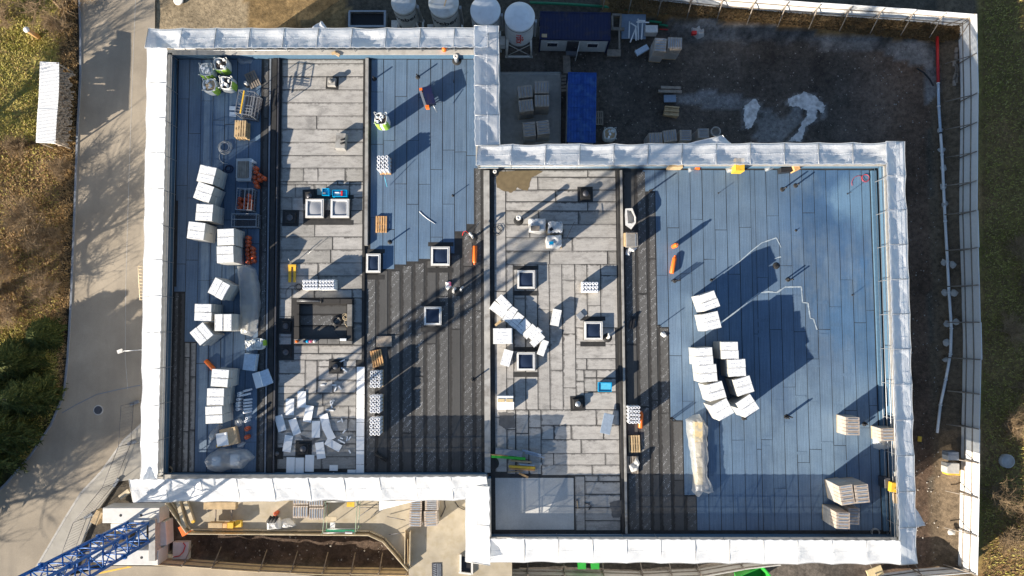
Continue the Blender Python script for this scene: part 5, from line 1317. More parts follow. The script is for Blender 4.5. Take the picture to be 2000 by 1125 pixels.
# torch-on roll trolley
t = thing('roll_trolley', 'dark roll trolley with orange burner ends and a silver bar on the upper blue field', 'roll trolley', U(834, 190, .5).xy.to_tuple()+(.02,), 0)
ZT = lambda p: Zm(800, 150, 16.07, p)
lq(ZT([(420, 330), (660, 265), (800, 800), (520, 890)]), .35, .95, 'tank', 'navy', t)
lq(ZT([(318, 440), (388, 420), (520, 920), (450, 945)]), .55, .9, 'burner_bar', 'steel', t)
for pts in ([(300, 350), (390, 345), (400, 410), (310, 425)], [(500, 885), (610, 885), (600, 960), (490, 965)]): lq(ZT(pts), .45, .95, 'burner_end', 'orange', t)
for x, y in ((450, 360), (640, 300), (780, 790), (540, 870)):
    q = U(*ZT([(x, y)])[0], .3); MB().tube([(q.x-t.location.x, q.y-t.location.y, 0), (q.x-t.location.x, q.y-t.location.y, .4)], .05, 8).part('leg', M['darksteel'], t)
A, B = U(*ZT([(740, 890)])[0], .9), U(*ZT([(860, 1110)])[0], .5); MB().tube([A-t.location, B-t.location], .03, 6).part('handle', M['steel'], t)

tag(MB().tube([U(x, y, z) for x, y, z in [(903, 460, .05), (905, 453, .3), (910, 451, .4), (917, 458, .1)]], .02, 6).solo('gas_hose', M['red'], 'red gas hose arching beside the pale gooseneck pipe', 'hose'))
lying = child('black_roll', MB().tube([(-.5, 0, .12), (.5, 0, .12)], .12, 14).mesh('black_roll', M['rubber']), None, tuple(U(744, 892, .1).xy)+(.02,), R(-33)); tag(lying, 'black felt roll lying askew on the lower black felt', 'roll')
for nm, x, y, an, L in (('torch_lance', 1235, 630, 80, .9),):
    p = U(x, y, .1); t = thing('clamp', 'two black handled clamps side by side on the felt strip', 'tool', (p.x, p.y, .03), R(an))
    for s in (-.1, .1): MB().box(0, s, 0, L, .12, .1).part('handle', M['black'], t)
pack_thing(Zm(680, 520, 4.688, [(258, 640), (398, 638), (400, 735), (260, 738)]), .12, .08, 'grey plywood sheet lying above the askew pallet', 'wood_grey', name='plywood_sheet', cat='board')
pack_thing(Zm(930, 540, 4.326, [(838, 330), (880, 297), (920, 330), (882, 366)]), .14, .06, 'small dark grey square board left of the right skylight', 'grey_slab', name='board', cat='board')
pack_thing([(1179, 806), (1198, 810), (1193, 850), (1173, 845)], .4, .05, 'smooth blue-grey board with a dark top edge on the right pale strip', 'bluegrey', name='board', cat='board')
# slanting row of packs and singles
ZS = lambda p: Zm(930, 540, 4.326, p)
SL = [([(108, 262), (162, 205), (262, 292), (222, 360)], .50, 'first white pack at the top left end of the slanting row'),
 ([(163, 190), (218, 150), (300, 240), (255, 298)], .78, 'white pack lying tilted on top at the upper end of the slanting row'),
 ([(222, 358), (300, 240), (352, 285), (275, 405)], .52, 'third white pack along the slanting row'),
 ([(276, 405), (353, 287), (408, 350), (322, 442)], .50, 'fourth white pack along the slanting row'),
 ([(326, 442), (410, 352), (472, 402), (380, 490)], .46, 'greyish tilted pack in the middle of the slanting row'),
 ([(381, 490), (474, 404), (520, 432), (432, 530)], .55, 'white pack just below the greyish one of the slanting row'),
 ([(432, 531), (520, 426), (565, 462), (500, 540)], .60, 'white pack near the lower end of the slanting row'),
 ([(440, 552), (548, 482), (580, 502), (500, 605)], .66, 'last white pack at the lower end of the slanting row')]
for p, z, l in SL: pack_thing(ZS(p), z, .45, l, 'foam', True, group='white packs of the slanting row')
pack_thing(ZS([(555, 528), (613, 548), (572, 678), (515, 655)]), .5, .45, 'single white pack right below the end of the slanting row', 'foam', True)
pack_thing(ZS([(645, 268), (722, 285), (700, 422), (632, 410)]), .55, .5, 'single white pack right of the slanting row', 'foam', True)
pack_thing(ZS([(230, 608), (320, 632), (275, 765), (210, 745)]), .55, .5, 'single white pack left of the lower dark skylight', 'foam', True)
for k, (dx_, l) in enumerate(((0, 'lowest'), (3, 'middle'), (-4, 'topmost'))):
    pack_thing(ZS([(150+dx_, 440), (308+dx_, 434), (302+dx_, 572), (146+dx_, 568)]), .3+.3*k, .28, l+' crumpled white pack of the pile below the slanting row', 'foam')
pack_thing(ZS([(155, 400), (205, 370), (215, 380), (170, 425)]), .08, .05, 'small yellowish board end under the slanting row', 'wood', name='board', cat='board')
t = thing('opened_box', 'white wrapped box with two yellow slabs showing on top', 'box', U(987, 789, .4).xy.to_tuple()+(.02,))
lq(ZS([(175, 1062), (318, 1062), (320, 1125), (178, 1125)]), 0, .45, 'lower_pack', 'foam_plain', t); lq(ZS([(176, 1012), (312, 1012), (314, 1064), (178, 1064)]), 0, .72, 'box', 'foam_plain', t)
lq(ZS([(182, 1034), (240, 1034), (241, 1062), (182, 1062)]), .72, .76, 'yellow_slab', 'ply', t); lq(ZS([(252, 1034), (310, 1034), (311, 1062), (253, 1062)]), .72, .76, 'yellow_slab', 'ply', t)

# trio of wrapped pallets on the right strip
ZE = lambda p: Zm(930, 310, 4.5, p)
for pts, h, lab, top, seed in (([(458, 530), (615, 525), (618, 640), (560, 660), (462, 645)], 1.15, 'left wrapped pallet of the trio, with a tan board on top', ([(480, 588), (560, 590), (556, 635), (480, 632)], 'wood_grey'), 11),
                    ([(622, 565), (660, 545), (770, 578), (765, 655), (625, 660)], 1.2, 'right wrapped pallet of the trio, with a black tool on top', ([(640, 615), (665, 600), (680, 622), (655, 640)], 'black'), 12),
                    ([(608, 680), (755, 672), (758, 770), (735, 792), (612, 780)], 1.2, 'lower wrapped pallet of the trio, with blue and tan scraps on top', ([(640, 730), (680, 725), (680, 752), (645, 755)], 'cyan'), 13)):
    px_, py_ = [sum(c_)/len(pts) for c_ in zip(*ZE(pts))]
    big = ZE(pts)
    o = drape([(x-(x-px_)*.02-(px_-980)*.0, y) for x, y in big], h, 'wrap2', lab, 'wrapped pallet', 'wrapped_pallet', seed=seed, p=9, amp=.10, parts=[(ZE(top[0]), h, h+.12, top[1], 'item')])
    c, a, wd, ln = quad_frame([(px_-13, py_-11), (px_+13, py_-11), (px_+13, py_+11), (px_-13, py_+11)], h)
    for i in range(4):
        for j in range(3):
            o2 = child('roll', ROLL, o, (-.38+.25*i, -.28+.27*j, .1)); 
    MB().box(0, 0, 0, 1.15, .85, .12).part('pallet', M['wood'], o)

# wheelbarrow-like mortar skip, covered pallet
t = thing('mortar_skip', 'white boat-shaped mortar skip with bluish inside on black felt', 'mortar skip', U(1230, 427, .6).xy.to_tuple()+(.02,))
ZK = lambda p: Zm(1210, 390, 6.615, p)
OUT = ZK([(75, 115), (165, 110), (212, 230), (210, 300), (150, 385), (75, 330), (68, 200)]); INN = ZK([(95, 135), (150, 135), (195, 225), (195, 290), (160, 310), (108, 305), (100, 200)])
mb = MB(); n = len(OUT)
for P_, z_, s_ in ((OUT, .15, .72), (OUT, .85, 1), (INN, .85, 1), (INN, .35, .8)):
    cx_ = sum(U(*q, z_).x for q in P_)/n; cy_ = sum(U(*q, z_).y for q in P_)/n
    for q in P_: v_ = U(*q, z_); mb.v.append((cx_+(v_.x-cx_)*s_-t.location.x, cy_+(v_.y-cy_)*s_-t.location.y, z_))
for k in range(3):
    for i in range(n): j = (i+1) % n; mb.face([k*n+i, k*n+j, (k+1)*n+j, (k+1)*n+i])
mb.face([3*n+i for i in range(n)]); mb.face([i for i in reversed(range(n))])
mb.part('tub', M['offwhite'], t)
MB().box(0, 0, 0, .5, .9, .2).part('foot', M['darksteel'], t)
t = thing('covered_pallet', 'pallet load under a grey striped cover beside the boat-shaped skip', 'covered pallet', U(1233, 468, .5).xy.to_tuple()+(.02,))
lq(ZK([(90, 425), (235, 420), (238, 605), (88, 605)]), .12, .78, 'load', 'felt_grey', t); lq(ZK([(62, 430), (96, 428), (96, 600), (62, 598)]), .1, .55, 'side_boards', 'wood', t)
lq(ZK([(95, 430), (230, 428), (232, 440), (95, 440)]), .78, .80, 'cover_batten', 'wood_grey', t); lq(ZK([(205, 430), (215, 430), (212, 600), (200, 600)]), .78, .80, 'cover_fold', 'grey_slab', t)

# planks and boards near the pale slab
ZL = lambda p: Zm(950, 860, 11.25, p)
for pts, z0, z1, m_, lab in (([(205, 165), (790, 240), (800, 370), (195, 300)], .35, .50, 'grey_slab', 'wide dark grey board over the green beam'),
    ([(105, 335), (830, 385), (880, 432), (115, 375)], .10, .30, 'green', 'bright green beam beside the pale slab'),
    ([(788, 200), (1210, 310), (1200, 345), (790, 235)], .30, .45, 'bluegrey', 'upper grey-blue slanting plank'), ([(850, 265), (1285, 370), (1275, 395), (850, 290)], .25, .38, 'bluegrey', 'lower grey-blue slanting plank'),
    ([(80, 305), (470, 330), (470, 352), (85, 325)], .36, .44, 'wood_orange', 'thin orange batten on the green beam'),
    ([(530, 430), (995, 465), (990, 500), (530, 465)], .10, .22, 'wood', 'brown plank below the green beam'), ([(720, 510), (1060, 540), (1050, 570), (730, 545)], .05, .14, 'paleblue', 'lilac-grey metal profile among the planks'),
    ([(490, 550), (1075, 588), (1075, 640), (490, 600)], .14, .30, 'yellow', 'thick yellow formwork beam beside the pale slab'), ([(500, 615), (1075, 645), (1070, 672), (500, 640)], .05, .14, 'wood_orange', 'orange-brown plank under the yellow beam'),
    ([(470, 690), (800, 670), (800, 690), (470, 712)], .03, .08, 'wood', 'thin batten below the yellow beam'), ([(740, 715), (930, 800), (905, 835), (700, 735)], .06, .13, 'wood_orange', 'short brown plank pointing at the slab edge'),
    ([(1005, 490), (1215, 490), (1215, 555), (1010, 545)], .03, .06, 'concrete', 'short pale slab strip right of the planks')):
    c, a, wd, ln = quad_frame(ZL(pts), z1)
    tag(child('plank', MB().box(0, 0, 0, wd, ln, z1-z0).mesh('plank', M[m_]), None, (c.x, c.y, z0), a), lab, 'plank')
for x, y, an, l_, lab in ((1146, 983, -10, .35, 'small dark hand tool on the right pale strip'), (1152, 992, 60, .3, 'small curved black tool below its neighbour'), (1128, 985, 95, .6, 'wooden handled hammer near the right coping')):
    p = U(x, y, .05); t = thing('hand_tool', lab, 'tool', (p.x, p.y, .03), R(an)); MB().box(0, 0, 0, l_, .05, .04).part('handle', M['black' if 'black' in lab or 'dark' in lab else 'wood'], t); MB().box(l_/2, 0, 0, .09, .17, .06).part('head', M['darksteel'], t)

# ------------------------------------------------ packs of blocks
def block_pack(pts, z, zb, label, group=None, along=0, n=5, side='block'):
    c, a, wd, ln = quad_frame(pts, z)
    t = thing('block_pack', label, 'pack of blocks', (c.x, c.y, zb), a, group)
    h = z-zb
    MB().box(0, 0, 0, wd, ln, .12).part('pallet', M['wood'], t)
    L = wd if along else ln; W_ = ln if along else wd
    for i in range(n):
        q = -L/2+L/n*(i+.5)
        mb = MB().box(q if along else 0, 0 if along else q, .12, (L/n-.025) if along else W_, W_ if along else (L/n-.025), h-.12-rnd.uniform(0, .02))
        o = mb.part('block_row', M[side], t)
    for i in range(n-1+1):
        q = -L/2+L/n*(i+.5)
        MB().box(q if along else 0, 0 if along else q, h+.001, .05 if along else W_*.72, W_*.72 if along else .05, .008).part('printed_band', M['block_line'], t)
    MB().box(0, 0, .15, wd+.012, ln+.012, h*.5).part('wrap', M['wrap'], t)
    return t
ZQ = lambda p: Zm(1540, 700, 2.647, p)
block_pack(ZQ([(297, 303), (368, 305), (368, 398), (297, 398)]), 1.4, .02, 'wrapped pack of blocks standing alone left of the vent pipe pair', n=5)
bp = block_pack(ZQ([(478, 360), (545, 363), (550, 425), (480, 432)]), 1.35, .02, 'half-torn wrapped pack of blocks by the right parapet', n=4)
drape(ZQ([(440, 400), (470, 350), (530, 360), (552, 400), (545, 450), (500, 478), (445, 465)]), .5, 'wrap2', 'crumpled film spilling from the torn block pack by the right parapet', 'plastic sheet', amp=.3)
gb = 'tall block packs in the lower right corner'
block_pack(ZQ([(262, 660), (330, 650), (345, 752), (275, 762)]), 2.2, .02, 'left block pack of the upper pair in the lower right corner', gb)
block_pack(ZQ([(342, 655), (410, 650), (422, 745), (350, 752)]), 2.2, .02, 'right block pack of the upper pair in the lower right corner', gb)
block_pack(ZQ([(248, 797), (318, 797), (318, 885), (248, 880)]), 2.2, .02, 'front block pack with a yellow lit side in the lower right corner', gb, side='block')
block_pack(ZQ([(308, 772), (368, 776), (368, 862), (310, 858)]), 1.3, .02, 'lower block pack half hidden behind the yellow-sided one', gb)
# things under the top scaffold and at the right parapet
ZV = lambda p: Zm(1230, 250, 6.06, p)
for pts, z0, z1, m_, lab, nm in ((ZV([(1252, 355), (1368, 355), (1355, 508), (1250, 505)]), .2, 1.2, 'yellow', 'yellow box half under the top scaffold film', 'tool_box'), (ZV([(780, 440), (838, 448), (832, 485), (780, 478)]), .02, .35, 'orange', 'small orange box at the top scaffold', 'tool_box'),
    (ZV([(460, 370), (630, 370), (630, 465), (462, 468)]), .02, .9, 'wood', 'wooden box half under the film at the top left of the big blue roof', 'wooden_box'), (ZV([(1925, 435), (1990, 430), (2030, 470), (1960, 520)]), .02, .8, 'wood_orange', 'round-edged plywood piece at the top scaffold', 'plywood_piece'),
    (ZV([(1780, 465), (1920, 462), (1925, 510), (1795, 530)]), .02, .6, 'black', 'black open box at the top scaffold', 'black_box'),
    (ZQ([(530, 642), (562, 645), (565, 695), (532, 690)]), .9, 1.3, 'yellow', 'yellow box on the right parapet', 'tool_box'), (ZQ([(545, 700), (565, 700), (567, 750), (547, 750)]), .88, 1.1, 'wood', 'short timber on the right parapet below the yellow box', 'timber'),
    (ZQ([(498, 618), (528, 618), (528, 672), (498, 672)]), .02, .9, 'darksteel', 'dark tool box against the right parapet', 'tool_box')):
    c, a, wd, ln = quad_frame(pts, z1); tag(child(nm, puff(wd, ln, z1-z0, .02).mesh(nm, M[m_]), None, (c.x, c.y, z0), a), lab, 'box' if 'box' in nm else 'timber')
t = thing('spotting_ball', 'orange round lamp on the top parapet', 'lamp', U(868, 97, 1.0).xy.to_tuple()+(.87,)); MB().lathe([(.05, 0), (.17, .08), (.2, .2), (.14, .32), (.03, .36)], n=12).part('globe', M['orange'], t)
t.name = 'warning_lamp'
for x, y, an, lab in ((652, 104, 20, 'left'), (660, 107, -30, 'right')):
    p = U(x, y, .9); tag(child('loose_brick', MB().box(0, 0, 0, .3, .18, .1).mesh('loose_brick', M['wood'] if lab == 'left' else M['cardboard']), None, (p.x, p.y, .87), R(an)), lab+' one of two loose offcuts on the top parapet', 'offcut')

# ================================================================== TERRACE, PIT AND CRANE BASE (bottom left)
TZ = -3.2
te = thing('terrace', 'lower concrete terrace with formwork edge below the left roof', 'terrace', U(640, 1000, GZ)); tl = te.location
tp = [U(x, y, TZ) for x, y in [(332, 940), (332, 975), (372, 1034), (722, 1038), (748, 1050), (798, 1106), (799, 1160), (1000, 1160), (1000, 940)]]
world_part('deck', MB().prism([(p.x, p.y) for p in tp], GZ-.6, TZ), M['concrete_tan'], te)
def edge_boards(path, off, z0, hh, m_, nm='formwork_board'):
    P = [U(x, y, TZ) for x, y in path]
    for a, b in zip(P[:-1], P[1:]):
        d = b-a; n_ = Vector((-d.y, d.x, 0)).normalized(); k = max(1, int(d.length/2.4))
        for i in range(k):
            p = a+d*i/k+n_*off; q = a+d*(i+1)/k+n_*off; m = (p+q)/2
            MB().box(0, 0, 0, (q-p).length-.03, .05, hh).part(nm, M[m_], te, (m.x-tl.x, m.y-tl.y, z0-tl.z), math.atan2(d.y, d.x)+rnd.gauss(0, .004))
PE = [(330, 978), (371, 1037), (722, 1040), (750, 1053), (801, 1110)]
edge_boards(PE, .12, TZ-.2, .35, 'wood_pale'); edge_boards(PE, -.10, TZ-.3, .75, 'wood_pale'); edge_boards(PE, -.22, TZ-.3, .35, 'wood_grey')
edge_boards([(800, 1035), (799, 1100)], .1, TZ, .5, 'wood_pale'); edge_boards([(790, 1035), (789, 1100)], .1, TZ, .4, 'wood_pale'); edge_boards([(795, 1050), (796, 1098)], .1, TZ+.1, .3, 'wood')
def slabpx(pts, z1, h, m_, nm, lab, cat, grp=None, rough=.01):
    c, a, wd, ln = quad_frame(pts, z1)
    return tag(child(nm, puff(wd, ln, h, rough).mesh(nm, M[m_]), None, (c.x, c.y, z1-h), a), lab, cat, grp)
ZW = lambda p: Zm(230, 900, 5, p)
ZX = lambda p: Zm(600, 920, 5, p)
slabpx(ZW([(838, 405), (1150, 405), (1150, 475), (838, 475)]), TZ+.9, .5, 'wood', 'timber_bundle', 'long yellow timber bundle just below the film edge on the terrace', 'timber bundle')
slabpx(ZW([(882, 608), (1020, 608), (1020, 658), (882, 656)]), TZ+.7, .5, 'wood', 'timber_bundle', 'short timber bundle at the terrace edge', 'timber bundle')
slabpx(ZW([(1024, 612), (1066, 612), (1066, 656), (1024, 656)]), TZ+.7, .5, 'wood_orange', 'timber_block', 'brown timber block between the yellow ones', 'timber bundle')
slabpx(ZW([(1070, 606), (1128, 606), (1126, 660), (1070, 660)]), TZ+.7, .5, 'yellow', 'yellow_beam', 'yellow box beam at the terrace edge', 'timber bundle')
slabpx(ZW([(1145, 590), (1205, 588), (1208, 648), (1145, 650)]), TZ+.5, .3, 'yellow', 'yellow_beam', 'bright yellow beam end right of the others on the terrace', 'timber bundle')
for x_ in (952, 1108): slabpx(ZW([(x_-6, 478), (x_+6, 478), (x_+5, 600), (x_-5, 600)]), TZ+.3, .12, 'wood_grey', 'bearer', ('left' if x_ < 1000 else 'right')+' bearer between the two timber bundles', 'timber')
for pts, lab in (([(505, 415), (545, 415), (720, 620), (690, 640)], 'left'), ([(610, 415), (650, 412), (770, 575), (740, 600)], 'right')): slabpx(ZW(pts), TZ+.35, .3, 'wood_pale', 'formwork_panel', lab+' slanting formwork panel at the terrace corner', 'formwork')
slabpx(ZW([(715, 590), (745, 578), (752, 600), (722, 615)]), TZ+.5, .1, 'yellow', 'beam_end', 'yellow beam end on the slanting panel', 'timber')
gt = 'block packs on the terrace'
for pts, al, lab in ((ZX([(1000, 392), (1113, 394), (1115, 545), (990, 540)]), 0, 'lower left block pack of the terrace group of four'), (ZX([(1145, 392), (1275, 388), (1265, 535), (1140, 546)]), 0, 'lower right block pack of the terrace group of four'),
    (ZX([(1005, 268), (1118, 268), (1118, 386), (1005, 386)]), 0, 'upper left block pack of the terrace group of four'), (ZX([(1150, 264), (1278, 264), (1278, 380), (1150, 384)]), 0, 'upper right block pack of the terrace group of four'),
    (ZX([(18, 358), (160, 358), (158, 475), (15, 475)]), 1, 'block pack beside the green scaffold tower'), (ZW([(1708, 440), (1858, 440), (1855, 560), (1708, 560)]), 1, 'block pack right of the roll heap on the terrace'),
    (ZX([(15, 255), (155, 255), (155, 346), (18, 346)]), 1, 'block pack half under the film beside the green tower'), (ZW([(1710, 340), (1862, 340), (1860, 428), (1710, 428)]), 1, 'block pack half under the film above the roll heap')):
    block_pack(pts, TZ+1.25, TZ+.02, lab, gt, al, 6)
# roll heap
for k in range(3):
    A, B = U(*ZW([(1462+k*30, 600)])[0], TZ+.5), U(*ZW([(1500+k*30, 545)])[0], TZ+.5); MB().tube([A, B], .12, 10).solo('black_roll', M['rubber'], ('left', 'middle', 'right')[k]+' black roll of the heap on the terrace', 'roll')
p = U(*ZW([(1532, 525)])[0], TZ+.7); o = copy_tree(small); o.location = (p.x, p.y, TZ+.02); o['label'] = 'orange gas bottle behind the roll heap on the terrace'; o['group'] = ''; del o['group']
drape([(520, 1016), (545, 1012), (551, 1034), (522, 1035)], .0+.5, 'wrap2', 'white wrapped roll heap at the terrace edge', 'wrapped rolls', amp=.15, zb=TZ+.02)
drape([(548, 1015), (565, 1012), (578, 1026), (560, 1033), (550, 1030)], .3, 'wrap2', 'crumpled film right of the white roll heap on the terrace', 'plastic sheet', amp=.25, zb=TZ+.02)
M['tower_green'] = plain('faded_green_steel', (0.24, 0.32, 0.22), 0.5)
t = thing('scaffold_tower', 'green framed scaffold tower standing on the terrace edge', 'scaffold tower', U(663, 1010, TZ)); c0 = t.location
cor = [U(x, y, TZ+1.9) for x, y in ZX([(182, 300), (490, 300), (470, 600), (150, 605)])]
for q in cor: MB().tube([(q.x-c0.x, q.y-c0.y, 0), (q.x-c0.x, q.y-c0.y, 2.2)], .03, 6).part('post', M['tower_green'], t)
for zz in (.9, 1.9):
    for i in range(4): a, b = cor[i]-c0, cor[(i+1) % 4]-c0; MB().tube([(a.x, a.y, zz), (b.x, b.y, zz)], .022, 6).part('rail', M['tower_green' if i % 2 else 'steel'], t)
for pts, m_ in (([(185, 570), (460, 575), (460, 595), (180, 592)], 'pipegreen'), ([(385, 302), (460, 302), (460, 350), (385, 350)], 'yellow'), ([(370, 585), (440, 588), (440, 612), (368, 612)], 'white'), ([(180, 450), (300, 450), (270, 490), (180, 490)], 'wood_pale'), ([(225, 500), (275, 505), (268, 552), (222, 555)], 'offwhite')):
    lq(ZX(pts), TZ+1.2, TZ+1.28, 'board', m_, t)
for a, b in (((510, 355), (690, 360)), ((500, 450), (680, 320)), ((620, 450), (690, 380)), ((700, 300), (700, 400)), ((780, 445), (960, 480)), ((800, 620), (950, 600))):
    (x0, y0), (x1, y1) = ZX([a, b]); rod((x0, y0), (x1, y1), .025, 'darksteel', {510: 'level thin scaffold tube just right of the green tower', 500: 'long slanting scaffold tube right of the green tower', 620: 'short slanting scaffold tube right of the green tower', 700: 'upright-running thin tube right of the green tower', 780: 'thin tube crossing the tan floor left of the four block packs', 800: 'lowest thin tube ending below the four block packs'}[a[0]], 'tube', 'scaffold_tube', (TZ+.1, TZ+.6))
tag(MB().tube([U(x, y, TZ+.05) for x, y in [(868, 978), (870, 990), (866, 1000), (861, 1010)]], .03, 6).solo('cable', M['black'], 'black cable hanging onto the terrace beside the block packs', 'cable'))
tag(MB().tube([U(x, y, TZ+.05) for x, y in [(889, 980), (895, 990), (905, 995), (912, 994)]], .03, 6).solo('cable', M['black'], 'black cable curling under the short white film run', 'cable'))
# pit shafts / grate
t = thing('light_shaft', 'open square light shaft with pale rim beside the short film run', 'shaft', U(912, 1108, TZ))
for pts in ([(1495, 820), (1510, 815), (1500, 990), (1480, 985)], [(1480, 985), (1605, 1000), (1605, 1015), (1478, 1000)], [(1600, 900), (1625, 900), (1612, 1010), (1600, 1010)]): lq(ZX(pts), TZ, TZ+.18, 'rim', 'concrete_pale', t)
lq(ZX([(1510, 830), (1610, 850), (1600, 995), (1495, 985)]), TZ-.0, TZ+.02, 'opening', 'black', t)
t = thing('grating', 'dark metal grating in a grey frame on the lower terrace', 'grating', U(852, 1115, TZ)); lq(ZX([(1215, 900), (1312, 895), (1315, 1040), (1220, 1040)]), TZ, TZ+.03, 'frame', 'darksteel', t)
for k in range(7): lq(ZX([(1232, 915+k*18), (1262, 905+k*18), (1262, 912+k*18), (1232, 922+k*18)]), TZ+.03, TZ+.05, 'bar', 'steel', t)
for k in range(3): lq(ZX([(1272+k*12, 905), (1278+k*12, 905), (1278+k*12, 1035), (1272+k*12, 1035)]), TZ+.03, TZ+.05, 'bar', 'steel', t)

# crane base and tower
CZ = -5.6
cr = thing('tower_crane', 'bright blue lattice crane tower rising at the lower left', 'crane', U(272, 1038, GZ)); c0 = cr.location
C4 = [U(x, y, CZ) for x, y in [(249, 1020), (293, 1020), (295, 1056), (250, 1056)]]
corners = [(p.x-c0.x, p.y-c0.y) for p in C4]
top = 40.0; pitch_ = 1.55; nseg = int(top/pitch_)
for i, (x, y) in enumerate(corners): MB().box(x, y, .3, .17, .17, top).part('chord', M['cranelt'], cr)
hz = [None]*4; dg = [[None, None] for _ in range(4)]
for f_ in range(4):
    a, b = corners[f_], corners[(f_+1) % 4]
    hz[f_] = MB().tube([(a[0], a[1], 0), (b[0], b[1], 0)], .055, 5).mesh('crossbar', M['cranelt'])
    dg[f_][0] = MB().tube([(a[0], a[1], 0), (b[0], b[1], pitch_)], .042, 5).mesh('brace', M['cranelt'])
    dg[f_][1] = MB().tube([(b[0], b[1], 0), (a[0], a[1], pitch_)], .042, 5).mesh('brace', M['cranelt'])
pl = MB().box(0, 0, 0, .34, .34, .25).mesh('joint_collar', M['cranelt'])
for k in range(nseg):
    z = .5+k*pitch_
    for f_ in range(4):
        child('crossbar', hz[f_], cr, (0, 0, z)); child('brace', dg[f_][k % 2], cr, (0, 0, z))
    if k % 4 == 3:
        for x, y in corners: child('joint_collar', pl, cr, (x, y, z+.4))
for k in range(8):                              # ladder rungs and resting platforms inside the tower
    cx_, cy_ = sum(c[0] for c in corners)/4, sum(c[1] for c in corners)/4
    MB().box(cx_+.25*(-1)**k, cy_, 2+k*5.0, .8, 1.1, .05).part('platform', M['steel'], cr)
lad = MB().tube([(0, 0, 0), (0, 0, 40)], .02, 5).mesh('ladder_rail', M['steel'])
for s in (-.2, .2): child('ladder_rail', lad, cr, (cx_+s, cy_+.45, .5))
rg = MB().box(0, 0, 0, .4, .03, .03).mesh('rung', M['steel'])
for k in range(70): child('rung', rg, cr, (cx_, cy_+.45, .8+k*.55))
ZY = lambda p: Zm(0, 900, 5, p)
def ballast(pts, z1, h, lab, holes):
    c, a, wd, ln = quad_frame(pts, z1); t = thing('ballast_block', lab, 'concrete block', (c.x, c.y, z1-h), a)
    puff(wd, ln, h, .03).part('block', M['concrete_pale'], t)
    for hx2 in holes:
        MB().lathe([(.11, h+.004), (.11, h+.008)], hx2*wd, 0, 12, False).part('hole', M['black'], t)
    return t
ballast(ZY([(1002, 460), (1558, 458), (1555, 606), (1000, 608)]), CZ, 1.6, 'upper long pale ballast block of the crane base, crossed by lattice shadows', (-.18, .18))
ballast(ZY([(1020, 872), (1545, 872), (1545, 1020), (985, 1018)]), CZ, 1.6, 'lower long pale ballast block of the crane base', (.2,))
ballast(ZY([(1480, 610), (1625, 590), (1622, 832), (1475, 832)]), CZ-.5, 1.2, 'short cross ballast block right of the crane tower', ())
ballast(ZY([(1080, 612), (1230, 612), (1205, 680), (1080, 690)]), CZ-.6, 1.1, 'small ballast block left of the crane tower', ())
ballast(ZW([(535, 795), (688, 795), (688, 965), (535, 965)]), GZ+.4, .5, 'grey footing slab with a red hose right of the crane base', ())
tag(MB().tube([U(x, y, GZ+.45) for x, y in ZW([(545, 940), (600, 930), (640, 890), (660, 830), (640, 800)])], .04, 6).solo('hose', M['red'], 'dull red hose looped on the grey footing slab', 'hose'))
slabpx(ZW([(578, 640), (660, 630), (678, 700), (640, 755), (582, 755)][:4]), CZ+.6, 1.2, 'orange', 'generator', 'orange site generator between crane base and terrace', 'generator')
slabpx(ZY([(882, 590), (945, 478), (1005, 512), (940, 640)]), CZ-.6, .6, 'wood', 'timber_stack', 'stack of brown boards leaning by the crane base', 'timber stack')
slabpx(ZY([(1150, 330), (1250, 285), (1265, 300), (1180, 395)]), CZ-.6, .5, 'wood_pale', 'timber_stack', 'pale timber wedge at the corner of the film', 'timber stack')
world_part('pit_wall', MB().prism([tuple(U(x, y, GZ).xy) for x, y in [(318, 1000), (330, 1000), (330, 1078), (318, 1078)]], GZ-.3, GZ+2.2), M['concrete'], te)
# feet of mobile fence along the pavement
for i, (x, y, an) in enumerate(((262, 787, 20), (257, 865, 20), (226, 1021-78, 60), (172, 1053-45, 30))):
    p = U(x, y, GZ+.3); t = thing('fence_foot', ('topmost', 'second', 'third', 'lowest')[i]+' dark concrete fence foot down the pavement edge', 'fence foot', (p.x, p.y, GZ+.15), R(an))
    puff(.75, .25, .16, .02).part('foot', M['grey_slab'], t); MB().tube([(0, 0, .1), (0, 0, 1.9)], .02, 6).part('tube', M['darksteel'], t)
def mesh_fence(p0, p1, lab, h=1.9):
    A, B = U(*p0, GZ+.2), U(*p1, GZ+.2); d = B-A; t = thing('mesh_fence', lab, 'fence', (A.x, A.y, GZ+.2), math.atan2(d.y, d.x)); L = d.length
    for z in (.1, h): MB().tube([(0, 0, z), (L, 0, z)], .02, 5).part('rail', M['darksteel'], t)
    for x in (0, L): MB().tube([(x, 0, 0), (x, 0, h)], .02, 5).part('post', M['darksteel'], t)
    for k in range(int(L/.25)): MB().tube([(.25*(k+1), 0, .1), (.25*(k+1), 0, h)], .006, 4).part('wire', M['darksteel'], t)
    MB().tube([(0, 0, 1.2), (-.3, 1.3 if 'brace' in lab else .8, .05)], .015, 5).part('stay', M['darksteel'], t)
mesh_fence((262, 787), (257, 865), 'thin wire fence panel beside the lower left film'); mesh_fence((257, 865), (226, 943), 'thin wire fence panel bending along the pavement'); mesh_fence((226, 943), (172, 1008), 'thin wire fence panel above the crane ballast'); mesh_fence((172, 1008), (138, 1098), 'thin wire fence panel near the blue tower')
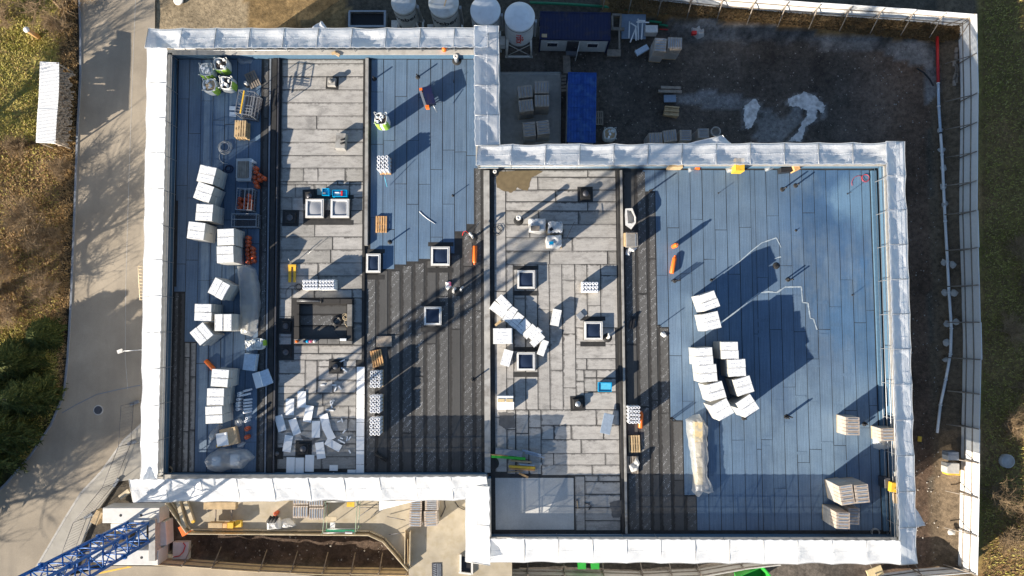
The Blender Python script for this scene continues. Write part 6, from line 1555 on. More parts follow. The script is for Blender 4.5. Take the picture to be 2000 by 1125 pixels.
# tubes, ladder frame at the left scaffold foot
t = thing('lattice_girder', 'pale steel lattice girder standing beside the left film', 'girder', U(275, 560, GZ)); c0 = t.location
A, B = U(277, 585, GZ+.6), U(279, 520, GZ+2.6); 
for s in (-.25, .25): MB().tube([(A.x-c0.x+s, A.y-c0.y, .4), (B.x-c0.x+s, B.y-c0.y, 2.8)], .05, 5).part('chord', M['wood_pale'], t)
for k in range(11):
    q = (A.lerp(B, k/10))-c0; MB().tube([(q.x-.25, q.y, .4+.24*k), (q.x+.25, q.y, .4+.24*k)], .035, 5).part('strut', M['wood_pale'], t)
t = thing('street_lamp', 'small lamp on a thin arm reaching out over the road', 'lamp', U(284, 683, GZ)); c0 = t.location
H = U(234, 686, GZ+6.5)-c0; E = U(280, 683, GZ+6.5)-c0
MB().tube([(E.x, E.y, 0), (E.x, E.y, 6.5)], .05, 8).part('pole', M['steel'], t); MB().tube([(E.x, E.y, 6.5), (H.x, H.y, 6.5)], .035, 6).part('arm', M['steel'], t)
hd = MB().box(0, 0, 0, .36, .26, .12).part('lamp_head', M['offwhite'], t, (H.x, H.y, 6.42), R(20)); MB().box(0, 0, -.01, .26, .18, .01).part('diffuser', M['cardboard'], hd)

# ================================================================== YARD (top right)
ZU = lambda p: Zm(1020, 0, 5, p)
def text_mesh(s, size, mat, bend=None, rot=0):
    cu_ = bpy.data.curves.new('lettering', 'FONT'); cu_.body = s; cu_.size = size; cu_.align_x = 'CENTER'; cu_.align_y = 'CENTER'; cu_.offset = size*.018; cu_.extrude = 0.004; cu_.resolution_u = 4
    to = bpy.data.objects.new('lettering', cu_); COL.objects.link(to); dg_ = bpy.context.evaluated_depsgraph_get(); me = bpy.data.meshes.new_from_object(to.evaluated_get(dg_))
    bpy.data.objects.remove(to); me.materials.clear(); me.materials.append(mat)
    for v_ in me.vertices:
        x, y, z = v_.co; c, s_ = math.cos(rot), math.sin(rot); x, y = x*c-y*s_, x*s_+y*c
        if bend: a = x/bend; v_.co = (math.sin(a)*(bend+.012+z), -math.cos(a)*(bend+.012+z), y)
        else: v_.co = (x, y, z)
    return me
def silo(px, py, rpx, H_, lab, mat, text=None, tz=0, tmat=None, size=1, trot=0, patch=False):
    p = U(px, py, GZ+H_); r_ = rpx/FPX*(HC-GZ-H_)
    t = thing('silo', lab, 'silo', (p.x, p.y, GZ+.05), 0, 'white mortar silos above the left roof')
    bd = MB().lathe([(r_*.35, 1.1), (r_*.97, 2.4), (r_, 2.5), (r_, H_-.25), (r_*1.02, H_-.22), (r_*1.02, H_-.17), (r_*.97, H_-.1), (r_*.55, H_), (.02, H_+.06)], n=40).part('tank', M[mat], t)
    for zz in (2.55, H_-.5): MB().lathe([(r_+.012, zz), (r_+.02, zz+.02), (r_+.012, zz+.05)], n=40).part('seam_ring', M['darksteel'], bd)
    q = r_*.78
    for x in (-1, 1):
        for y in (-1, 1): MB().tube([(x*q, y*q, 3.2), (x*q*1.15, y*q*1.15, .1)], .07, 6).part('leg', M['offwhite'], t)
    for s in (-1, 1):
        MB().box(0, s*q*1.15, 0, q*2.6, .16, .16).part('base_beam', M['offwhite'], t); MB().box(s*q*1.15, 0, 0, .16, q*2.1, .16).part('base_beam', M['offwhite'], t)
        MB().tube([(-q*1.1, s*q*1.15, .3), (q*1.0, s*q*1.05, 2.4)], .03, 5).part('cross_brace', M['offwhite'], t); MB().tube([(q*1.1, s*q*1.15, .3), (-q*1.0, s*q*1.05, 2.4)], .03, 5).part('cross_brace', M['offwhite'], t)
    MB().lathe([(.12, .4), (.14, 1.15)], n=10).part('outlet', M['darksteel'], t)
    MB().box(r_+.1, -.2, 2.5, .18, .25, H_-3).part('filler_pipe', M['steel'], t); MB().box(-r_-.25, -q*.6, 1.4, .5, .7, .9).part('control_box', M['offwhite'], t)
    if text:
        o = child('lettering', text_mesh(text, size, M[tmat], r_, trot), bd, (0, 0, tz))
    if patch: MB().box(.15, -.1, H_+.02, .10, .55, .03, R(-15)).part('rust_patch', M['cardboard'], bd)
    return t
silo(787.5, 3, 24.5, 5.4, 'leftmost silo, ribbed grey top with black lettering', 'siloold', 'weber', 4.15, 'text_black', .78)
silo(866, 4, 30, 5.8, 'second silo from the left, with a brown mark on its lid', 'siloold', 'weber', 4.45, 'text_black', .85, patch=True)
silo(948, 19, 30, 5.6, 'third silo, plain pale blue lid half behind the film peak', 'silo')
silo(1015, 31, 30, 5.6, 'rightmost white silo with red upright lettering', 'silo', 'röfix', 3.95, 'text_red', .85, R(-90))

def cabin(pts, h, lab, roofmat, wins=True):
    c, a, wd, ln = quad_frame(pts, GZ+h); t = thing('site_container', lab, 'site container', (c.x, c.y, GZ+.05), a)
    h -= .05
    MB().box(0, 0, .15, wd-.14, ln-.14, h-.3).part('wall', M['cabin'], t)
    rf = MB()
    n = int(wd/.12)
    for i in range(n+1):
        z = h+.02*(i % 2); x = -wd/2+wd*i/n
        rf.v += [(x, -ln/2, z), (x, ln/2, z)]
    for i in range(n): rf.face([i*2, i*2+2, i*2+3, i*2+1])
    r0 = rf.part('roof', M[roofmat], t)
    for (x, y, sx, sy) in ((0, -ln/2+.05, wd, .1), (0, ln/2-.05, wd, .1), (-wd/2+.05, 0, .1, ln-.2), (wd/2-.05, 0, .1, ln-.2)): MB().box(x, y, h-.16, sx, sy, .2).part('roof_edge', M[roofmat], r0)
    for x in (-1, 1):
        for y in (-1, 1): MB().box(x*(wd/2-.06), y*(ln/2-.06), 0, .12, .12, h).part('corner_post', M['navy'], t)
    if wins:
        for x in (-wd*.31, wd*.27):
            w_ = MB().box(x, -ln/2+.05, 1.2, .95, .08, .75).part('window', M['offwhite'], t); MB().box(x, -ln/2, 1.28, .8, .02, .6).part('pane', M['glass_dark'], w_)
        d_ = MB().box(-wd*.02, -ln/2+.05, .15, .95, .08, 2.1).part('door', M['darksteel'], t); MB().box(wd*.03, -ln/2, 1.1, .1, .04, .04).part('handle', M['steel'], d_)
        MB().box(wd*.06, -ln/2-.35, .15, .05, .85, 2.0, R(-12)).part('open_door', M['offwhite'], t)
    else:
        for k in range(1, 6): MB().box(0, -ln/2+k*ln/6, h+.02, wd-.1, .05, .02).part('roof_seam', M[roofmat], r0)
        MB().box(0, 0, h+.02, .05, ln-.2, .03).part('roof_seam', M[roofmat], r0)
    return t
cabin(ZU([(170, 110), (870, 125), (855, 395), (175, 385)]), 2.7, 'dark navy roofed site container with windows and a ramp', 'navy')
cabin(Zm(960, 120, 4.348, [(650, 92), (905, 97), (870, 690), (640, 685)]), 2.7, 'bright blue roofed storage container standing lengthwise', 'roofblue', False)
slabpx(ZU([(190, 330), (240, 330), (243, 365), (190, 362)]), GZ+2.78, .03, 'cardboard', 'paper_scrap', 'yellowish scrap on the navy container roof', 'scrap')
def gslab(pts, z1, h, m_, nm, lab, cat, grp=None): return slabpx(pts, GZ+z1, h, m_, nm, lab, cat, grp)
pf = [(977, 143), (1094, 143), (1094, 300), (977, 300)]
structure('yard_slab', MB().prism([tuple(U(x, y, GZ).xy) for x, y in pf], GZ-.2, GZ+.18), M['grey_slab' if False else 'concrete'])
for yv in (141, 146): rod((977, yv), (1094, yv), .03, 'steel', ('upper' if yv < 143 else 'lower')+' thin rail along the yard slab', 'rail', 'rail', (GZ+.8, GZ+.8))
rod((1095, 141), (1094, 285), .04, 'steel', 'thin rail down the right side of the yard slab', 'rail', 'rail', (GZ+.6, GZ+.6))
gy = 'block packs on the yard slab'; ZG = lambda p: Zm(960, 120, 4.348, p)
for pts, al, lab in (([(218, 210), (340, 197), (352, 298), (228, 312)], 1, 'upper left block pack on the yard slab'), ([(365, 165), (485, 165), (490, 268), (365, 270)], 1, 'upper right block pack on the yard slab'), ([(228, 330), (350, 318), (357, 415), (235, 430)], 1, 'middle left block pack on the yard slab'),
    ([(365, 285), (490, 282), (490, 382), (368, 382)], 1, 'middle right block pack on the yard slab'), ([(262, 518), (368, 508), (378, 632), (275, 642)], 0, 'lower left block pack on the yard slab'), ([(380, 505), (485, 497), (495, 612), (390, 625)], 0, 'lower right block pack on the yard slab')):
    block_pack(ZG(pts), GZ+2.3, GZ+.2, lab, gy, al, 5)
for pts, al, lab in (([(1332, 608), (1450, 600), (1455, 700), (1345, 700)], 1, 'leftmost block pack in the row behind the top scaffold'), ([(1452, 590), (1568, 575), (1578, 672), (1465, 685)], 1, 'second block pack in the row behind the top scaffold'), ([(1600, 580), (1698, 580), (1700, 672), (1602, 672)], 0, 'third block pack in the row behind the top scaffold'), ([(1752, 568), (1845, 568), (1850, 648), (1755, 650)], 0, 'rightmost block pack in the row behind the top scaffold')):
    block_pack(ZG(pts), GZ+2.3, GZ+.05, lab, 'block packs behind the top scaffold', al, 5)
block_pack(ZU([(1300, 368), (1415, 375), (1400, 505), (1285, 495)]), GZ+2.4, GZ+.05, 'left block pack of the pair right of the trestles', None, 0, 5)
block_pack(ZU([(1425, 362), (1565, 368), (1560, 475), (1420, 470)]), GZ+2.4, GZ+.05, 'right block pack of the pair right of the trestles', None, 1, 6)
# ramp, steps, trestle pile, crates
gslab(ZU([(430, 550), (505, 545), (435, 710), (368, 708)]), .35, .06, 'wood_grey', 'ramp_board', 'grey ramp board leading from the container door', 'ramp')
gslab(ZU([(430, 490), (540, 490), (540, 535), (430, 535)]), .4, .35, 'grey_slab', 'door_step', 'grey step in front of the container door', 'step')
t = thing('open_stair', 'grey open wooden stair between yard slab and blue container', 'stair', U(1100, 165, GZ))
for k in range(5): lq(ZU([(375, 735+k*34), (428, 730+k*34), (430, 752+k*34), (378, 758+k*34)]), GZ+.2+.2*k, GZ+.26+.2*k, 'tread', 'wood_grey', t)
gslab(ZU([(970, 135), (1215, 140), (1200, 380), (968, 378)]), .4, .06, 'bluegrey', 'ribbed_sheet', 'grey-blue ribbed sheet under the white trestles', 'metal sheet')
for i, (a, b) in enumerate((((1048, 210), (1042, 370)), ((1060, 225), (1115, 260)), ((1115, 260), (1055, 412)), ((1132, 185), (1132, 390)), ((1115, 215), (1240, 220)), ((1175, 230), (1165, 385)), ((1108, 250), (1112, 395)), ((1135, 200), (1200, 205)))):
    (x0, y0), (x1, y1) = ZU([a, b]); rod((x0, y0), (x1, y1), .06, 'white', 'white steel trestle bar in the tangled pile right of the navy container', 'trestle bar', 'trestle_bar', (GZ+.6+.06*i, GZ+.7+.06*i)).__setitem__('group', 'white trestle bars')
t = thing('timber_trestle', 'weathered timber frame right of the navy container', 'timber frame', U(1207, 40, GZ))
for pts in ([(880, 130), (975, 132), (972, 155), (880, 150)], [(955, 155), (975, 155), (965, 265), (948, 262)], [(875, 150), (892, 150), (888, 265), (872, 265)], [(870, 262), (1000, 268), (998, 295), (870, 290)], [(942, 295), (960, 295), (955, 475), (940, 475)]): lq(ZU(pts), GZ+.6, GZ+.8, 'beam', 'wood_grey', t)
gslab(ZU([(830, 480), (965, 480), (960, 545), (828, 545)]), .4, .3, 'wood_grey', 'timber_pile', 'low pile of grey timber below the frame', 'timber')
gslab(ZU([(1205, 245), (1325, 245), (1322, 318), (1205, 315)]), 1.1, .8, 'offwhite', 'white_box', 'pale box beside the trestle pile', 'box')
gslab(ZU([(1098, 492), (1218, 430), (1240, 475), (1128, 545)]), .5, .25, 'paleblue', 'board', 'pale board with a lime edge lying askew in the yard', 'board')
for a, b, m_, lab in (((1240, 205), (1360, 220), 'pipegreen', 'upper short green pipe beside the trestles'), ((1340, 240), (1480, 262), 'pipegreen', 'lower short green pipe beside the trestles'), ((1340, 285), (1510, 295), 'red', 'red and white pole beside the green pipes')):
    (x0, y0), (x1, y1) = ZU([a, b]); rod((x0, y0), (x1, y1), .10 if m_ != 'red' else .05, m_, lab, 'pipe', 'pipe', (GZ+.2, GZ+.2))
gp = thing('green_pipeline', 'long dark green pipe run with a yellow end cap along the yard rim', 'pipe', U(1180, 12, GZ)); c0 = gp.location
pp = [U(x, y, GZ+.35) for x, y in [(1035, 5), (1110, 8), (1180, 13), (1250, 20), (1312, 26)]]
for a, b in zip(pp[:-1], pp[1:]): MB().tube([a-c0, b-c0], .11, 10).part('pipe', M['pipegreen'], gp)
MB().tube([pp[-1]-c0, U(1322, 27.5, GZ+.35)-c0], .14, 10).part('end_cap', M['yellow'], gp)
drape([(1347, 56), (1362, 48), (1374, 52), (1376, 70), (1364, 76), (1352, 66)], .5, 'wrap2', 'heap of white and red plastic in the yard', 'rubbish', 'rubbish_heap', amp=.3, zb=GZ, parts=[([(1352, 60), (1361, 60), (1361, 66), (1352, 66)], .2, .55, 'red', 'red_scrap')])
for pts, lab in ((ZG([(1440, 205), (1610, 212), (1610, 235), (1440, 230)]), 'rear'), (ZG([(1418, 238), (1618, 243), (1616, 266), (1418, 262)]), 'front')): slabpx(pts, GZ+.4, .15, 'wood_grey', 'grey_plank', lab+' grey plank of the pair above the yard pallets', 'plank')
gslab(ZG([(1465, 285), (1565, 280), (1570, 345), (1465, 345)]), .12, .1, 'bluegrey', 'metal_plate', 'bluish plate below the two grey planks', 'plate')
for k in range(4):
    p = U(1312, 217, GZ+.5); pallet((p.x, p.y, GZ+.02+.146*k), R(82)+rnd.gauss(0, .03), ('lowest', 'second lowest', 'second highest', 'topmost')[k]+' pale pallet of the pile in the yard', 'wood', flip=(k == 3), group='pallets piled in the yard')
p = U(1169, 230, GZ+.2); pallet((p.x, p.y, GZ+.02), R(0), 'narrow grey pallet leaning at the blue container', 'wood_grey')
bulk_bag(1191, 263, 'grey bulk bag in the yard just above the top scaffold', h=1.1, r=.5, fill='cardboard', seed=9, greens=()).location.z = GZ+.02
p = U(1191, 262, GZ+.9); bpy.context.view_layer.update()
for o in COL.objects:
    if o.get('label', '').startswith('grey bulk bag'): o.location = (p.x, p.y, GZ+.02)
c_ = U(1397, 258, GZ+.3); t = thing('concrete_ring', 'round concrete ring beside the block pack row', 'concrete ring', (c_.x, c_.y, GZ)); MB().lathe([(.42, 0), (.42, .5), (.34, .5), (.34, .05)], n=20).part('ring', M['concrete'], t)
c_ = U(1969, 901, GZ+1.0); t = thing('concrete_ring', 'round concrete shaft ring on the grass at the far right', 'concrete ring', (c_.x, c_.y, GZ+.4)); MB().lathe([(.55, 0), (.55, .6), (.47, .62), (.45, .5), (.02, .5)], n=24).part('ring', M['concrete'], t)

# rubble stones in the yard
def rock_mesh(s):
    mb = MB(); mb.lathe([(.6, 0), (1, .25), (.9, .6), (.4, .8)], n=7, smooth=False, jit=s); return mb.mesh('stone', M['stone'])
RK = [rock_mesh(i*3.1) for i in range(4)]
mb = MB()
for k in range(1260):
    if k < 800: px_, py_ = rnd.uniform(985, 1820), rnd.uniform(90, 290)
    elif k < 1150: px_, py_ = rnd.uniform(1775, 1835), rnd.uniform(280, 1110)
    else: px_, py_ = rnd.uniform(375, 790), rnd.uniform(1040, 1105)
    p = U(px_, py_, GZ); s = (.015+.06*rnd.random()**3)*(1.7 if k >= 1150 else 1)
    b0 = len(mb.v); zz = GZ-(.95 if k >= 1150 else .08)+rnd.uniform(0, .03)
    for i in range(5): a = i*1.26+rnd.random(); mb.v.append((p.x+s*math.cos(a), p.y+s*math.sin(a), zz))
    mb.v.append((p.x, p.y, zz+s*1.1))
    for i in range(5): mb.face([b0+i, b0+(i+1) % 5, b0+5])
o = mb.part('rubble', M['stone'], None); tag(o, 'small pale stones strewn over the dark yard and pit', 'rubble', kind='stuff')
# conduit with mortar heaps on the right
def gzr(px_): return GZ-.02+.75*max(0, min(1, (px_-1838)/22.0))
cd = thing('conduit', 'red then white conduit pipe running down inside the right fence', 'pipe', U(1845, 450, GZ)); c0 = cd.location
path = [(1833, 70), (1835, 160), (1836, 205), (1839, 258), (1841, 300), (1843, 365), (1845, 430), (1848, 510), (1850, 570), (1853, 640), (1852, 690), (1846, 740), (1839, 790), (1833, 846)]
for i, (a, b) in enumerate(zip(path[:-1], path[1:])):
    A, B = U(*a, GZ+.3), U(*b, GZ+.3); A.z = gzr(a[0])+.14; B.z = gzr(b[0])+.14
    MB().tube([A-c0, B-c0], .11 if i else .12, 8).part('pipe_length', M['red' if i == 0 else 'paleblue' if i < 3 else 'white'], cd)
    if i: j_ = MB().tube([A-c0, A.lerp(B, .05)-c0], .14, 8).part('sleeve', M['white' if i != 3 else 'black'], cd)
for i, (x, y) in enumerate([(1837, 255), (1840, 293), (1843, 327), (1843, 364), (1846, 398), (1845, 512), (1861, 516), (1847, 571), (1865, 572), (1850, 632), (1868, 628), (1850, 668), (1848, 703), (1860, 1040)]):
    r_ = 7; pts = [(x+r_*math.cos(k)*rnd.uniform(.7, 1.25), y+r_*math.sin(k)*rnd.uniform(.7, 1.3)) for k in (0, .8, 1.6, 2.4, 3.2, 4, 4.8, 5.6)]
    o = drape(pts, .2, 'grey_mortar' if 'grey_mortar' in M else 'concrete', 'grey mortar heap beside the white conduit pipe' if i < 13 else 'lone grey mortar heap at the lower right fence', 'mortar heap', 'mortar_heap', zb=gzr(x), p=2, amp=.05)
    if i < 13: o['group'] = 'mortar heaps along the conduit'
for k in range(9):
    x, y = 1866+rnd.uniform(-3, 3), (98, 110, 124, 130, 138, 145, 150, 156, 162)[k]; p = U(x, y, GZ+.8)
    tag(child('paving_block', MB().box(0, 0, 0, .22, .45, .15).mesh('paving_block', M['wood_grey']), None, (p.x, p.y, GZ+.7), rnd.uniform(-.3, .3)), 'grey block in the small scatter by the upper right fence', 'block', 'grey blocks by the upper right fence')
tag(MB().tube([U(x, y, z) for x, y, z in [(1790, 133, GZ+.05), (1805, 142, GZ+.2), (1816, 155, GZ+.35), (1823, 168, GZ+.4)]], .07, 6).solo('black_hose', M['black'], 'black drain hose curving down the yard bank', 'hose'))
slabpx([(1852, 883), (1873, 883), (1873, 899), (1852, 899)], GZ+1.6, .8, 'grey_slab', 'grey_box', 'grey crate beside the yellow one at the right fence', 'crate')
slabpx([(1850, 905), (1874, 905), (1874, 926), (1850, 924)], GZ+1.6, .8, 'concrete', 'grey_box', 'grey box on the yellow crate at the right fence', 'crate')
slabpx([(1852, 917), (1876, 918), (1876, 929), (1852, 928)], GZ+1.3, .8, 'yellow', 'yellow_crate', 'yellow crate against the right fence in the sun patch', 'crate')
slabpx([(1794, 852), (1801, 853), (1800, 863), (1793, 862)], GZ+.3, .1, 'yellow', 'yellow_plate', 'small yellow plate right of the right scaffold', 'plate')
order([o for o in COL.objects if o.get('group') == 'mortar heaps along the conduit'], 'grey mortar heap at the white conduit pipe, %s')
order([o for o in COL.objects if o.get('group') == 'grey blocks by the upper right fence'], 'grey block in the small scatter by the right fence, %s')
order([o for o in COL.objects if o.get('group') == 'white trestle bars'], 'white trestle bar in the tangled pile by the navy container, %s', 'x')
# bins and skip at the bottom
for x0 in (1128, 1154):
    c, a, wd, ln = quad_frame([(x0, 1092), (x0+17, 1092), (x0+16, 1112), (x0+1, 1112)], GZ+1.6); t = thing('green_bin', ('left' if x0 < 1140 else 'right')+' bright green bin just below the bottom scaffold', 'bin', (c.x, c.y, GZ), a)
    MB().box(0, 0, 0, wd*.85, ln*.85, 1.5, 0, 1.12).part('body', M['green'], t); MB().box(0, 0, 1.5, wd, ln, .08).part('lid', M['bin_green'], t)
t = thing('green_skip', 'open green waste skip at the bottom edge', 'skip', U(1470, 1125, GZ)); c0 = t.location
SK = [U(x, y, GZ+1.5)-c0 for x, y in [(1438, 1128), (1491, 1106), (1506, 1124), (1504, 1148), (1440, 1160)]]
mb = MB(); n = 5; ct = sum(SK, Vector())/5
for z_, s_ in ((0, .8), (1.5, 1), (1.5, .93), (.3, .75)):
    for q in SK: v_ = ct.lerp(q, s_); mb.v.append((v_.x, v_.y, z_))
for k in range(3):
    for i in range(n): j = (i+1) % n; mb.face([k*n+i, k*n+j, (k+1)*n+j, (k+1)*n+i])
mb.face([3*n+i for i in range(n)]); mb.part('skip_body', M['bin_green'], t)
slabpx([(1700, 1112), (1712, 1106), (1735, 1118), (1690, 1135)], GZ+.9, .1, 'ply', 'pale_sheet', 'pale yellowish sheet at the bottom right', 'sheet')

# ------------------------------------------------ hoarding fences
PAN = {}
def hoarding(path, lab, h=2.2, base=GZ, side=1, mat='white'):
    P = [U(x, y, base) for x, y in path]; t = thing('hoarding_fence', lab, 'fence', P[0].to_tuple()); c0 = t.location
    for si, (a, b) in enumerate(zip(P[:-1], P[1:])):
        d = b-a; L = d.length; k = max(1, round(L/2.65)); w_ = L/k; an = math.atan2(d.y, d.x); n_ = Vector((-d.y, d.x, 0)).normalized()*side
        key = (round(w_, 2), h, mat)
        if key not in PAN:
            PAN[key] = (MB().box(0, 0, 0, w_-.02, .04, h).mesh('fence_panel', M[mat]), MB().box(0, 0, 0, w_-.005, .06, .08).mesh('rail', M['wood_grey']))
        for i in range(k):
            m = a+d*(i+.5)/k-c0; dz = rnd.uniform(-.06, .06)
            child('fence_panel', PAN[key][0], t, (m.x, m.y, dz), an)
            for zz in (.55, 1.45): child('rail', PAN[key][1], t, (m.x+n_.x*.06, m.y+n_.y*.06, zz), an)
        for i in range(k+(si == len(P)-2)):
            q = a+d*i/k-c0
            pm = MB().tube([(0, 0, 0), (0, 0, h)], .05, 6); pm.tube([(n_.x*.1, n_.y*.1, h*.75), (n_.x*1.1, n_.y*1.1, .05)], .045, 5)
            child('post', pm.mesh('post', M['wood_grey']), t, (q.x+n_.x*.12, q.y+n_.y*.12, 0))
    return t
hoarding([(1180, -8), (1230, -2), (1400, 16), (1580, 30), (1760, 42), (1872, 51)], 'white hoarding fence along the top of the yard', side=-1, base=GZ+.55)
hoarding([(1872, 51), (1875, 200), (1873, 420), (1877, 560), (1880, 700), (1877, 830), (1875, 960), (1871, 1104)], 'long white hoarding fence down the right side', side=-1, base=GZ+.55, h=2.3)
hoarding([(318, 1089), (430, 1097), (520, 1103), (640, 1108), (800, 1110), (950, 1111)], 'tan board hoarding below the dark pit', side=1, h=1.7, mat='wood_pale')
hoarding([(960, 1111), (1100, 1113), (1250, 1117), (1360, 1112), (1440, 1098), (1510, 1090)], 'pale grey hoarding curving below the bottom scaffold', side=1, h=1.7, mat='concrete_pale')
hoarding([(1700, 1124), (1780, 1113), (1871, 1106)], 'short white hoarding at the lower right corner', side=1, h=1.6)

# ================================================================== LEFT VERGE: shelter, post, vegetation
sh = thing('log_shelter', 'log store with a white corrugated roof on the left verge', 'shelter', U(95, 200, GZ)); c0 = sh.location
Q = [U(x, y, GZ+2.1)-c0 for x, y in Zm(0, 0, 2.96, [(232, 355), (337, 358), (322, 828), (212, 824)])]
for part_i, (s0, s1) in enumerate(((0, .59), (.585, 1))):
    mb = MB(); n = int(116*(s1-s0))
    for i in range(n+1):
        s = s0+(s1-s0)*i/n; a = Q[0].lerp(Q[3], s); b = Q[1].lerp(Q[2], s); zz = 2.1+.06*(i % 2)+(.02 if part_i else 0)
        bulge = .06*math.sin(s*5); mb.v += [(a.x+bulge*.5, a.y, zz), (b.x+bulge, b.y, zz-.12)]
    for i in range(n): mb.face([i*2, i*2+1, i*2+3, i*2+2])
    mb.part('roof_sheet', M['white'], sh)
for q in Q: MB().box(q.x*.93, q.y*.97, 0, .1, .1, 2.05).part('post', M['wood_grey'], sh)
mb = MB()
for k in range(420):
    y = rnd.uniform(Q[2].y+.3, Q[1].y-.3); z = rnd.uniform(.1, 1.85); x = Q[1].x-.2+rnd.uniform(-.1, .35)*(1-z/4)
    mb.tube([(x-.9, y, z), (x, y+rnd.uniform(-.03, .03), z)], rnd.uniform(.05, .1), 5)
o = mb.part('log', M['wood_grey'], sh); o['kind'] = 'stuff'
t = thing('marker_post', 'short orange post with a white cap on the left verge', 'post', tuple(U(75, 72, GZ).xy)+(GZ-.1,))
MB().tube([(0, 0, 0), (0, 0, 1.5)], .2, 14).part('post', M['wood_orange'], t); MB().lathe([(.24, 1.5), (.25, 1.55), (.22, 1.62), (.05, 1.66)], n=16).part('cap', M['white'], t)
t = thing('round_slab', 'round pale disc on the dirt at the top edge', 'slab', U(349, 1, GZ)); MB().lathe([(.42, 0), (.42, .08), (.38, .1)], n=20).part('disc', M['concrete_pale'], t)
t = thing('water_tank', 'black rectangular open trough above the left roof', 'trough', U(716, 36, GZ+.5).xy.to_tuple()+(GZ,))
for pts in ([(681, 20), (754, 20), (754, 23), (681, 23)], [(680, 49), (753, 49), (753, 53), (680, 53)], [(680, 23), (684, 23), (684, 49), (680, 49)], [(750, 23), (754, 23), (753, 49), (749, 49)]): lq(pts, GZ, GZ+.7, 'side', 'steel', t)
lq([(684, 23), (750, 23), (749, 49), (684, 49)], GZ, GZ+.35, 'liner', 'black', t)

def branchy(name, label, cat, px_, py_, h, seed, spread=.5, mat='bark', levels=5, r0=.16, kids=3, group=None, trunk_frac=.35, z=GZ-.1, lean=(0, 0), multi=1, nm2=('trunk', 'crown')):
    r = random.Random(seed); p = U(px_, py_, GZ); t = thing(name, label, cat, (p.x, p.y, z), 0, group)
    tr = MB(); cr_ = MB()
    def grow(pos, d, L, rad, lev):
        n = 3 if lev < levels-1 else 2; pts = [pos]; q = pos; dd = d.copy()
        for i in range(n):
            dd = (dd+Vector((r.gauss(0, .16), r.gauss(0, .16), r.gauss(.04, .10)))).normalized(); q = q+dd*L/n; pts.append(q)
        tgt = tr if lev == 0 else cr_
        tgt.tube(pts, rad, 6 if lev == 0 else 4 if lev < 3 else 3, rad*.6, cap=False)
        if lev >= levels: return
        k = kids+(1 if lev > 1 else 0)
        for i in range(k):
            u = r.uniform(.35, 1.0) if lev else r.uniform(.5, 1.0); b = pts[0].lerp(pts[-1], u) if n < 2 else pts[min(n, int(u*n))]
            side_ = Vector((r.gauss(0, 1), r.gauss(0, 1), r.gauss(.1, .5))).normalized()
            nd = (dd*(1-spread)+side_*spread*1.25).normalized()
            grow(b, nd, L*r.uniform(.58, .80), rad*.58, lev+1)
        grow(pts[-1], dd, L*.72, rad*.6, lev+1)
    for m in range(multi):
        d0 = Vector((lean[0]+r.gauss(0, .3)*(multi > 1), lean[1]+r.gauss(0, .3)*(multi > 1), 1)).normalized()
        grow(Vector((r.gauss(0, .1)*(multi > 1), r.gauss(0, .1)*(multi > 1), 0)), d0, h*trunk_frac, r0, 0)
    tr.part(nm2[0], M[mat], t); cr_.part(nm2[1], M[mat], t); return t
gt_ = None
# tall bare trees standing just beyond the left edge; their branch shadows cross the road
branchy('bare_tree', 'bare tree left of the log store, throwing fine branch shadows', 'tree', -70, 265, 9, 22, .5, r0=.16, levels=5)
branchy('bare_tree', 'bare tree beyond the lower left corner', 'tree', -260, 1050, 16, 25, .55, r0=.26, levels=6)
branchy('bare_tree', 'bare tree far beyond the lower left corner', 'tree', -420, 1180, 18, 26, .55, r0=.30, levels=6)
branchy('bare_tree', 'bare tree with pale branches amid the brown scrub', 'tree', 80, 470, 5.5, 28, .5, r0=.15, levels=5, mat='twig')
branchy('bare_tree', 'bare tree at the top left beside the road', 'tree', 118, 15, 8, 30, .5, r0=.13, levels=5, mat='twig')
branchy('bare_tree', 'forked bare tree near the upper left corner', 'tree', 30, -30, 9, 31, .5, r0=.14, levels=5, mat='twig')
# the forked tree whose limbs draw their shadow across the road: measured limb by limb from that shadow
tB = U(-45, 623, GZ); Dh = Vector((math.cos(SUN_AZ), math.sin(SUN_AZ), 0)); te_ = math.tan(SUN_EL)
ft = thing('bare_tree', 'tall forked bare tree whose branching shadow crosses the road', 'tree', (tB.x, tB.y, GZ-.1))
def limb(px_, py_, dep=0.0):
    S_ = U(px_, py_, GZ); s_ = (S_-tB).dot(Dh)+dep; q = S_-tB-Dh*(s_-dep)+Dh*dep
    return Vector((q.x, q.y, max(0.05, s_*te_-dep*0)))
LB = [([(0, 660), (110, 625), (220, 563), (310, 505), (400, 435)], .40, .24, 0), ([(400, 435), (445, 355), (520, 265), (600, 185), (660, 120)], .17, .06, .8), ([(400, 435), (480, 380), (540, 330), (610, 265), (700, 190)], .19, .07, -.6),
      ([(430, 415), (500, 392), (560, 355), (610, 325), (720, 280)], .13, .05, .4), ([(410, 420), (370, 385), (330, 375), (285, 385)], .10, .03, -1), ([(385, 445), (350, 412), (300, 408), (260, 420)], .09, .03, 1), ([(368, 475), (385, 520), (420, 550), (470, 550), (530, 520)], .12, .04, -.5),
      ([(430, 380), (445, 338), (466, 348), (466, 385)], .06, .03, .3), ([(250, 540), (280, 480), (330, 430), (350, 350), (420, 260)], .10, .03, 1.2), ([(520, 265), (470, 220), (430, 170), (400, 100)], .08, .02, .5), ([(600, 270), (590, 200), (560, 130), (530, 60)], .08, .02, -.8), ([(440, 330), (380, 290), (340, 230), (330, 170)], .07, .02, .6)]
tk = MB(); cw = MB(); rr_ = random.Random(5)
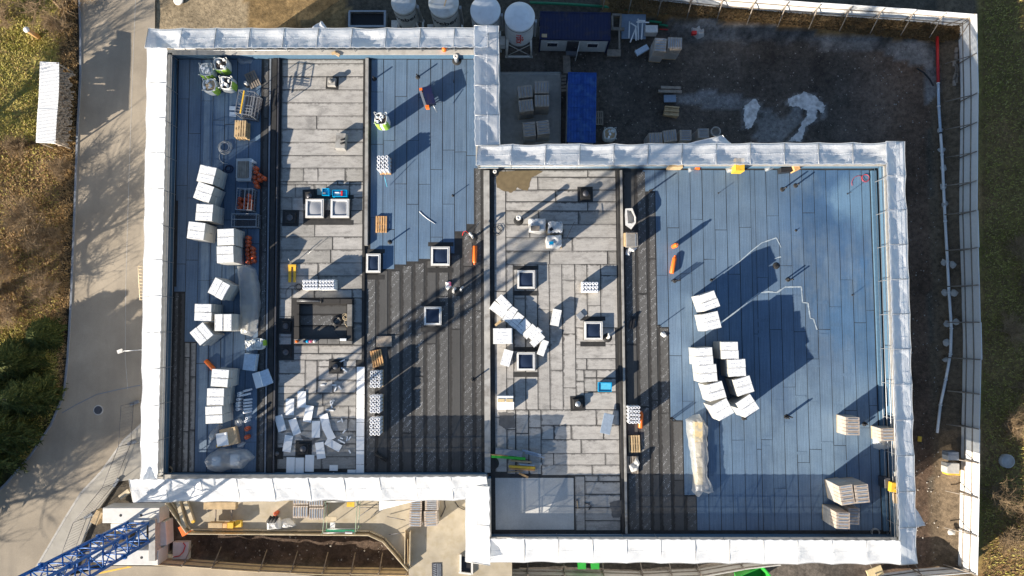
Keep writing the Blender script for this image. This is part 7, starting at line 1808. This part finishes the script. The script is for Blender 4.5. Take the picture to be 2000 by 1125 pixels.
def twigs(pos, d, L, rad, lev):
    pts = [pos]; q = pos; dd = d
    for i in range(3): dd = (dd+Vector((rr_.gauss(0, .2), rr_.gauss(0, .2), rr_.gauss(0.03, .2)))).normalized(); q = q+dd*L/3; pts.append(q)
    cw.tube(pts, rad, 3, rad*.6, cap=False)
    if lev < 3:
        for i in range(3): twigs(pts[rr_.choice((1, 2, 3))], (dd+Vector((rr_.gauss(0, .7), rr_.gauss(0, .7), rr_.gauss(0, .6)))).normalized(), L*rr_.uniform(.5, .8), rad*.65, lev+1)
for li, (pts, ra, rb_, dep) in enumerate(LB):
    P_ = [limb(x/2.134, 254+y/2.134, dep*i*.5) for i, (x, y) in enumerate(pts)]
    (tk if li == 0 else cw).tube(P_, ra, 7 if li == 0 else 6, rb_)
    if li:
        for k in range(9):
            u = rr_.uniform(.2, 1)*(len(P_)-1); i0 = min(int(u), len(P_)-2); b_ = P_[i0].lerp(P_[i0+1], u-i0); d_ = (P_[i0+1]-P_[i0]).normalized()
            twigs(b_, (d_*.6+Vector((rr_.gauss(0, .6), rr_.gauss(0, .6), rr_.gauss(0, .6)))).normalized(), rr_.uniform(.9, 2.4), .028, 1)
tk.part('trunk', M['bark'], ft); cw.part('crown', M['bark'], ft)
# bushes with visible twigs
for i, (x, y, h, lab) in enumerate(((8, 40, 3.2, 'bare shrub in the upper left corner'), (118, 60, 2.6, 'bare brown shrub beside the road bend at the top'), (130, 330, 2.2, 'bare shrub below the log store'), (40, 290, 2.4, 'spreading bare shrub left of the log store foot'), (60, 420, 3.6, 'large bare shrub among the brown litter'), (112, 470, 2.8, 'reddish bare shrub at the road edge'), (20, 520, 3.5, 'large bare shrub at the left edge'), (95, 560, 3.0, 'bare shrub above the conifers by the road'), (30, 610, 2.6, 'bare shrub just above the conifers'))):
    branchy('bare_shrub', lab, 'shrub', x, y, h, 40+i, .7, 'twig', 4, .05, 3, None, .4, multi=5, nm2=('stem', 'twigs'))
for i, (x, y, h, lab) in enumerate(((1935, 960, 3.4, 'pale twiggy shrub leaning over the lower right fence'), (1950, 1040, 3.0, 'pale twiggy shrub at the lower right'), (1985, 1000, 2.6, 'bare shrub at the right edge below the shaft ring'), (1955, 650, 3.0, 'bare bush in deep shade right of the fence'), (1975, 480, 2.8, 'bare bush with pale twigs in the shade on the right'), (1990, 560, 2.6, 'bare bush at the right edge in shade'), (1960, 830, 3.2, 'bare shrub above the shaft ring'), (1990, 760, 2.5, 'bare shrub at the right edge above the lit grass'))):
    branchy('bare_shrub', lab, 'shrub', x, y, h, 60+i, .7, 'twig', 4, .045, 3, None, .4, multi=5, nm2=('stem', 'twigs'))
def conifer(px_, py_, h, rad, seed, lab):
    r = random.Random(seed); p = U(px_, py_, GZ); t = thing('conifer', lab, 'tree', (p.x, p.y, GZ-.1), 0, 'conifers on the lower left verge')
    MB().tube([(0, 0, 0), (0, 0, h*.5), (0, 0, h)], .2, 7, .03).part('trunk', M['bark'], t)
    mb = MB(); br = MB()
    for k in range(150):
        u = (k/150)**.8; z = h*(.08+.9*u); L = rad*(1-u)**.75*r.uniform(.7, 1.15)+.15; a = k*2.4+r.uniform(-.3, .3)
        e = Vector((math.cos(a)*L, math.sin(a)*L, z-L*.25)); o_ = Vector((0, 0, z)); br.tube([o_, e], .03, 3, .01, False)
        nl = int(10+L*26)
        for j in range(nl):
            w_ = r.uniform(.15, 1.02); c_ = o_.lerp(e, w_)+Vector((r.gauss(0, .17), r.gauss(0, .17), r.gauss(0, .08)))*(.5+L*.3)
            s = r.uniform(.09, .22); an = a+r.uniform(-.9, .9); dx_, dy_ = math.cos(an)*s*1.7, math.sin(an)*s*1.7; tx, ty = -math.sin(an)*s*.4, math.cos(an)*s*.4; dz = r.uniform(-.12, .04)
            b0 = len(mb.v); mb.v += [(c_.x-dx_, c_.y-dy_, c_.z), (c_.x+tx, c_.y+ty, c_.z+.03), (c_.x+dx_, c_.y+dy_, c_.z+dz), (c_.x-tx, c_.y-ty, c_.z-.03)]; mb.face([b0, b0+3, b0+2, b0+1])
    br.part('branches', M['bark'], t); mb.part('crown', M['needle'], t)
for a in ((48, 705, 3.6, 2.0, 1, 'upper conifer of the lower left clump'), (15, 770, 4.8, 2.4, 2, 'broad conifer at the left edge'), (78, 770, 4.2, 2.0, 3, 'conifer nearest the road bend'), (40, 835, 6.5, 2.4, 4, 'conifer in the middle of the lower left clump'), (5, 880, 7.5, 2.3, 5, 'lowest conifer at the left edge with yellowish tips'), (-60, 900, 9.5, 3.0, 6, 'tall conifer just beyond the left edge'), (95, 655, 2.2, 1.4, 7, 'small conifer above the clump beside the road'), (-90, 980, 11, 3.0, 8, 'tall conifer beyond the lower left edge')): conifer(*a)

def scatter(name, label, cat, mat, n, fn, size, up, seed):
    r = random.Random(seed); mb = MB(); k = 0
    while k < n:
        px_, py_ = fn(r)
        if px_ is None: continue
        p = U(px_, py_, GZ); s = r.uniform(*size); a = r.uniform(0, 6.28); z = GZ-.10+.07*fbm(p.x, p.y, 0.5)
        if px_ > 1838 or (py_ < 100 and px_ > 1180): z += .75*max(0.0, min(1.0, max((75-py_)/25.0, (px_-1838)/22.0)))
        b0 = len(mb.v); c_, s_ = math.cos(a)*s, math.sin(a)*s; q = r.uniform(*up)
        mb.v += [(p.x-s_*.25, p.y+c_*.25, z), (p.x+s_*.25, p.y-c_*.25, z), (p.x+c_+r.gauss(0, .02), p.y+s_, z+q)]
        mb.face([b0, b0+1, b0+2]); k += 1
    o = mb.part(name, M[mat], None); tag(o, label, cat, kind='stuff')
def inleft(r, dens):
    x, y = r.uniform(-60, 156), r.uniform(-60, 900)
    if not inpoly(x, y, LEFTG) or x > 150-(y > 600)*20: return None, None
    w_ = noise.noise(Vector((x*.02, y*.02, dens)))
    if dens == 1 and (275 < y < 620 and r.random() > .25 or x > 115): return None, None
    if dens == 2 and not (275 < y < 660) and x < 112 and r.random() > .15: return None, None
    return (x, y) if w_ > r.uniform(-.9, .3) else (None, None)
scatter('grass', 'olive green grass on the left verge', 'grass', 'grass', 34000, lambda r: inleft(r, 1), (.08, .22), (.05, .22), 1)
scatter('leaf_litter', 'brown leaf litter and dead stalks on the left verge', 'leaf litter', 'litter', 34000, lambda r: inleft(r, 2), (.06, .22), (.02, .25), 2)
scatter('grass', 'grass right of the long white fence', 'grass', 'grass', 9000, lambda r: (r.uniform(1912, 2060), r.uniform(-40, 1160)), (.08, .22), (.05, .22), 3)
scatter('leaf_litter', 'brown litter right of the long white fence', 'leaf litter', 'drygrass', 20000, lambda r: (r.uniform(1908, 2060), r.uniform(-40, 1160)), (.08, .22), (.02, .2), 4)
def rim(r):
    x = r.uniform(1190, 1875); y0 = -10+(x-1190)*.085
    return x, y0+r.uniform(8, 34)
scatter('dry_grass', 'dry brown grass strip under the top fence', 'grass', 'drygrass', 16000, rim, (.12, .4), (.08, .35), 5)
